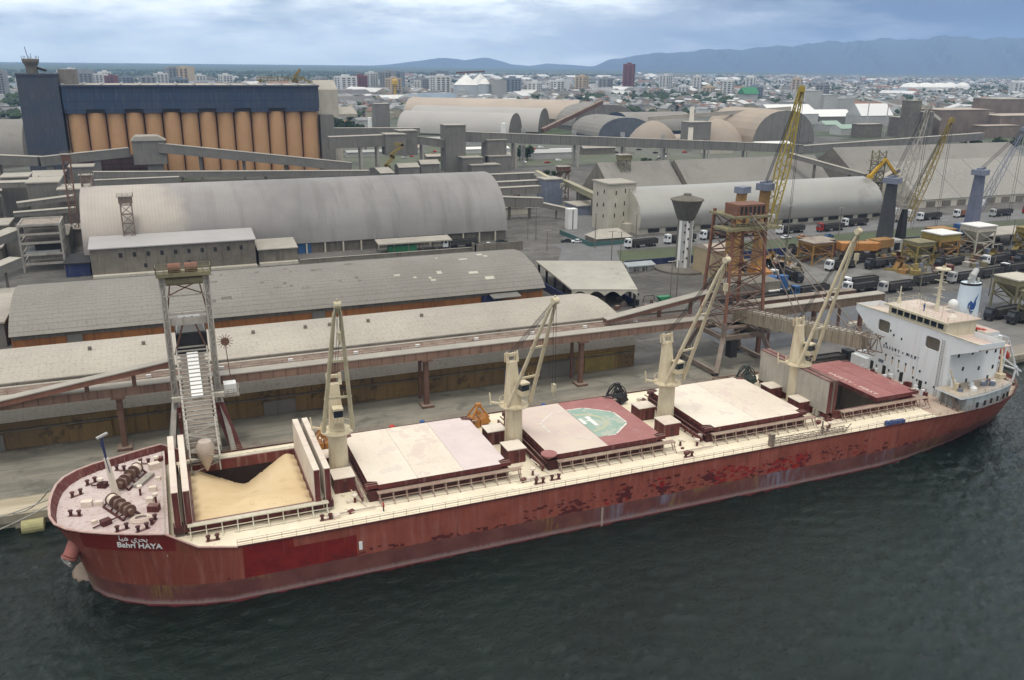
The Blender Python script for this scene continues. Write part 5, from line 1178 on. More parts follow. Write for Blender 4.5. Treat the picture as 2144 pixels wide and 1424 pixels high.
gallery('covered_conveyor', 'long grey conveyor roof behind the barrel store, under the ochre silos', (-12, 400, 13.6), (136, 400, 9.2), 4, 3.0, m_clad0, m_cladroof, (.3,.6), m_conc, legw=1.4, foot=False)
gallery('covered_conveyor', 'lower roof edge running just behind the barrel-roofed store', (-10, 372, 12.6), (30, 372, 12.8), 4, 3.0, m_clad0, m_cladroof, (.4,), m_conc, legw=1.4, foot=False)
gallery('covered_conveyor', 'grey gallery running from the left edge to the foot of the blue tower', (-110, 470, 19.5), (-40, 440, 17.4), 5, 5, m_clad0, m_cladroof, (.3,.7), m_conc, legw=1.4, foot=False)
gallery('covered_conveyor', 'grey gallery bending up from the blue tower to the transfer house', (-40, 440, 17.2), (6, 446, 20.6), 5, 5, m_clad0, m_cladroof, (.1,.62), m_clad0, legw=3.5, foot=False)
t_ = thing('open_frame_building', 'dark open brick-red framework under the gallery left of the transfer house', 'building', (-2, 470, GZ)); bx_part('frame', mat('dark_red_frame', (.10,.05,.045), (.05,.035,.035), .3, .9, lines=(('z', 3, .5, .8), ('x', 5, .6, .5))), t_, (-24, 18, 462, 474, GZ, 17))
# tower and blocks right of the silos
def block(label, *bxs, mt=None, rm=None, name='transfer_tower', cat='tower'):
    x = sum(b[0]+b[1] for b in bxs)/2/len(bxs); y = sum(b[2]+b[3] for b in bxs)/2/len(bxs); t = thing(name, label, cat, (x, y, GZ))
    for b in bxs:
        z0 = b[4] if len(b) == 6 else GZ; z1 = b[-1]
        a = MB(); a.box(b[0], b[1], b[2], b[3], z0, z1-.5); a.build('wall', mt or m_clad0, t); a = MB(); a.box(b[0]-.4, b[1]+.4, b[2]-.4, b[3]+.4, z1-.5, z1); a.build('roof', rm or m_cladroof, t)
    return t
block('tall olive-grey transfer tower at the left end of the long gallery', (199.5, 213.5, 446, 458, 33))
block('stepped pair of grey boxes right of the tall transfer tower', (229, 243, 446, 458, 22.8), (229, 245, 442, 450, 12.4))
block('low grey stacked blocks at the foot of the transfer tower', (208, 222, 436, 446, 12.6), (212, 232, 430, 440, 8.2), name='transfer_house', cat='building')
block('grey square transfer tower standing alone before the white houses', (237, 252, 796, 812, 31))
block('grey transfer box where two galleries meet above the white columns', (157, 170, 438, 450, 15, 28.5), (168, 180, 446, 458, 14, 30), name='transfer_house', cat='building')
gallery('covered_conveyor', 'grey gallery joining the silo head house to the transfer box', (122, 446, 23.4), (158, 446, 24.0), 8, 7, m_clad0, m_cladroof, (.55,.85), m_pale, legw=1.3, leggap=5, foot=False)
gallery('covered_conveyor', 'grey gallery running between the transfer box and the tall tower', (178, 452, 23.5), (200, 452, 20.5), 4, 5, m_clad, m_cladroof, (.3,), m_pale, legw=1.3, leggap=5, foot=False)
gallery('covered_conveyor', 'distant grey gallery crossing behind the transfer box', (150, 600, 17.5), (226, 600, 16.5), 6, 7.5, m_clad0, m_cladroof, (.1,.4,.7,.95), m_conc, legw=1.5, foot=False)
for (x, y, sx, sy, h, lab) in [(168, 430, 14, 12, 11, 'low grey hut beside the yellow stair tower'), (150, 424, 9, 30, 9.5, 'narrow grey gable hut left of the yellow stair tower'), (184, 436, 13, 10, 12, 'dark grey twin box hut right of the yellow stair tower')]:
    gable('hut', lab, x-sx/2, x+sx/2, y-sy/2, y+sy/2, h*.8, h, m_cladroof, m_clad0, 'hut')
ys = thing('stair_tower', 'zigzag yellow stair climbing to the transfer box', 'stairs', (163, 432, GZ)); zz = [(152, 2.4), (157, 9), (153.5, 9.6), (160, 15), (157, 15.6), (166, 22.5), (160, 23)]
for (xa, za), (xb, zb2) in zip(zz, zz[1:]): a = MB(); a.bar((xa, 430, za), (xb, 430, zb2), 1.2, 2.0); a.build('flight', mat('yellow_stair', (.40,.34,.06), None, .8, .7) if False else m_yel, ys)
wc = thing('white_column', 'single white round column standing before the town trees', 'column', (228, 760, GZ)); MB().lathe(222, 760, [(2.0, GZ), (2.0, 19), (.5, 19.5)], 14).build('shaft', m_text, wc, smooth=True)
wc2 = thing('white_column', 'short white round tank beside the long gallery', 'column', (216, 700, GZ)); MB().lathe(318, 640, [(2.4, GZ), (2.4, 20), (.5, 20.5)], 14).build('shaft', m_text, wc2, smooth=True)
for k, x in enumerate((262, 302, 342, 377)):
    p_ = thing('lattice_mast', ['white lattice mast through the long gallery, nearest the tall transfer tower', 'second white lattice mast from the tall transfer tower', 'third white lattice mast from the tall transfer tower', 'white lattice mast through the long gallery, farthest from the transfer tower'][k], 'mast', (x, 458, GZ), 'white lattice masts by the long gallery'); MB().truss((x, 462, GZ), (x, 462, 29-k*2.2), 2.0, 2.0, 9, .3, upv=(0, 1, 0)).build('lattice', m_grey, p_)
# barrels and domes beyond
def barrelx(label, x0, x1, y0, y1, ze, zt, rm, em, rot=0):
    s_ = shed('warehouse', label, 'warehouse', x0, x1, arch(y0, y1, ze, zt, 14, .9), rm, em, group=None, inset=1); s_.rotation_euler.z = radians(rot); return s_
m_roofP = mat('pale_barrel_roof', (.42,.40,.375), (.34,.325,.305), .025, .7, streak=.2)
barrelx('pale barrel-roofed store behind the transfer tower, nearest of its row', 255, 373, 724, 778, 4, 24.5, m_roofP, m_conc, -37)
barrelx('second pale barrel-roofed store of the row beyond the transfer tower', 280, 425, 770, 826, 4, 27, m_roofP, m_conc, -37)
barrelx('far flat-topped tan store at the back of the barrel-roofed row', 300, 505, 845, 915, 12, 32, m_tan, m_conc, -33)
barrelx('grey arched hall with a dark open front right of the barrel stores', 480, 560, 690, 750, 6, 24, m_roofE, m_silob)
def archy(label, x0, x1, y0, y1, ze, zt, rm, em):
    t = thing('warehouse', label, 'warehouse', ((x0+x1)/2, (y0+y1)/2, GZ)); a = MB(); a.prismy(arch(x0, x1, ze, zt, 14, .85), y0, y1, 0, 1); a.build('roof', [rm, em], t); bx_part('wall', em, t, (x0+1, x1-1, y0+.3, y1-1, GZ, ze)); return t
archy('dark-fronted arched hall behind the long gallery', 416, 476, 640, 700, 6, 23.5, m_roofE, mat('blue_grey_hall_front', (.12,.14,.17), (.08,.09,.11), .2, .8))
archy('broad grey arched hall behind the dark-fronted one', 448, 530, 760, 850, 7, 30, m_roofE, m_clad0)
m_brownarch = mat('dusty_arch_roof', (.40,.33,.26), (.31,.265,.22), .05, .85)
archy('steep ribbed arch store with a rusty crown behind the right gallery', 535, 607, 560, 640, 3, 33, m_brownarch, m_clad)
def dome(label, x, y, rx, ry, h):
    t = thing('storage_mound', label, 'storage dome', (x, y, GZ)); a = MB(); n = 24
    for j, (s_, z) in enumerate(((1, 0), (.9, .32), (.68, .62), (.4, .86), (.1, .98))):
        for i in range(n): a.v.append((x+rx*s_*cos(2*pi*i/n), y+ry*s_*sin(2*pi*i/n), GZ+h*z))
    for j in range(4):
        for i in range(n): a.f.append((j*n+i, j*n+(i+1) % n, (j+1)*n+(i+1) % n, (j+1)*n+i)); a.m.append(0)
    a.f.append(tuple(4*n+i for i in range(n))); a.m.append(0); a.build('membrane_roof', m_brownarch, t, smooth=True)
dome('left of two tan membrane domes behind the long gallery', 452, 600, 24, 22, 21); dome('right of two tan membrane domes, with a rusty crest', 512, 585, 27, 22, 23)
gallery('inclined_conveyor', 'rusty inclined conveyor leaning against the barrel stores', (384, 700, 8), (474, 745, 33), 4, 4, m_rust, m_rust, (.5, .9), m_pale, foot=False)
gallery('inclined_conveyor', 'tan inclined conveyor crossing between the two membrane domes', (440, 520, 10), (520, 640, 31), 4, 4, m_brownarch, m_cladroof, (.6, .9), m_pale, foot=False)
gallery('inclined_conveyor', 'long thin conveyor running to the crown of the ribbed arch store', (470, 640, 22), (600, 590, 33), 3.5, 3.5, m_cladroof, m_cladroof, (.3, .6), m_rust, foot=False)
block('open concrete frame tower between the two membrane domes', (466, 488, 560, 575, 24))
# right-hand far plant
gable('factory_hall', 'white-roofed hall behind the yellow lattice crane', 740, 812, 790, 835, 15, 26, m_text, m_grey, 'factory'); gable('factory_hall', 'wide white gabled hall right of the yellow lattice crane', 818, 876, 795, 830, 11, 19, m_text, m_clad0, 'factory')
gable('factory_hall', 'slanting white hall left of the pale inclined conveyors', 832, 884, 738, 765, 15, 29, m_text, m_grey, 'factory')
block('pale factory tower with stepped roofs behind the white halls', (885, 915, 905, 930, 40), (915, 940, 900, 930, 34), (940, 975, 905, 930, 29), (860, 885, 905, 930, 25), (900, 908, 930, 940, 48), mt=m_grey, rm=m_grey, name='factory_building', cat='factory')
gallery('inclined_conveyor', 'pale thin conveyor descending across the factory roofs at the right', (716, 615, 42), (772, 604, 30), 2, 1.6, m_text, m_text, (.1, .5, .95), m_grey, foot=False)
gallery('inclined_conveyor', 'cream steep conveyor beside the grey stepped plant', (742, 575, 42), (766, 560, 22), 3, 2.4, m_concl, m_concl, (.1, .4), m_grey, foot=False)
block('grey dusty plant block of stepped boxes behind the dark crane boom', (732, 744, 566, 580, 41), (744, 758, 562, 580, 30), (758, 790, 590, 620, 22), (700, 730, 600, 612, 16), mt=m_conc, name='factory_building', cat='factory')
block('brown plant tower at the right edge behind the grey roofs', (960, 1010, 650, 690, 38), (1010, 1100, 640, 690, 27), (905, 960, 655, 690, 22), mt=m_rust2, name='factory_building', cat='factory')
block('long brown shed at the far right under the skyline', (870, 960, 575, 610, 24), (800, 870, 590, 625, 30), (830, 880, 560, 575, 15), mt=m_rust2, rm=m_tan, name='factory_building', cat='factory')
for k, (x, y) in enumerate([(690, 690), (735, 690), (705, 632), (745, 640)]): gable('green_hut', ['pale green gabled hut at the back left of the hut cluster', 'pale green hut at the back right of the hut cluster', 'pale green hut at the front left of the hut cluster', 'pale green hut at the front right of the hut cluster'][k], x, x+24, y, y+18, 9, 13, mat('mint_roof', (.33,.44,.37), (.28,.37,.31), .2, .8) if k == 0 else bpy.data.materials['mint_roof'], m_grey, 'hut', 'pale green huts right of the arch store')
gable('flat_shed', 'white and blue roofed shed at the right edge beyond the long shed', 700, 745, 400, 420, 8, 11, m_text, m_grey, 'shed'); gable('flat_shed', 'bright blue roofed shed among the trees at the right edge', 728, 760, 396, 415, 10, 13, mat('bright_blue_roof', (.08,.24,.55), None, .3, .7), m_grey, 'shed')
for k, (x, y, r) in enumerate([(2290, 2060, 34), (2345, 2055, 38), (2400, 2050, 36), (2500, 2100, 26), (2570, 2110, 24)]): 
    t = thing('white_tank', ('leftmost', 'second', 'third', 'fourth', 'rightmost')[k]+' of the big white bubble-like halls on the far right plain', 'hall', (x, y, GZ), 'white bubble halls on the far plain'); MB().lathe(x, y, [(r, GZ), (r, 14), (r*.7, 23), (r*.2, 27)], 18).build('fabric_roof', m_hwhite, t, smooth=True)
# steel silos
for k, (x, y, r, lab) in enumerate([(590, 1520, 24, 'left steel grain silo with a white conical roof'), (645, 1590, 23, 'right steel grain silo behind the other, conical roof')]):
    t = thing('steel_silo', lab, 'silo', (x, y, GZ)); MB().lathe(x, y, [(r, GZ), (r, 32)], 24).build('silo_wall', mat('galvanised_wall', (.46,.50,.53), (.38,.41,.43), .05, .5, lines=(('z', 3, .3, .2),)) if k == 0 else bpy.data.materials['galvanised_wall'], t, smooth=True)
    MB().lathe(x, y, [(r+.6, 32), (1.5, 51), (1.5, 53)], 24).build('conical_roof', m_hwhite, t, smooth=True)
block('low white annex block beside the steel silos', (660, 690, 1560, 1600, 40), (565, 580, 1490, 1505, 22), mt=m_grey, name='annex_block', cat='building')
gallery('roof_conveyor', 'rusty conveyor running over the tops of the two steel silos', (575, 1530, 54), (650, 1580, 56), 3, 3, m_rust, m_rust)
# left-edge cluster
block('large plain grey warehouse block at the left edge below the blue tower', (-42, -26, 392, 420, 14.5), name='grey_block', cat='building')
block('grey box tower between the left cluster and the dusty barrel roof', (-19.5, -7.6, 292, 308, 20.6))
block('wide grey box house left of the box tower', (-31.5, -19.5, 300, 318, 22.8), name='grey_block', cat='building')
block('small grey box behind the left cluster', (-45, -34, 330, 345, 22), name='grey_block', cat='building')
gallery('covered_conveyor', 'flat light-roofed conveyor crossing the left cluster, upper one', (-90, 330, 18.6), (-31, 322, 19.6), 8, 2.2, m_clad0, m_cladroof, (.7,), m_conc, foot=False)
gallery('covered_conveyor', 'flat light-roofed conveyor crossing the left cluster, second one', (-34, 285, 15.8), (-13, 289, 17.4), 4.5, 1.8, m_clad0, m_cladroof, (.2,.8), m_conc, foot=False)
gallery('covered_conveyor', 'flat light-roofed conveyor crossing the left cluster, lowest one', (-34, 272, 14.0), (-12, 274, 14.6), 3.5, 1.6, m_clad0, m_cladroof, (.2,.8), m_conc, foot=False)
gable('shed', 'wide pale shed roof at the left edge', -120, -33, 345, 372, 14, 19, m_cladroof, m_clad0, 'shed'); gable('shed', 'dark open hopper pit shed behind the white frame tower', -34, -13, 240, 262, 10.5, 11.5, m_conc, m_clad0, 'shed')
gable('hut', 'small tented hut with two rusty cowls at the left edge', -75, -62, 425, 440, 17, 22, m_cladroof, m_clad0, 'hut')
for k in (0, 1): t = thing('rusty_cowl', ('left', 'right')[k]+' of two tall rusty cowls above the tented hut', 'vent', (-70+k*9, 430, 18), 'pair of rusty cowls'); MB().lathe(-71+k*9, 420, [(1.3, 18), (2, 24), (1.6, 27), (.3, 28)], 10).build('cowl', m_rust, t)
FT = thing('frame_tower', 'white steel frame tower with grating floors left of the lean-to building', 'tower', (-19.5, 224, GZ)); x0, x1, y0, y1 = -26, -13.4, 218, 232
a = MB()
for x in (x0, x1):
    for y in (y0, y1): a.bar((x, y, GZ), (x, y, 18.6), .6)
for z in (5, 8.2, 12.2, 15.2, 18.4):
    for x in (x0, x1): a.bar((x, y0, z), (x, y1, z), .45)
    for y in (y0, y1): a.bar((x0, y, z), (x1, y, z), .5, .7)
for z0_, z1_ in ((5, 8.2), (8.2, 12.2), (12.2, 15.2), (15.2, 18.4)): a.bar((x1, y0, z0_), (x1, y1, z1_), .3); a.bar((x1, y0, z0_), (x1, (y0+y1)/2, z1_), .25)
a.build('steel_frame', m_pale, FT)
for z in (12.0, 15.0, 18.2): bx_part('grating_floor', m_rust2, FT, (x0+.3, x1-.3, y0+.3, y1-.3, z, z+.12))
bx_part('white_hopper', m_grey, FT, (x0+1, x1-1, y0+1, y1-3, 8.4, 9.2)); bx_part('chute', m_dark, FT, (x0+4, x1-1, y0+2, y1-4, 9.2, 11.4))
gallery('covered_conveyor', 'curved pale conveyor entering from the left edge, upper piece', (-48, 178, 13.2), (-27, 222, 15.8), 5, 2.6, m_clad0, m_cladroof, (.5,), m_conc, foot=False)
gallery('covered_conveyor', 'pale conveyor entering from the left edge, lower piece', (-42, 160, 9.6), (-24, 190, 12.0), 4, 2.4, m_clad0, m_cladroof, (.3,.85), m_conc, foot=False)
block('dark open shed with a blue band between the frame tower and the lean-to', (-12.4, -5.0, 206, 222, 7.0), mt=m_navy, rm=m_dark, name='dark_shed', cat='shed')
block('grey plant room left of the long grey warehouse', (-34, -20.5, 130, 160, 9), (-28, -20, 165, 180, 6), name='plant_room', cat='building')
for (x0_, x1_, y0_, y1_, z_, lab_) in [(-52, -44, 300, 316, 16, 'grey box roof at the left edge beside the stacked conveyors'), (-47, -36, 268, 284, 11, 'low grey box at the left edge above the curved conveyor'), (-30, -21, 330, 342, 15.5, 'small grey box between two left cluster roofs'), (-18, -9, 262, 274, 9, 'low dark box at the foot of the slim rusty tower'), (-60, -50, 352, 366, 17, 'far left small box roof under the cowls'), (-24, -12, 410, 424, 17, 'grey box before the dark framework left of the transfer house'), (-44, -34, 232, 246, 9, 'grey low box left of the white frame tower')]: block(lab_, (x0_, x1_, y0_, y1_, z_), name='grey_block', cat='building', mt=m_conc if z_ < 12 else m_clad0)
# mid cluster between barrel store and elevator
block('grey blue square transfer tower in the middle of the conveyor crossing', (204, 214, 296, 306, 15.6), mt=m_grays)
for (p0_, p1_), lab in [(((140, 330, 13.0), (216, 330, 13.0)), 'top of three stacked grey galleries right of the barrel store'), (((140, 305, 12.0), (204, 305, 12.4)), 'middle of three stacked grey galleries right of the barrel store'), (((140, 285, 12.0), (196, 285, 12.3)), 'lowest of three stacked grey galleries right of the barrel store')]:
    gallery('covered_conveyor', lab, p0_, p1_, 4, 3.4, m_clad, m_cladroof, (.4,.8), m_conc, legw=1, foot=False)
gallery('covered_conveyor', 'grey gallery passing low in front of the square transfer tower', (146, 262, 12.4), (187, 262, 9.4), 4, 4.4, m_clad, m_cladroof, (.6,.85), m_conc, legw=1, foot=False)
gallery('covered_conveyor', 'sloping gallery stepping down towards the white tank', (187, 262, 8.4), (197, 250, 6.6), 2.6, 2.0, m_clad0, m_cladroof, (.5,), m_conc, foot=False)
gallery('tube_conveyor', 'yellowish tubular conveyor sloping down to the white elevator tower', (224, 320, 11.4), (208, 234, 12.4), 3.0, 2.6, mat('olive_gallery', (.30,.28,.18), (.22,.205,.14), .4, .8), mat('khaki_roof', (.36,.34,.24), (.30,.28,.2), .3, .8), (.4,.7), m_conc, foot=False)
gallery('tube_conveyor', 'short yellow tube conveyor by the rusty machine tower', (206, 312, 17), (214, 296, 11.5), 2.4, 2.2, m_concl, mat('pale_yellow_roof', (.50,.46,.32), None, .3, .8), (.5,), m_rust, foot=False)
roof_tower('rusty machine tower among the conveyors left of the elevator', 222, 312, GZ, 20, 5, 0, m_rust); roof_tower('overgrown rusty machine tower behind the white elevator tower', 234, 268, 8, 30, 5, 0, m_olive)
wt2 = thing('white_tank', 'small white tank tower with dark ladder left of the elevator', 'tank', (187, 232, GZ)); bx_part('tank_body', m_text, wt2, (185.8, 190.2, 230, 233.5, GZ, 11.2)); bx_part('ladder', m_dark, wt2, (187.8, 188.1, 229.8, 230, GZ, 10.8))
block('blue-grey flat building behind the square transfer tower', (206, 230, 262, 276, 7.0), mt=m_grays, name='flat_building', cat='building'); block('long low yellow house on the side road', (168, 186, 274, 282, 6), mt=m_yel if False else m_concl, name='low_house', cat='building')
t_ = thing('green_fence', 'teal net fence round the corner hut on the side road', 'fence', (190, 194, GZ)); m_teal2 = mat('teal_fence', (.05,.14,.13), (.08,.13,.13), 1, .8); bx_part('fence_panel', m_teal2, t_, (178, 200, 193.2, 193.4, GZ, 4.0), (177.8, 178, 193.3, 222, GZ, 4.0))
# blue hoarding, bus shelter, lamp posts
t_ = thing('blue_hoarding', 'long dark blue boundary wall between the truck road and the yard', 'fence', (280, 153.7, GZ)); bx_part('panel', m_navy, t_, (171.5, 560, 153.6, 153.9, GZ, 5.1))
c_ = canopy('bus_shelter', 'flat-roofed grey kiosk row in front of the dark blue boundary wall', 169.5, 181, 148.2, 151.6, 4.0, mat('pale_blue_roof', (.40,.44,.45), None, .3, .7), m_grey, .35, 4); bx_part('kiosk_box', m_grey, c_, (170.2, 172.4, 149, 151.2, GZ, 3.9), (174.6, 176, 149, 151.2, GZ, 3.9), (178, 180, 149, 151.2, GZ, 3.9))
# --- ship loaders
def ship_loader_left():
    t = thing('ship_loader', 'tall grey ship loader with a ladder-like boom reaching over the open forward hold', 'ship loader', (22, 50, GZ)); XL, XR = 18.0, 25.4
    a = MB()
    for x in (XL, XR): a.truss((x+.05, 47.5, 12), (x, 50.5, 36.5), .9, 1.1, 11, .22, upv=(0, 1, 0)); a.bar((x, 47.5, 12), (x, 50.5, 36.5), .55, .7)
    a.build('mast', m_pale, t)
    a = MB(); a.bar((XL-.3, 49.5, 28.8), (XR+.3, 49.5, 28.8), .5, .5); a.box(XL, XR, 49.4, 49.6, 26.6, 28.0); a.bar((XL, 50, 32), (XR, 50, 32), .3); a.bar((XL+1, 50, 34.4), (XR-1, 50, 34.4), .25)
    a.build('cross_beam', m_pale, t)
    a = MB(); a.bar((XL+1, 50, 34.6), (XR-1, 50, 32.2), .2); a.bar((XR-1, 50, 34.6), (XL+1, 50, 32.2), .2); a.bar((XL+1.3, 50, 34.8), (XL+.4, 50, 29), .25); a.bar((XR-1.3, 50, 34.8), (XR-.4, 50, 29), .25)
    a.bar(((XL+XR)/2-.6, 50, 28), (XL+.8, 50, 21), .3); a.bar(((XL+XR)/2+.6, 50, 28), (XR-.8, 50, 21), .3); a.build('brace', m_rust, t)
    a = MB(); a.box(XL-.9, XR+.9, 49, 52, 35.6, 36.2); a.tube((XL+.4, 50.3, 34.6), (XR-.4, 50.3, 34.6), .75, .75, 12); a.build('top_platform', m_olive, t)
    a = MB()
    for x in (XL+1.2, XR-3.4): a.tube((x, 50.4, 37), (x+2.1, 50.4, 37), .85, .85, 14)
    a.build('winch_drum', m_pink, t)
    a = MB(); rail_run(a, [(XL-.9, 49, 36.2), (XR+.9, 49, 36.2), (XR+.9, 52, 36.2), (XL-.9, 52, 36.2), (XL-.9, 49, 36.2)], 1.2, 1.2, .1); a.build('railing', m_olive, t)
    a = MB(); a.prismy([(XL+1.4,24.6),(XR-1.0,24.6),(XR-1.6,26.8),(XL+2,26.8)], 51.5, 55.5); a.build('machine_roof', m_grey, t); bx_part('machine_room', m_dark, t, (XL+1.2, XR-.8, 50.5, 56, 20.5, 24.6))
    # boom: ladder of cross tubes descending over the hold
    a = MB(); b0, b1 = Vector((21.7, 50, 22.0)), Vector((21.5, 24.6, 13.0)); W = 2.65
    for s_ in (-W, W): a.bar(b0+Vector((s_, 0, 0)), b1+Vector((s_*.9, 0, 0)), .3, .5); a.bar(b0+Vector((s_, 0, -1.6)), b1+Vector((s_*.9, 0, -1.2)), .2, .3)
    for k in range(24):
        p = b0.lerp(b1, k/24); a.bar(p+Vector((-W, 0, .25)), p+Vector((W, 0, .25)), .22, .25)
        if k % 2: a.bar(p+Vector((-W, 0, 0)), p+Vector((-W, 0, -1.5)), .14); a.bar(p+Vector((W, 0, 0)), p+Vector((W, 0, -1.5)), .14)
    a.build('boom_frame', m_pale, t)
    a = MB(); p0, p1 = b0.lerp(b1, .06), b0.lerp(b1, .52); a.bar(p0+Vector((0, 0, .1)), p1+Vector((0, 0, .1)), 1.9, .3); a.build('belt_cover', m_text, t)
    a = MB(); p0, p1 = b0.lerp(b1, .02), b0.lerp(b1, 1.0); a.bar(p0+Vector((0, 0, -.9)), p1+Vector((0, 0, -.7)), 4.2, .25); a.build('boom_floor', m_rust2, t)
    a = MB(); a.truss(b0.lerp(b1, .76)+Vector((0, 0, -.6)), b1+Vector((0, -1.5, -2.2)), 4.4, 3.4, 5, .22); a.build('telescopic_frame', m_pale, t)
    a = MB(); a.lathe(21.7, 24.3, [(.1, 9.2), (.35, 9.6), (1.35, 12.2), (1.45, 13.4), (1.0, 14.4)], 18); a.build('loading_spout', mat('dusty_spout', (.50,.43,.36), (.36,.29,.25), .8, .8), t, smooth=True)
    a = MB(); a.bar((XL-.6, 44, 14.6), (XR+.9, 44, 14.6), .8, .8); a.bar((XL, 44, 14.4), (XL, 48, 13), .5); a.bar((XR, 44, 14.4), (XR, 48, 13), .5); a.build('front_beam', m_concl, t)
    a = MB()
    for x in (XL-1.6, XR+1.6):
        for y in (43.6, 52): a.bar((x, y, GZ+.8), (XL-.2 if x < 20 else XR+.2, 48, 12.4), .9, .7)
        a.bar((x, 43, GZ+1), (x, 52.6, GZ+1), .8, .9)
    a.build('portal_leg', m_pale, t)
    a = MB(); a.face([(XR+1.0, 43.8, GZ+1.2), (XR+3.2, 43.8, GZ+1.2), (XR+.8, 47.2, 11.8), (XR-1.2, 47.2, 11.8)]); a.face([(XR+1.0, 51.8, GZ+1.2), (XR+1.0, 43.8, GZ+1.2), (XR-.2, 46.5, 11.8), (XR-.2, 50, 11.8)]); a.box(XL, XR, 46.6, 50, 10.8, 12); a.box(XL+.2, XL+.6, 44, 50, 4, 11); a.build('portal_panel', m_maroon, t)
    a = MB(); 
    for x in (XL-1.6, XR+1.6):
        for y in (43.6, 45, 51, 52.4): a.tube((x-.2, y, GZ+.35), (x+.2, y, GZ+.35), .38, .38, 12)
    a.build('wheel', m_dark, t)
    a = MB(); a.box(26.6, 28.8, 48.6, 50.8, 12.8, 14.6); a.build('operator_cab', m_text, t); a = MB(); a.box(26.2, 29.2, 48, 51.4, 12.3, 12.7); rail_run(a, [(26.2, 48, 12.7), (29.2, 48, 12.7), (29.2, 51.4, 12.7)], 1.1, 1, .08); a.build('cab_platform', m_pale, t)
    a = MB(); 
    for k in range(14): th = 2*pi*k/14; a.bar((27.6, 50, 22.6), (27.6+1.45*cos(th), 50, 22.6+1.45*sin(th)), .09)
    a.tube((27.6, 49.7, 22.6), (27.6, 50.3, 22.6), .75, .75, 14); a.bar((27.6, 50, 22), (28, 50, 15), .15); a.build('cable_reel', m_rust, t)
ship_loader_left()
def ship_loader_right():
    t = thing('ship_loader', 'rusty red lattice ship loader tower whose enclosed boom points at the white bridge', 'ship loader', (146, 55, GZ))
    c = [(139.6, 50.5), (151.4, 50.5), (151.4, 61.5), (139.6, 61.5)]; tp = [(141, 52.2), (149.6, 52.2), (149.6, 60), (141, 60)]
    def P(i, z): k = (z-2)/(40-2); x = c[i][0]*(1-k)+tp[i][0]*k; y = c[i][1]*(1-k)+tp[i][1]*k; return (x, y, z)
    a = MB()
    for i in range(4): a.bar(P(i, 13), P(i, 40), .6)
    a.build('tower_leg', m_pink, t)
    a = MB(); zs = [13, 17, 21, 25.5, 30, 34.5, 39]
    for i in range(4):
        j = (i+1) % 4
        for z in zs: a.bar(P(i, z), P(j, z), .28)
        for z0_, z1_ in zip(zs, zs[1:]): a.bar(P(i, z0_), P(j, z1_), .2); a.bar(P(j, z0_), P(i, z1_), .2)
    a.build('lattice', m_rust, t)
    a = MB(); a.box(140, 150.6, 51, 61, 38.8, 39.3); a.box(138, 153, 50, 56, 36.2, 36.7); rail_run(a, [(138, 50, 36.7), (153, 50, 36.7), (153, 56, 36.7)], 1.2, 1.5, .12); a.build('top_platform', m_olive, t)
    a = MB(); a.box(141.6, 149.4, 52, 57, 39.3, 41.8); a.build('winch_house', m_pink, t); a = MB()
    for k in range(6): a.box(142.3+k*1.2, 143+k*1.2, 51.9, 52, 39.6, 41.4)
    a.build('vent_panel', m_dark, t)
    a = MB(); pc = [(136.2, 47.5), (153.6, 47.5), (153.6, 62.5), (136.2, 62.5)]
    for i, (x, y) in enumerate(pc): a.bar((x, y, GZ+.9), P(i, 10.4), 1.1, .9)
    for i in range(4): a.bar((*pc[i], GZ+1) if False else (pc[i][0], pc[i][1], GZ+1), (pc[(i+1) % 4][0], pc[(i+1) % 4][1], GZ+1), .7, .9) if i in (1, 3) else None; a.bar(P(i, 10.4), P((i+1) % 4, 10.4), 1.0, 1.1)
    a.build('portal_leg', m_rust2, t)
    for x, y in pc: a = MB(); a.tube((x-.3, y, GZ+.45), (x+.3, y, GZ+.45), .45, .45, 12); a.tube((x-.3, y+1.1, GZ+.45), (x+.3, y+1.1, GZ+.45), .45, .45, 12); a.build('wheel', m_dark, t)
    a = MB()
    for i in range(4): a.bar(P(i, 10.4), P(i, 14), .9); a.bar(P(i, 10.6), P((i+1) % 4, 14), .35)
    a.box(141, 150, 52, 60, 12.6, 13); a.box(139.5, 146, 50.5, 54, 12.6, 13); a.build('slewing_platform', m_rust2, t)
    # enclosed boom
    p0, p1 = Vector((146.4, 55.5, 14.6)), Vector((157.0, 24.2, 15.8)); a = MB(); a.bar(p0, p1, 3.4, 2.8); a.build('boom_housing', mat('dusty_boom_cladding', (.30,.255,.185), (.20,.17,.125), .4, .85, streak=.6, stk=(.40,.37,.29), lines=(('y', 1.5, .2, .55),)), t)
    a = MB(); d_ = (p1-p0).normalized(); s_ = Vector((d_.y, -d_.x, 0)).normalized()
    for k in range(25):
        p = p0.lerp(p1, k/25)+Vector((0, 0, 1.5)); a.bar(p-s_*1.4, p+s_*1.1, .75, .15)
    a.build('boom_roof_panel', m_cladroof, t)
    a = MB(); rail_run(a, [p0+Vector((0, 0, 1.4))+s_*1.6, p1+Vector((0, 0, 1.4))+s_*1.6], 1.1, 1.8, .1); rail_run(a, [p0+Vector((0, 0, 1.4))-s_*1.6, p1+Vector((0, 0, 1.4))-s_*1.6], 1.1, 1.8, .1); a.build('boom_railing', m_rust2, t)
    a = MB(); a.truss(p1+Vector((-.3, .9, -.2)), p1+Vector((.9, -3.2, -.2)), 3.2, 3.6, 3, .2); a.build('boom_head', m_rust2, t)
    a = MB()
    for f in (.55, .95):
        for s2 in (-1.4, 1.4): a.bar(Vector((145.5, 52, 40))+s_*s2*.6, p0.lerp(p1, f)+s_*s2+Vector((0, 0, 1.4)), .16)
    a.build('stay_rope', m_rust2, t)
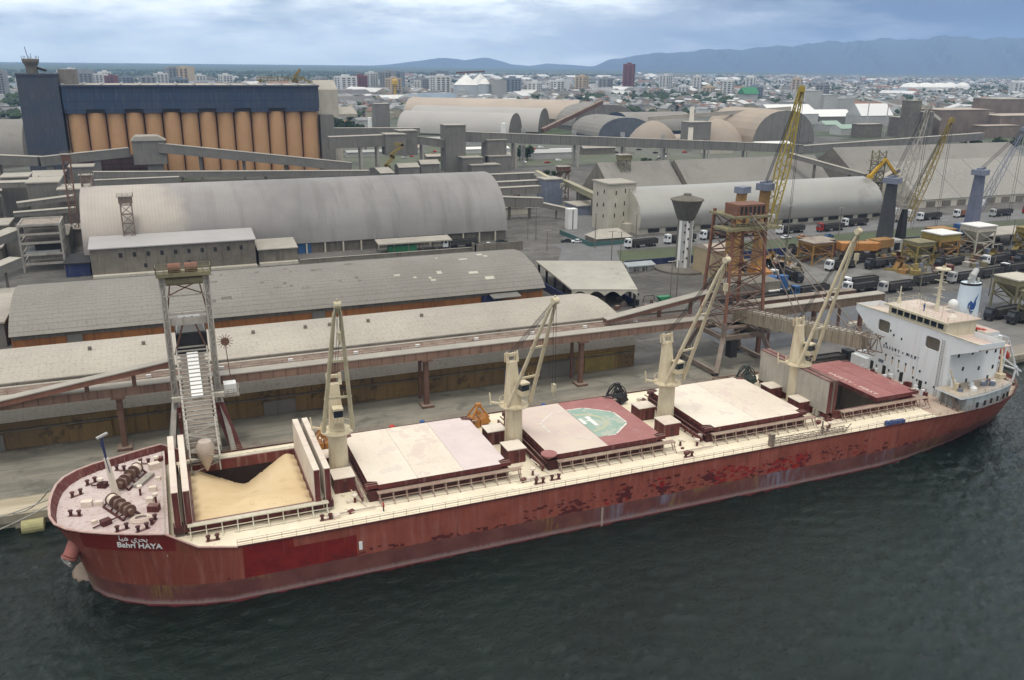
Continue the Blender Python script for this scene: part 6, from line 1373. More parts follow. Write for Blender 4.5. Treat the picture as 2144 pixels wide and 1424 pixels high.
    bx_part('operator_cab', m_pale, t, (152, 154.5, 49, 51.5, 11, 13.6)); bx_part('hopper', m_dark, t, (141.6, 143.6, 50, 52, 5.5, 9.5))
ship_loader_right()
t_ = thing('quay_spreader_frame', 'low rusty frame lying on the quay under the right ship loader', 'frame', (146, 43, GZ)); a = MB(); a.truss((131, 40.5, 3.6), (155, 40.5, 3.6), 2.2, 2.2, 12, .25); a.build('frame_member', m_rust, t_)
t_ = thing('quay_rail_fence', 'long rust-coloured railing on the quay edge behind the fourth hatch', 'railing', (115, 35, GZ)); a = MB(); rail_run(a, [(104, 35.6, GZ), (131, 35.6, GZ)], 2.6, 3, .22, 2); a.build('rail', m_rust, t_)
# ================================================================== VEHICLES, YARD, TOWN
def make_truck(name, cab_m, trailer_m, box_h=1.9, L=11.5):
    """tractor and dump trailer along +X with the cab at x<0"""
    t = bpy.data.objects.new(name, None); COL.objects.link(t); WLOC[t.name] = Vector((0, 0, 0)); t['category'] = 'truck'
    a = MB(); a.prismy([(-7.6,.9),(-5.4,.9),(-5.4,3.6),(-7.1,3.6),(-7.6,2.4)], -1.2, 1.2); a.box(-7.3, -5.3, -1.15, 1.15, 3.6, 3.95); cb = a.build('cab', cab_m, t)
    a = MB(); a.face([(-7.62,-1.05,2.35),(-7.18,-1.05,3.45),(-7.18,1.05,3.45),(-7.62,1.05,2.35)][::-1]); a.box(-7.0, -5.9, -1.22, 1.22, 2.3, 3.2); a.build('windscreen', m_glass, cb)
    a = MB(); a.box(-7.4, -1.2, -.5, .5, .75, 1.1); a.box(-1.5, L-5, -.5, .5, 1.0, 1.3); a.build('chassis', m_dark, t)
    a = MB(); x0, x1 = -4.6, L-4.2; z0, z1 = 1.35, 1.35+box_h
    for q in ((x0,x1,-1.3,-1.2,z0,z1),(x0,x1,1.2,1.3,z0,z1),(x0,x0+.1,-1.2,1.2,z0,z1),(x1-.1,x1,-1.2,1.2,z0,z1),(x0,x1,-1.3,1.3,z0-.12,z0)): a.box(*q)
    a.box(x0, x1, -1.2, 1.2, z1-.5, z1-.42)
    for k in range(9): xx = x0+.4+k*(x1-x0-.9)/8; a.box(xx, xx+.14, -1.37, -1.3, z0, z1); a.box(xx, xx+.14, 1.3, 1.37, z0, z1)
    a.build('trailer', trailer_m, t)
    for x in (-6.6, -3.0, -1.8, L-8.2, L-6.9, L-5.6):
        for y in (-1.2, .85): a = MB(); a.tube((x, y, .52), (x, y+.35, .52), .52, .52, 12); a.build('wheel', m_black, t)
    return t
def copy_deep(o):
    c = o.copy(); COL.objects.link(c)
    def rec(src, dst):
        for ch in list(src.children): d = ch.copy(); COL.objects.link(d); d.parent = dst; rec(ch, d)
    rec(o, c); return c
kits = {}
def truck(kind, x, y, a, label, group):
    if kind not in kits:
        cab, tr = {'w': (m_whitecab, m_tarp), 'r': (m_redcab, m_tarp), 'k': (m_dark, m_tarp), 'g': (m_grey, m_tarp), 'o': (m_whitecab, m_pink), 'b': (m_blue, m_tarp), 't': (m_whitecab, m_conc)}[kind]
        o = kits[kind] = make_truck('dump_truck', cab, tr)
    else: o = copy_deep(kits[kind])
    o.location = (x, y, GZ+.01); o.rotation_euler = (0, 0, a); o['label'] = label; o['group'] = group; return o
gr_ = 'lorries queuing on the road by the sheds'
for k, x, y, lab in [('w', 197, 185.6, 'white-cabbed black tipper leading the road queue, left of the water tower'), ('w', 217, 188.2, 'white-cabbed lorry just left of the water tower shaft'), ('w', 236, 190.6, 'white-cabbed lorry directly behind the water tower shaft'),
     ('o', 254, 191.5, 'lorry with an orange-brown trailer behind the red loader tower'), ('w', 275, 190, 'white-cabbed tipper on the road under the yellow lattice boom'), ('r', 296, 188.6, 'red-cabbed black tipper on the road, nearer lane'),
     ('w', 316, 195, 'white-cabbed lorry at the right end of the silvery barrel store'), ('t', 341, 196.6, 'pale-trailered lorry half behind the dark crane column'), ('w', 363, 196, 'white-cabbed black lorry before the ribbed shed end'), ('o', 388, 197, 'lorry with an orange trailer beside the blue crane house'),
     ('g', 407, 192.5, 'grey-cabbed lorry right of the blue crane'), ('r', 432, 194, 'red-cabbed lorry at the right edge of the road')]:
    truck(k, x, y, radians(4), lab, gr_)
gr_ = 'tippers lined up across the yard behind the bridge'
for k, x, y, lab in [('b', 209, 100.5, 'black tipper with a blue load at its cab, left of the yard line'), ('w', 228.5, 98.6, 'black tipper with an empty box near the crane jib tip'), ('g', 240, 95, 'grey-cabbed long tipper in the middle of the yard line'), ('w', 233, 104, 'white-cabbed tipper behind the grey one'),
     ('k', 259, 99, 'black tipper under the blue and green load'), ('g', 273, 97.4, 'grey-cabbed tipper with a dusty covered box'), ('k', 289, 99.4, 'covered black tipper near the radar mast'), ('w', 303, 101.5, 'white-cabbed tipper near the right edge of the yard line'), ('k', 318, 104, 'dark tipper last in line at the right edge'), ('k', 190, 96.5, 'dark tipper beneath the crane stays, left end of the yard'), ('k', 198, 92, 'black tipper close to the brown quayside conveyor')]:
    truck(k, x, y, radians(4 if k != 'k' else 186), lab, gr_)
o = truck('k', 165.5, 43.6, pi, 'long black covered lorry parked on the quay behind the open aft hatch', 'lorries on the quay'); truck('r', 168.5, 74, radians(170), 'red lorry on the quay road under the loader boom', 'lorries on the quay')
truck('w', 128, 209.2, radians(3), 'white-cabbed lorry at the barrel store canopy', 'lorries on the quay')
truck('k', 246, 60, radians(4), 'dark lorry under the yellow frame at the right edge', 'lorries on the quay'); truck('k', 249, 55, radians(4), 'second dark lorry under the yellow frame at the right edge, nearer the water', 'lorries on the quay')
for k_, (x, y, a_, lab) in enumerate([(246, 127, 8, 'black tipper parked in the yard below the orange hopper frame'), (262, 124, 5, 'black tipper parked under the orange crane superstructure'), (288, 117, 10, 'dark tipper between the yellow hopper and the tipper line'), (308, 114, 8, 'dark tipper in front of the large ochre hopper'), (326, 118, 6, 'dark tipper in front of the pale hopper'), (322, 111, 6, 'covered dark tipper near the right edge, second row'), (212, 127, 80, 'black tipper standing crosswise beside the orange tower crane'), (218, 122, 84, 'second black tipper standing crosswise beside the orange tower crane')]):
    truck('k' if k_ % 3 else 'w', x, y, radians(a_), lab, 'lorries parked among the yard machines')
def car(x, y, a, mt, label):
    t = thing('car', None, None, (x, y, GZ)); tag(t, label, 'car'); b = []
    def mk(nm, prof, w_, m_):
        q = MB(); q.prismy(prof, -w_/2, w_/2); q.off(0, x, y, GZ, a); return q.build(nm, m_, t)
    mk('body', [(-2.2,.35),(2.2,.35),(2.2,.85),(1.4,.98),(-1.9,1.0),(-2.2,.8)], 1.8, mt); mk('cabin', [(-1.7,1.0),(1.0,.98),(.4,1.45),(-1.2,1.45)], 1.6, m_glass); mk('roof', [(-1.15,1.45),(.35,1.45),(.3,1.5),(-1.1,1.5)], 1.5, mt)
    for u in (-1.4, 1.4):
        for v_ in (-.92, .7): q = MB(); q.tube((u,v_,.33),(u,v_+.22,.33),.33,.33,10); q.off(0, x, y, GZ, a); q.build('wheel', m_black, t)
for x, y, a, mt, lab in [(172.6, 204.6, 2.8, m_dark, 'dark car turning on the side road'), (176.2, 202.2, 2.8, m_whitecab, 'white car just behind the dark one on the side road'), (265, 180.5, .1, m_whitecab, 'white car on the verge below the tipper row'), (285, 177.2, .1, m_blue, 'dark blue pickup on the grass verge'), (272, 178.6, .1, m_oran, 'orange car on the grass verge'),
     (140, 208, .1, m_whitecab, 'white car parked by the barrel store corner'), (147, 212, .1, m_dark, 'dark car parked at the right end of the barrel store'), (222.7, 139, 1, m_whitecab, 'white van parked among the yard clutter'), (183, 70, 3, m_dark, 'dark car on the quay road by the loader'), (180, 300, 1.4, m_whitecab, 'white car far up the side road'), (166, 355, .3, m_whitecab, 'white car between the stacked galleries')]:
    car(x, y, a, mt, lab)
# harbour mobile cranes
def mobile_crane(label, x, y, tw, tip, pivot_z, ztop, hm, tm, bm, bw=2.0, a=0, base=True, name='mobile_harbour_crane', head=True, hz=4.5, th=.18):
    t = thing(name, label, 'crane', (x, y, GZ)); tip = Vector(tip)
    if base:
        q = MB(); q.cbox(x, y, GZ+.9, 13, 6, 1.6, a); q.cbox(x, y, GZ+2.5, 4, 4, 1.5, a); q.build('chassis', m_dark, t)
        for k in range(6):
            for s_ in (-1, 1): q = MB(); cx_, cy_ = x+cos(a)*(k*2.2-5.5)-sin(a)*s_*3, y+sin(a)*(k*2.2-5.5)+cos(a)*s_*3; q.tube((cx_, cy_-.3, GZ+.8), (cx_, cy_+.3, GZ+.8), .8, .8, 12); q.build('wheel', m_black, t)
    q = MB(); q.cbox(x+cos(a)*-3, y+sin(a)*-3, hz, 11, 5.2, 3.6, a); q.build('machine_house', hm, t)
    q = MB(); b = len(q.v); w2 = tw*.62
    for w_, z in ((tw, GZ+4), (w2, ztop)): q.v += [(x-w_/2, y-w_/2, z), (x+w_/2, y-w_/2, z), (x+w_/2, y+w_/2, z), (x-w_/2, y+w_/2, z)]
    for f_ in ((0,3,2,1),(4,5,6,7),(0,1,5,4),(1,2,6,5),(2,3,7,6),(3,0,4,7)): q.f.append(tuple(b+i for i in f_)); q.m.append(0)
    q.build('tower', tm, t)
    if head: q = MB(); q.cbox(x, y, ztop-.4, tw*1.25, tw*1.2, 2.2, .4); q.bar((x-2, y, ztop+2), (x+2.4, y, ztop+2.4), .8); q.build('tower_head', hm if bm is m_yel else m_grays, t)
    d_ = (tip-Vector((x, y, pivot_z))); hd = Vector((d_.x, d_.y, 0)).normalized(); p0 = Vector((x, y, pivot_z))+hd*tw*.7
    q = MB(); n = max(8, int(d_.length/2.4)); mid = p0.lerp(tip, .88); sd = Vector((-hd.y, hd.x, 0)); u_ = d_.normalized(); nn_ = sd.cross(u_).normalized()
    c0 = [p0+sd*s_*bw*.7+nn_*c_*bw*.3 for s_, c_ in ((-1,-1),(1,-1),(1,1),(-1,1))]; cm = [p0.lerp(tip, .45)+sd*s_*bw*.55+nn_*c_*bw*.6 for s_, c_ in ((-1,-1),(1,-1),(1,1),(-1,1))]; c1 = [tip+sd*s_*bw*.2+nn_*c_*bw*.2 for s_, c_ in ((-1,-1),(1,-1),(1,1),(-1,1))]
    for A0, A1, m_ in ((c0, cm, n//2), (cm, c1, n//2)):
        for i in range(4):
            q.bar(A0[i], A1[i], th); j = (i+1) % 4
            for k in range(m_):
                e, f_ = (i, j) if k % 2 else (j, i); q.bar(A0[e].lerp(A1[e], k/m_), A0[f_].lerp(A1[f_], (k+1)/m_), th*.5)
    q.build('lattice_boom', bm, t)
    q = MB(); q.bar(tip-sd*1.2, tip+sd*1.2, 1.4, 1.4); q.bar(tip, tip+u_*1.2, 1.2); q.build('boom_head', bm, t)
    q = MB()
    for s_ in (-.8, -.3, .3, .8): q.bar(tip+sd*s_, Vector((x, y, ztop+2))+sd*s_, .1)
    for s_ in (-.5, .5): q.bar(tip+sd*s_+hd*.8, (tip.x+hd.x*.8+sd.x*s_, tip.y+hd.y*.8+sd.y*s_, GZ+7), .09)
    q.build('hoist_rope', m_dark, t)
    q = MB(); q.cbox(x+hd.x*tw*.8, y+hd.y*tw*.8, pivot_z+2, 2.4, 2.4, 2.6, a); q.build('operator_cab', m_whitecab, t); return t
mobile_crane('orange mobile crane with a tall yellow lattice boom, right of the red loader tower', 203, 120, 3.6, (211.6, 118, 65.2), 21, 34, m_oran, m_orang2, mat('boom_yellow', (.42,.32,.05), (.30,.23,.05), .6, .6), 2.8, 1.2, th=.34)
t_ = thing('mobile_harbour_crane', 'orange mobile crane with its boom lowered behind the red loader tower', 'crane', (191.3, 118, GZ)); a = MB(); a.cbox(191.5, 118, GZ+.9, 12, 6, 1.8, 1.2); a.build('chassis', m_dark, t_)
a = MB(); a.cbox(191.5, 118, 5, 10, 5, 3.4, 1.2); a.build('machine_house', m_orang2, t_)
a = MB(); a.bar((191, 118, 6), (191.2, 118, 22), 4.2, 3.6); a.bar((191.2, 118, 21), (192.6, 118, 34), 2.4, 2.4); a.bar((191.4, 118, 12), (195, 117, 26), 1.2); a.build('tower', m_orang2, t_)
a = MB(); a.cbox(192.6, 118, 33.4, 4.6, 3.2, 2, .3); a.build('tower_head', m_grays, t_)
mobile_crane('dark grey mobile crane with a pale lattice boom before the silvery barrel store', 288.5, 150, 4.6, (301.7, 150, 57.5), 14, 29, m_orang2, mat('slate_crane_paint', (.07,.074,.078), (.045,.048,.05), .5, .6), m_pale, 2.6, .1, base=False, hz=2.6, th=.28)
mobile_crane('black-columned mobile crane with a thin yellowish lattice boom beside the dark grey one', 296.5, 149.5, 3.0, (311.3, 147, 52.5), 13, 18, m_dark, m_dark, m_yel, 2.2, .1, base=False, head=False, hz=2.4, th=.28)
mobile_crane('blue mobile crane with a lavender tower at the right edge of the yard', 336, 150, 4.6, (359.4, 152, 48.0), 15, 30.5, m_blue, mat('lavender_crane_paint', (.17,.185,.25), (.12,.13,.18), .5, .6), m_grays, 2.2, .15, base=False, hz=6.5)
t_ = thing('crawler_crane_house', 'orange crane superstructure standing on a dark undercarriage in the yard', 'crane', (262, 136, GZ)); a = MB(); a.cbox(262, 136, GZ, 12, 7, 2.4, .2); a.build('undercarriage', m_dark, t_); a = MB(); a.cbox(262, 136, 4.6, 3, 3, 2.2, .2); a.build('slewing_ring', m_conc, t_); a = MB(); a.cbox(261, 136, 6.6, 14, 5, 2.8, -.35); a.cbox(267, 135, 6.6, 5, 5, 2.6, .3); a.build('machine_house', m_oran, t_)
t_ = thing('crawler_crane_house', 'smaller orange machine house with a pale box behind the big one', 'crane', (283, 146, GZ)); a = MB(); a.cbox(278, 141, 5.5, 9, 4.5, 3.2, .1); a.build('machine_house', m_orang2, t_); a = MB(); a.cbox(278, 141, GZ, 4, 4, 3.3, .1); a.build('pedestal', m_conc, t_); a = MB(); a.cbox(272, 143, GZ, 5, 4, 5.2, 0); a.build('pale_box', m_grey, t_)
# tall rusty tower with elbow arm between the sheds
t_ = thing('elevator_arm_tower', 'rusty lattice tower with a bright yellow elbow-shaped arm between two sheds', 'tower', (352, 222, GZ)); a = MB(); a.truss((352, 222, GZ), (352, 222, 33), 4.6, 4.6, 9, .5, upv=(0, 1, 0)); a.build('lattice', m_olive, t_)
a = MB(); a.bar((353.5, 219, 29), (345, 219, 21), 1.3); a.bar((353.5, 219, 29), (362.5, 219, 20.4), 1.2); a.cbox(344.8, 219, 20, 3, 1.5, 1.6, 0); a.cbox(362.8, 219, 19, 1.6, 1.5, 2, 0); a.build('arm', mat('bright_yellow_arm', (.62,.37,.03), None, 1, .5), t_)
for k in range(5): a = MB(); a.cbox(352, 222, 8+k*5, 6.5, 6.5, .35, 0); a.build('platform', m_rust2, t_)
gallery('covered_conveyor', 'grey conveyor dropping from the long gallery to the yellow-armed tower', (330, 262, 27.5), (349, 226, 20), 3, 2.2, m_clad0, m_cladroof, (.35,.8), m_conc, legw=1, foot=False)
gallery('covered_conveyor', 'short grey conveyor rising from the barrel store end to the pointed shed gable', (338, 218, 13.5), (372, 228, 22), 2.6, 2, m_clad0, m_cladroof, (.6,), m_conc, legw=.8, foot=False)
# hoppers on yellow frames
def hopper(label, x, y, w_, d_, h, fm, hm, hh=3.2, roof=None, skirt=True):
    t = thing('loading_hopper', label, 'hopper', (x, y, GZ)); a = MB(); c_ = [(x-w_/2, y-d_/2), (x+w_/2, y-d_/2), (x+w_/2, y+d_/2), (x-w_/2, y+d_/2)]
    for i in range(4):
        j = (i+1) % 4; a.bar((*c_[i], GZ), (*c_[i], GZ+h), .5); a.bar((*c_[i], GZ+h*.55), (*c_[j], GZ+h*.55), .3); a.bar((*c_[i], GZ), (*c_[j], GZ+h*.55), .25); a.bar((*c_[j], GZ+h*.55), (*c_[i], GZ+h), .25); a.bar((*c_[i], GZ+h), (*c_[j], GZ+h), .4)
    a.build('frame', fm, t)
    a = MB(); b = 0; lo = .25
    for k, z in ((lo, GZ+h*.45), (1.04, GZ+h), (1.04, GZ+h+hh*.5)): a.v += [(x-w_/2*k, y-d_/2*k, z), (x+w_/2*k, y-d_/2*k, z), (x+w_/2*k, y+d_/2*k, z), (x-w_/2*k, y+d_/2*k, z)]
    for s_ in (0, 4): 
        for i in range(4): j = (i+1) % 4; a.f.append((s_+i, s_+j, s_+4+j, s_+4+i)); a.m.append(0)
    a.f.append((3, 2, 1, 0)); a.m.append(0); a.build('hopper_bin', hm, t)
    a = MB(); a.box(x-w_*.55, x+w_*.55, y-d_*.55, y+d_*.55, GZ+h+hh*.5, GZ+h+hh*.5+.4); a.build('bin_top', roof or hm, t); return t
hopper('brown-topped orange steel hopper frame left of the crane jib tip', 244, 139, 9, 8, 7.5, m_orang2, m_orang2, 1, m_rust2); hopper('flat grey-topped frame just behind the orange hopper', 252, 147, 10, 7, 6.5, m_rust, m_rust, .6, m_rust2)
hopper('large ochre hopper with a white rim box in the middle of the yard', 300, 133, 10, 9, 6.5, m_orang2, m_yel, 5, m_text); hopper('pale hopper on tall white legs at the right of the yard', 317, 131, 9.5, 8, 9.5, m_concl, m_concl, 3.5, m_hwhite)
hopper('yellow steel hopper in the centre of the yard', 279, 124, 8, 7, 7.5, m_yel, m_olive, 2.2); hopper('yellow hopper at the right edge of the yard', 338, 124, 8, 7, 8.5, m_yel, m_yel, 3)
hopper('olive dusty hopper on yellow legs at the right edge by the quay road', 257, 66, 9, 8, 8.5, m_olive, m_olive, 3, m_concl); hopper('second olive hopper frame at the right edge, nearer the water', 250, 52, 9, 7, 8, m_olive, m_olive, 2.4, m_olive); hopper('orange hopper frame behind the white rim box', 311, 143, 9, 7, 6.5, m_orang2, m_orang2, 3)
t_ = thing('sand_coloured_building', 'beige boxy shed with a rusty opening beside the water tower', 'building', (198, 138, GZ)); bx_part('wall', mat('beige_cladding', (.46,.38,.24), (.36,.29,.18), .3, .8, streak=.3), t_, (193, 205, 132, 143, GZ, 11.4)); a = MB(); a.prismx([(131.7,11.4),(143.3,11.4),(137.5,13)], 192.7, 205.3); a.build('roof', m_tan, t_); bx_part('opening', m_rust, t_, (199, 203.5, 131.9, 132.05, 5, 9))
t_ = thing('white_cube_shed', 'white box shed in front of the blue wall at mid yard', 'shed', (288, 146, GZ)); bx_part('wall', m_grey, t_, (284, 292, 143, 149, GZ, 7)); bx_part('opening', m_dark, t_, (287, 290, 142.9, 143.05, GZ, 6))
t_ = thing('flat_roof_shelter', 'long pale flat shelter roof near the right edge of the yard', 'shelter', (345, 140, GZ)); bx_part('roof', m_cladroof, t_, (328, 362, 136, 150, 7, 7.5)); bx_part('post', m_conc, t_, (329, 330, 137, 138, GZ, 7), (345, 346, 137, 138, GZ, 7), (360, 361, 137, 138, GZ, 7))
t_ = thing('storage_tank', 'bright blue horizontal tank in the yard behind the red loader tower', 'tank', (198.5, 109, GZ)); a = MB(); a.tube((194.5, 107.5, 6.4), (200.5, 108.5, 6.4), 1.7, 1.7, 18); a.build('tank_shell', m_blue, t_, smooth=True); bx_part('support_frame', m_rust2, t_, (194.8, 195.4, 106.5, 109, GZ, 5.2), (199.6, 200.2, 107, 109.5, GZ, 5.2))
t_ = thing('blue_container', 'blue container standing upright beside the blue tank', 'container', (202.5, 107, GZ)); bx_part('container_body', m_blue, t_, (201.6, 204.4, 105.6, 108.2, GZ, 8))
t_ = thing('steel_platform', 'dark grey raised steel platform behind the red loader tower', 'platform', (186, 104, GZ)); bx_part('deck_box', m_conc, t_, (176, 196, 99, 108, 5.2, 8.6)); bx_part('post', m_dark, t_, (177, 178, 100, 101, GZ, 5.2), (194, 195, 100, 101, GZ, 5.2), (185, 186, 100, 101, GZ, 5.2))
t_ = thing('white_kiosk', 'small white kiosk on the yard left of the tipper line', 'kiosk', (194, 100, GZ)); bx_part('wall', m_pale, t_, (191.5, 196.5, 98.6, 101.4, GZ, 5.6)); bx_part('roof', m_hwhite, t_, (191.2, 196.8, 98.2, 101.8, 5.6, 5.9))
t_ = thing('rubbish_skip', 'bright green skip on the concrete behind the quay warehouse', 'skip', (161, 110.5, GZ)); a = MB(); a.prismy([(159.6,GZ+.3),(162.6,GZ+.3),(163.4,GZ+1.7),(158.8,GZ+1.7)], 109.6, 111.6); a.build('skip_body', m_green, t_)
t_ = thing('steel_hoop', 'thin dark steel hoop frame beside the green skip', 'frame', (155.5, 111, GZ)); a = MB(); a.bar((153.8, 111, GZ), (154.2, 111, 4.4), .15); a.bar((154.2, 111, 4.4), (157.6, 111, 4.4), .15); a.bar((157.6, 111, 4.4), (158, 111, GZ), .15); a.build('hoop', m_dark, t_)
# strewn gear in the yard
rr = random.Random(21); JK = []
cols = [m_rust, m_rust2, m_yel, m_orang2, m_dark, m_grays, m_conc, m_olive, m_pale, m_rust, m_dark, m_maroon, m_rust2, m_conc, m_olive]
for k in range(400):
    x, y = rr.uniform(206, 345), rr.uniform(109, 152.5)
    if y < 128 and x < 246 and rr.random() < .85: continue
    if 232 < x < 262 and y < 142: continue
    kind = rr.choice(('steel_beam_stack', 'machine_part', 'crate', 'grab_bucket')); q = MB(); s_ = rr.uniform(1.2, 3.6); an = rr.uniform(0, pi)
    if kind == 'steel_beam_stack':
        for i in range(4): q.cbox(x-i*.5*sin(an), y+i*.5*cos(an), GZ, s_*3.4, .35, .5+.2*(i % 2), an)
    elif kind == 'crate': q.cbox(x, y, GZ, s_, s_*.8, s_*.7, an); q.cbox(x, y, GZ+s_*.7, s_*1.05, s_*.85, .1, an)
    elif kind == 'grab_bucket':
        for i in (-1, 1): q.bar((x+i*s_*.2, y, GZ+s_), (x+i*s_*.7, y, GZ+.2), s_*.7, .3); q.cbox(x, y, GZ+s_*.9, s_*.6, s_*.6, s_*.5, an)
    else: q.cbox(x, y, GZ, s_*1.4, s_, s_*.5, an); q.tube((x, y, GZ), (x, y, GZ+s_*1.1), s_*.35, s_*.2, 10); q.bar((x, y, GZ+s_), (x+s_*cos(an), y+s_*sin(an), GZ+.3), .25)
    mt = rr.choice(cols); o = q.build(kind, mt)
    zone = ('beneath the orange hopper frame' if x < 262 else 'between the yellow hoppers' if x < 300 else 'near the right end of the yard')
    tag(o, '%s %s on the ground %s' % ({m_rust:'rusty', m_rust2:'dusty brown', m_yel:'yellow', m_orang2:'orange', m_dark:'black', m_grays:'slate grey', m_conc:'grey', m_olive:'olive', m_pale:'pale', m_maroon:'maroon'}[mt], kind.replace('_', ' '), zone), kind.replace('_', ' ') if kind != 'steel_beam_stack' else 'steel beams', 'gear strewn over the yard')
# lamp posts
def lamp(x, y, h, label, mt=None):
    t = thing('lamp_post', None, None, (x, y, GZ)); tag(t, label, 'lamp post', 'lamp posts of the port'); a = MB(); a.tube((x, y, GZ), (x, y, GZ+h), .2, .12, 8); a.build('pole', mt or m_conc, t); a = MB(); a.bar((x-1.6, y, GZ+h), (x+1.6, y, GZ+h), .3, .2); a.build('lamp_head', m_pale, t)
for x, y, h, lab in [(208.6, 113.2, 27, 'tall lamp mast rising in front of the orange tower crane'), (162.1, 108.8, 13, 'lamp post beside the green skip'), (167, 112.8, 12, 'lamp post left of the steel platform'), (160.5, 216.6, 13, 'leftmost lamp post at the corner of the barrel store'), (163.8, 215.6, 13, 'lamp post second from the barrel store corner'), (178.1, 189.7, 14, 'lamp post on the corner by the teal fence'),
     (158.1, 191.9, 8, 'short post at the kerb of the side road'), (193.5, 184.3, 14, 'lamp post in front of the white elevator tower'), (318.3, 116.8, 16, 'lamp post at the right edge beside the pale hopper'), (263.9, 79.9, 17, 'lamp post behind the white funnel'), (173.8, 168, 11, 'lamp post at the left end of the blue wall'), (176.5, 166, 11, 'second post at the left end of the blue wall'), (247, 92, 12, 'lamp post in the middle of the tipper line'), (292, 179, 12, 'lamp post on the verge near the dark crane')]:
    lamp(x, y, h, lab)
# concrete barrier strip and pit at the right
t_ = thing('concrete_barrier', 'long low concrete barrier strip behind the funnel on the quay', 'barrier', (225, 71, GZ)); a = MB(); a.bar((196, 69, 2.6), (246, 73.5, 2.6), .8, 1.2); a.bar((200, 66, 2.5), (242, 70, 2.5), 1.6, .7); a.build('barrier', m_concl, t_)
a = MB(); a.bar((198, 70.8, 2.5), (246, 75.4, 2.5), 1.6, .5); a.build('trench_cover', m_rust, t_)
# mooring lines, fender
def rope(label, p0, p1, sag):
    p0, p1 = Vector(p0), Vector(p1); q = MB(); n = 12; pts = [p0.lerp(p1, i/n)-Vector((0, 0, sag*4*(i/n)*(1-i/n))) for i in range(n+1)]
    for a_, b_ in zip(pts, pts[1:]): q.tube(a_, b_, .09, .09, 6)
    tag(q.build('mooring_rope', m_pale), label, 'rope')
rope('upper pale mooring rope running left from the bow', (.2, 23, 9.4), (-34, 29.5, 2.6), 1.5); rope('lower pale mooring rope looping left from the bow', (.0, 22, 9.0), (-34, 24, 1.6), 2.2); rope('thin mooring rope from the stern rail down to the quay', (187, 19, 8.6), (204, 34, 2.4), .8); rope('second stern mooring rope nearer the water', (187, 16, 8.6), (212, 33.6, 2.4), .8)
rope('mooring rope dropping from the bow bulwark to the quay', (-.5, 21, 11.6), (-8, 34, 2.4), 1)
t_ = thing('fender', 'yellow floating fender at the quay wall left of the bow', 'fender', (-5.2, 31, 0)); a = MB(); a.tube((-6.8, 32, .5), (-3.6, 32, .5), 1.2, 1.2, 16); a.build('fender_body', mat('faded_yellow_rubber', (.45,.42,.20), (.30,.28,.15), .8, .7), t_)
for x in (104, 208): t_ = thing('quay_bollard', 'mooring bollard on the quay edge', 'bollard', (x, 35, GZ)); MB().lathe(x, 35, [(.3, GZ), (.3, GZ+.5), (.5, GZ+.6), (.1, GZ+.8)], 12).build('bollard_post', m_dark, t_)
bpy.data.objects['quay_bollard']['label'] = 'mooring bollard on the quay edge behind the helipad hatch'; bpy.data.objects['quay_bollard.001']['label'] = 'mooring bollard on the quay edge beyond the stern'
# clamshell grabs standing on the ship's deck
def grab(label, x, y, mt, s=1.0, arcs=False):
    t = thing('clamshell_grab', label, 'grab', (x, y, Z)); a = MB()
    for k in (-1, 1):
        a.prismy([(x+k*.1*s, Z), (x+k*2.1*s, Z+.9*s), (x+k*1.5*s, Z+2.0*s), (x+k*.1*s, Z+1.5*s)] if k > 0 else [(x+k*.1*s, Z+1.5*s), (x+k*1.5*s, Z+2.0*s), (x+k*2.1*s, Z+.9*s), (x+k*.1*s, Z)], y-1.2*s, y+1.2*s)
    a.build('bucket', mt, t); a = MB()
    for k in (-1, 1):
        for j in (-1, 1): a.bar((x+k*1.7*s, y+j*1.1*s, Z+1.8*s), (x+k*.25*s, y+j*.4*s, Z+4.0*s), .3*s)
    a.bar((x-.5*s, y, Z+4.0*s), (x+.5*s, y, Z+4.0*s), .8*s, .7*s); a.bar((x-.4*s, y, Z+2.6*s), (x+.4*s, y, Z+2.6*s), .9*s, .6*s); a.build('arm', mt, t)
    if arcs:
        a = MB()
        for j in (-.7, .7):
            pts = [(x+1.8*s*cos(th), y+j*s, Z+1.5*s+2.6*s*sin(th)) for th in [pi*i/8 for i in range(9)]]
            for p_, q_ in zip(pts, pts[1:]): a.bar(p_, q_, .14)
        a.build('guard_hoop', m_dark, t)
grab('orange clamshell grab on deck left of the second crane', 69.4, 27.9, m_oran, 1.0); grab('orange clamshell grab half hidden behind the first crane', 40.9, 27.6, m_oran, 1.0); grab('dark clamshell grab with hoops at the corner of the helipad hatch', 98.6, 28.2, m_dark, 1.0, True); grab('dark green clamshell grab between the fourth hatch and the raised cover', 129.2, 27.8, mat('dark_green_grab', (.07,.09,.075), (.04,.045,.045), 1, .6), 1.0, True)
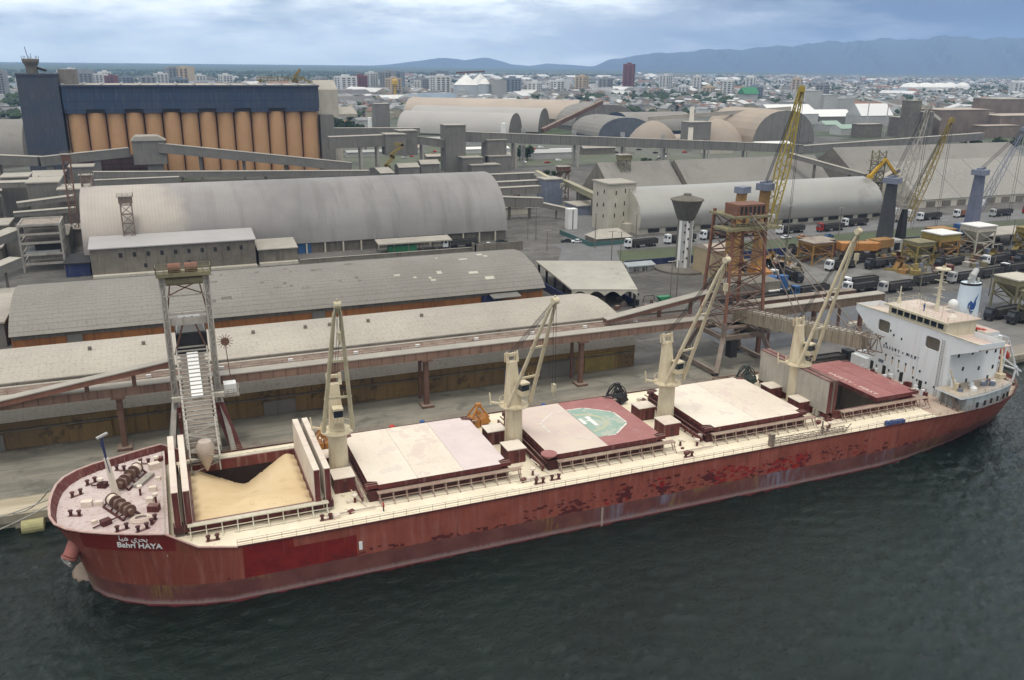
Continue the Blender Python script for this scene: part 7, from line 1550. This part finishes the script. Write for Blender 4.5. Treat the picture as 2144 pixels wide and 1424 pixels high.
# a crewman on the bridge roof: built as one skinned body
for o_ in [o for o in bpy.data.objects if o.name == 'person']: bpy.data.objects.remove(o_)
def person(x, y, z, a, shirt, trousers, label):
    def ring(mb, c, rx, ry, n=10): b = len(mb.v); mb.v += [(c[0]+rx*cos(2*pi*i/n), c[1]+ry*sin(2*pi*i/n), c[2]) for i in range(n)]; return b
    def chain(mb, secs, mi, n=10):
        bs = [ring(mb, c, rx, ry, n) for c, rx, ry in secs]
        for b0, b1 in zip(bs, bs[1:]):
            for i in range(n): mb.f.append((b0+i, b0+(i+1) % n, b1+(i+1) % n, b1+i)); mb.m.append(mi)
        mb.f.append(tuple(bs[0]+i for i in reversed(range(n)))); mb.m.append(mi); mb.f.append(tuple(bs[-1]+i for i in range(n))); mb.m.append(mi)
    q = MB()
    for s_ in (-1, 1):
        chain(q, [((.03, s_*.11, .0), .13, .05), ((0, s_*.11, .08), .07, .06), ((0, s_*.11, .45), .075, .07), ((0, s_*.10, .85), .10, .09)], 1)
        chain(q, [((.10, s_*.27, .78), .035, .035), ((.06, s_*.26, 1.08), .045, .045), ((0, s_*.22, 1.42), .06, .06)], 0)
    chain(q, [((0, 0, .82), .13, .18), ((0, 0, 1.05), .11, .16), ((0, 0, 1.35), .13, .21), ((0, 0, 1.48), .07, .12)], 0)
    chain(q, [((0, 0, 1.46), .055, .055), ((.01, 0, 1.56), .055, .055), ((.02, 0, 1.6), .09, .07), ((.01, 0, 1.7), .10, .08), ((0, 0, 1.78), .06, .05)], 2)
    chain(q, [((0, 0, 1.70), .11, .09), ((0, 0, 1.77), .09, .075), ((0, 0, 1.81), .04, .03)], 3)
    q.off(0, x, y, z, a); o = q.build('person', [shirt, trousers, mat('skin', (.30,.18,.12), None, 2, .6) if 'skin' not in bpy.data.materials else bpy.data.materials['skin'], m_dark], None, smooth=True); tag(o, label, 'person'); return o
person(164.8, 17.3, 23.72, 2.8, m_logo, m_logo, 'person in blue overalls standing on the roof above the bridge windows')
person(45.2, 2.9, Z, 0, m_red, m_dark, 'person in a red top on deck beside the second hatch'); 
# cars and low buildings in the lots under the long gallery
lr = random.Random(13)
for k in range(46):
    x = lr.uniform(150, 500); y = lr.uniform(468, 610); mt = lr.choice((m_whitecab, m_grey, m_dark, m_whitecab, m_redcab))
    q = MB(); q.prismy([(-2.3,.3),(2.3,.3),(2.3,.95),(1.2,1.0),(.6,1.5),(-1.4,1.5),(-2.3,1.0)], -.9, .9); q.off(0, x, y, GZ, lr.choice((0, 1.57))+lr.uniform(-.1, .1))
    tag(q.build('car', mt), '%s car in the lot behind the long gallery%s' % ({m_whitecab:'white', m_grey:'grey', m_dark:'black', m_redcab:'red'}[mt], ', left part' if x < 260 else ', right part' if x > 390 else ', middle part'), 'car', 'cars parked behind the long gallery')
for k in range(22):
    x = lr.uniform(170, 560); y = lr.uniform(500, 640); w_ = lr.uniform(14, 42); d_ = lr.uniform(7, 16); h = lr.uniform(4, 8)
    gable('low_building', '%s low building in the lots behind the long gallery, %s' % ('wide' if w_ > 30 else 'small' if w_ < 20 else 'long', 'by the transfer tower' if x < 300 else 'near the arched halls' if x < 430 else 'near the membrane domes'), x-w_/2, x+w_/2, y-d_/2, y+d_/2, GZ+h*.7, GZ+h, lr.choice((m_grey, m_cladroof, m_clad0, m_text, m_tan)), lr.choice((m_conc, m_concl, m_grey)), 'building', 'low buildings behind the long gallery')
# trees ----------------------------------------------
def make_tree(seed, h=9, r=4.2):
    rnd = random.Random(seed); t = bpy.data.objects.new('broadleaf_tree', None); COL.objects.link(t); WLOC[t.name] = Vector((0, 0, 0)); t['category'] = 'tree'
    a = MB(); a.tube((0, 0, 0), (0, 0, h*.5), .35, .2, 7)
    for k in range(5): th = rnd.uniform(0, 2*pi); a.tube((0, 0, h*.35), (r*.6*cos(th), r*.6*sin(th), h*.65), .16, .06, 5)
    a.build('trunk', m_trunk, t); a = MB(); lob = [(rnd.uniform(-1, 1)*r*.55, rnd.uniform(-1, 1)*r*.55, h*rnd.uniform(.45, .82), r*rnd.uniform(.4, .62)) for _ in range(8)]
    for _ in range(620):
        lx, ly, lz, lr = rnd.choice(lob); v = Vector((rnd.gauss(0, 1), rnd.gauss(0, 1), rnd.gauss(0, 1))).normalized()*lr*rnd.uniform(.65, 1.08); c = Vector((lx, ly, lz))+v; s_ = rnd.uniform(.3, .7)
        u_ = Vector((rnd.gauss(0, 1), rnd.gauss(0, 1), rnd.gauss(0, 1))).normalized(); w_ = u_.orthogonal().normalized(); k_ = u_.cross(w_)
        a.face([c+w_*s_, c+k_*s_, c-w_*s_, c-k_*s_])
    a.build('crown', m_leafs, t); return t
protos = [make_tree(1), make_tree(2, 11, 5), make_tree(3, 8, 4.6)]; used = set()
def put_tree(x, y, s_, label, rnd=random.Random(5)):
    k = rnd.randrange(3); o = protos[k] if k not in used else copy_deep(protos[k]); used.add(k); o.location = (x, y, GZ); o.scale = (s_, s_, s_*rnd.uniform(.85, 1.1)); o.rotation_euler = (0, 0, rnd.uniform(0, 6)); o['label'] = label; o['group'] = 'leafy trees beyond the port sheds'
tr = random.Random(33)
for x0, y0, n, sp, lab in [(200, 820, 12, 26, 'dark leafy tree in the clump behind the grey square transfer tower'), (215, 905, 9, 30, 'dark leafy tree on the mound before the town at left centre'), (730, 470, 10, 22, 'dark tree among those at the right edge beyond the long shed'), (620, 700, 8, 24, 'tree right of the ribbed arch store'), (575, 860, 9, 26, 'tree in the clump behind the arch store crown'),
     (520, 1120, 8, 28, 'tree in the clump between the arched halls and the town'), (285, 500, 3, 10, 'green tree under the long gallery'), (360, 440, 3, 9, 'green bush tree beside the middle of the long gallery'), (800, 1120, 9, 36, 'tree in the dark clump behind the pale factory tower'), (262, 400, 4, 9, 'low green tree by the machine towers left of the elevator'), (206, 236, 1, 1, 'palm-like small tree beside the white elevator tower')]:
    for i in range(n): put_tree(x0+tr.uniform(-1, 1)*sp, y0+tr.uniform(-1, 1)*sp, tr.uniform(.7, 1.35) if y0 > 450 else .55, lab)
# town ---------------------------------------------------------------------
def tower_block(label, x, y, w_, d_, h, wm, a=.5, band=None, cap=True, shape=0):
    t = thing('apartment_tower', label, 'apartment block', (x, y, GZ), 'apartment blocks of the distant town'); q = MB(); q.cbox(x, y, GZ, w_, d_, h, a)
    if shape: q.cbox(x+w_*.35*cos(a), y+w_*.35*sin(a), GZ, w_*.5, d_*1.15, h*1.04, a)
    q.build('wall', wm, t); c, s_ = cos(a), sin(a)
    nf = max(4, int(h/4.5)); q = MB()
    for k in range(3):
        u = (-.3+.3*k)*w_; cx_, cy_ = x+u*c+(d_/2+.1)*s_, y+u*s_-(d_/2+.1)*c
        for i in range(nf): q.cbox(cx_, cy_, GZ+2+i*(h-4)/nf, w_*.17, .5, (h-4)/nf*.5, a)
    for i in range(nf):
        for v_ in (-.22, .22): q.cbox(x-(w_/2+.1)*c-v_*d_*s_, y-(w_/2+.1)*s_+v_*d_*c, GZ+2+i*(h-4)/nf, .5, d_*.22, (h-4)/nf*.5, a)
    q.build('window_band', m_dark, t)
    if cap: q = MB(); q.cbox(x, y, GZ+h, w_*.35, d_*.4, 3.5, a); q.build('roof_house', wm, t)
m_apw = mat('white_render', (.66,.66,.64), (.54,.54,.53), .05, .8); m_apc = mat('cream_render', (.56,.44,.30), (.46,.37,.27), .05, .8); m_apr = mat('maroon_render', (.20,.06,.06), (.15,.05,.05), .05, .7); m_apg = mat('grey_render', (.30,.31,.32), (.24,.25,.26), .05, .8); m_apb = mat('blue_grey_render', (.22,.26,.30), (.17,.20,.24), .05, .8)
for args in [('tall maroon tower block standing alone in the town', 1232, 2020, 33, 28, 72, m_apr, .9), ('white slab block left of the maroon tower', 979, 1924, 42, 22, 31, m_apw, .4), ('white striped tower right of centre in the far town', 1680, 2082, 46, 24, 39, m_apw, .8), ('white and blue-grey tower block left of the steel silos', 725, 2121, 40, 24, 47, m_apb, .5),
     ('low white tower before the blue-grey one', 640, 1985, 34, 22, 29, m_apw, .5), ('blue-grey twin tower beside the white one', 640, 2230, 34, 24, 44, m_apb, .4), ('grey-white tower with maroon stripes, left centre', 590, 2126, 30, 22, 47, m_apg, .4), ('second grey tower of the left centre group', 560, 2170, 26, 22, 44, m_apw, .4), ('dark maroon tower left of the grey group', 490, 1990, 26, 24, 39, m_apr, .3),
     ('stepped white apartment block right of the silo head house', 449, 1960, 46, 26, 38, m_apw, .4), ('cream tower with a spire behind the ochre silos', 121, 2563, 40, 30, 50, m_apc, .3), ('grey tower joined to the cream one behind the silos', 92, 2570, 34, 28, 50, m_apg, .3), ('white tower left of the cream one behind the silos', 60, 2560, 34, 24, 34, m_apw, .3), ('white striped tower beside the dark blue silo tower', -165, 2556, 22, 24, 44, m_apw, .2), ('grey chequered tower beside the white striped one', -135, 2560, 48, 26, 40, m_apg, .2),
     ('small maroon tower above the left part of the blue silo gallery', -60, 2345, 28, 22, 30, m_apr, .2), ('white low block right of the small maroon tower', -34, 2350, 38, 22, 22, m_apw, .2), ('grey block above the middle of the blue silo gallery', 25, 2400, 40, 22, 28, m_apg, .2), ('grey block pair above the blue gallery', -86, 2400, 30, 22, 34, m_apw, .2),
     ('grey striped tower at the far left edge', -222, 1752, 16, 20, 46, m_apg, .1), ('white tower second from the far left edge', -196, 1800, 22, 20, 34, m_apw, .1), ('small grey tower third from the far left edge', -175, 1850, 20, 18, 30, m_apb, .1), ('maroon low block right of the steel silos', 885, 2150, 26, 20, 26, m_apr, .4), ('pale pink block in the right middle town', 1340, 1800, 46, 22, 20, m_apc, .7), ('white striped small tower near the pink block', 1245, 1770, 30, 20, 22, m_apw, .7), ('pale stepped tower on the far right skyline', 2243, 1648, 30, 24, 36, m_apw, 1.0), ('white apartment block beside the steel silos', 760, 1700, 34, 24, 40, m_apb, .4)]:
    tower_block(*args, shape=len(args[0]) % 2)
mr_ = random.Random(41)
for k in range(26):
    pxx = [700,745,790,840,895,930,1060,1110,1140,1200,1245,1360,1420,1480,1530,1610,1660,30,60,215,250,290,330,430,470,520][k]; R = mr_.uniform(1900, 2900); q_ = YAW+math.atan((pxx-1072)/1797/cos(PITCH)); wn_, wm_ = mr_.choice((('white', m_apw), ('grey', m_apg), ('blue-grey', m_apb), ('white', m_apw), ('cream', m_apc)))
    tower_block('%s %s mid-rise block counted from the left, %s' % (('first','second','third','fourth','fifth','sixth','seventh','eighth','ninth')[[x_ for x_ in (sorted([30,60,215,250,290,330,430,470,520]) if pxx < 660 else [700,745,790,840,895,930] if pxx < 950 else [1060,1110,1140,1200,1245] if pxx < 1300 else [1360,1420,1480,1530,1610,1660])].index(pxx)], wn_, 'above the blue silo gallery' if pxx < 660 else 'left of the steel silos' if pxx < 950 else 'before the maroon tower' if pxx < 1300 else 'right of the maroon tower'), 19+R*sin(q_), -110+R*cos(q_), mr_.uniform(24, 40), mr_.uniform(18, 26), mr_.uniform(24, 44), wm_, mr_.uniform(.2, .9))
t_ = thing('yellow_water_tank', 'bright yellow round-topped tank in the town at left centre', 'tank', (500, 1700, GZ)); MB().lathe(497, 1700, [(2.6, GZ), (2.6, 26), (6.5, 28), (6.5, 36), (3, 39)], 16).build('tank_body', mat('tank_yellow', (.66,.42,.05), None, .3, .5), t_, smooth=True)
t_ = thing('green_roof_church', 'white building with a bright green roof in the right middle town', 'building', (1080, 1290, GZ)); bx_part('wall', m_grey, t_, (1062, 1092, 1280, 1300, GZ, 22)); a = MB(); a.prismx([(1278,22),(1302,22),(1290,34)], 1060, 1094); a.build('roof', m_green, t_)
hm = []
hcol = {'white': (.66,.66,.64), 'grey': (.33,.335,.34), 'cream': (.47,.42,.33), 'brown': (.24,.14,.10), 'dark': (.17,.17,.17)}
hmat = {k: mat(k+'_house_paint', v, None, .2, .85, bump=0) for k, v in hcol.items()}
for k, (wc_, rc_) in enumerate([('white','grey'),('white','brown'),('white','white'),('cream','brown'),('grey','dark'),('cream','white'),('white','dark'),('brown','grey'),('grey','white'),('cream','grey')]):
    rnd = random.Random(k+50); w_, d_, h = rnd.uniform(10, 20), rnd.uniform(8, 13), rnd.uniform(5, 11); a = MB(); a.box(-w_/2, w_/2, -d_/2, d_/2, 0, h, 0); flat = k % 3 == 2
    if flat: a.box(-w_/2-.3, w_/2+.3, -d_/2-.3, d_/2+.3, h, h+.5, 1); a.box(-w_*.2, w_*.2, -d_*.3, d_*.3, h+.5, h+3, 0)
    else: a.prismx([(-d_/2-.5, h), (d_/2+.5, h), (0, h+d_*.25)], -w_/2-.5, w_/2+.5, 1)
    for i in range(3): a.box(-w_*.35+i*w_*.28, -w_*.35+i*w_*.28+1.6, -d_/2-.06, -d_/2, 1.4, 3.0, 2)
    me = a.build('house', [hmat[wc_], hmat[rc_], m_dark]); hm.append((me.data, '%s house, %s %s roof' % (wc_, rc_, 'flat' if flat else 'pitched'))); bpy.data.objects.remove(me)
def free(x, y):
    if y < 560: return False
    if -220 < x < 640 and y < 1020 and not (160 < x < 230 and y > 820): return False
    if 560 < x < 1120 and 560 < y < 960: return False
    return True
hr = random.Random(77); pts = []
def field(n, rmin, rmax, pmin, pmax, gapf=None):
    k = 0
    while k < n:
        R = sqrt(hr.uniform(rmin**2, rmax**2)); px = hr.uniform(pmin, pmax); q = YAW+math.atan((px-1072)/1797/cos(PITCH)); x, y = 19+R*sin(q), -110+R*cos(q)
        if not free(x, y): k += .02; continue
        if sin(x*.006+1.3)*sin(y*.0048+.4)+.5*sin(x*.017+y*.011) > .55: k += .05; continue
        pts.append((R, x, y, px)); k += 1
field(250, 700, 1600, 680, 2200); field(1500, 1200, 2600, 700, 2200); field(1700, 2300, 4800, 850, 2200); field(900, 4200, 6800, 1300, 2200); field(330, 1250, 2600, -40, 720); field(260, 2200, 3600, 100, 900)
pts.sort(); hs_names = ('white', 'grey')
for i, (R, x, y, px) in enumerate(pts[:298]):
    o = bpy.data.objects.new('town_house', hm[i % 10][0]); COL.objects.link(o); o.location = (x, y, GZ); o.rotation_euler = (0, 0, hr.choice((.35, 1.92, .7))+hr.uniform(-.1, .1)); s_ = hr.uniform(.8, 1.25); o.scale = (s_, s_, hr.uniform(.8, 1.3))
    tag(o, hm[i % 10][1]+', '+('behind the silo block' if px < 680 else 'left of the steel silos' if px < 950 else 'between the steel silos and the maroon tower' if px < 1290 else 'right of the maroon tower' if px < 1560 else 'behind the yellow lattice crane' if px < 1800 else 'beyond the right-hand factories'), 'house', 'low town houses beyond the port')
hmats = [mat('far_white_wall', (.70,.70,.68), None, .05, .85, bump=0), mat('far_grey_wall', (.33,.33,.33), None, .05, .85, bump=0), mat('far_cream_wall', (.46,.40,.32), None, .05, .85, bump=0), mat('far_red_roof', (.26,.14,.10), None, .05, .85, bump=0), mat('far_blue_roof', (.24,.30,.36), None, .05, .85, bump=0), mat('far_dark_roof', (.16,.155,.15), None, .05, .85, bump=0)]
a = MB()
for R, x, y, px in pts[298:]:
    w_, d_, h = hr.uniform(9, 20), hr.uniform(8, 13), hr.uniform(4, 11)
    if hr.random() < .05: w_, d_, h = hr.uniform(35, 90), hr.uniform(25, 45), hr.uniform(7, 11)
    if R > 4000: w_ *= 1.3; d_ *= 1.4
    an = hr.choice((.35, 1.92, .7))+hr.uniform(-.1, .1); wmi = hr.choice((0, 0, 1, 2)); rmi = hr.choice((0, 0, 1, 3, 5, 5, 4 if hr.random() < .3 else 1)); b = len(a.v); a.box(-w_/2, w_/2, -d_/2, d_/2, 0, h, wmi); a.prismx([(-d_/2-.4, h), (d_/2+.4, h), (0, h+d_*.2)], -w_/2-.4, w_/2+.4, rmi, wmi); a.off(b, x, y, GZ, an)
tag(a.build('distant_houses', hmats), 'mass of small pale houses filling the plain out to the far forest', 'houses', kind='stuff')
# tree cover of the town and the plain
a = MB(); n_ = 0
for i in range(15000):
    R = sqrt(hr.uniform(1, 38))*1000 if i % 3 else sqrt(hr.uniform(.7, 9))*1000; px = hr.uniform(-60, 2220); q = YAW+math.atan((px-1072)/1797/cos(PITCH)); x, y = 19+R*sin(q), -110+R*cos(q)
    if not free(x, y) or y < 900: continue
    cl_ = sin(x*.0052+2)*sin(y*.0043+1)+.6*sin(x*.013-y*.009)
    if cl_ < -.15 and hr.random() < .75: continue
    s_ = hr.uniform(4, 8)*(1+.25*(R > 3000)); c = Vector((x, y, GZ+s_*.6))
    for k in range(3 if R < 2500 else 1):
        cc = c+Vector((hr.uniform(-1, 1), hr.uniform(-1, 1), hr.uniform(-.2, .5)))*s_*.7*(k > 0); b = len(a.v); r_ = s_*hr.uniform(.6, 1)
        ring = [(cc.x+r_*hr.uniform(.7, 1.15)*cos(j*pi/3), cc.y+r_*hr.uniform(.7, 1.15)*sin(j*pi/3), cc.z+hr.uniform(-.3, .2)*r_) for j in range(6)]
        a.v += ring+[(cc.x+hr.uniform(-.2, .2)*r_, cc.y, cc.z+r_*.85), (cc.x, cc.y, cc.z-r_*.9)]
        for j in range(6): a.f += [(b+j, b+(j+1) % 6, b+6), (b+(j+1) % 6, b+j, b+7)]; a.m += [0, 0]
tag(a.build('tree_cover', mat('far_foliage', (.050,.078,.032), (.022,.040,.018), .03, .95, bump=0)), 'scattered dark trees and groves between the distant town houses', 'trees', kind='stuff')
t_ = thing('roof_machine', 'yellow lattice machine standing behind the roof of the ochre silo block', 'machine', (108, 560, GZ)); a = MB(); a.truss((94, 560, 59.5), (128, 560, 59.5), 2.5, 2.5, 14, .4); a.bar((119, 560, 57), (125, 560, 66.5), 1.6); a.bar((125, 560, 66.5), (120, 560, 61), 1.2); a.bar((124, 560, 61), (137, 560, 55), 1.0); a.bar((122, 560, 20), (122, 560, 59), 2.0); a.bar((96, 560, 20), (96, 560, 59), 2.0); a.build('lattice', m_yel, t_)
# haze ----------------------------------------------------------------------
hz = MB().box(-17800, 17800, -3300, 17800, -4, 760).build('haze', None); hz.data.materials.clear()
mm = bpy.data.materials.new('haze_air'); mm.use_nodes = True; mm.node_tree.nodes.clear(); ou = mm.node_tree.nodes.new('ShaderNodeOutputMaterial'); pv = mm.node_tree.nodes.new('ShaderNodeVolumePrincipled')
pv.inputs['Color'].default_value = (.44, .64, 1.0, 1); pv.inputs['Density'].default_value = 8e-5; pv.inputs['Anisotropy'].default_value = .2
mm.node_tree.links.new(pv.outputs[0], ou.inputs['Volume']); hz.data.materials.append(mm); hz['kind'] = 'stuff'; hz['label'] = 'thin blue haze over the distant plain and mountains'
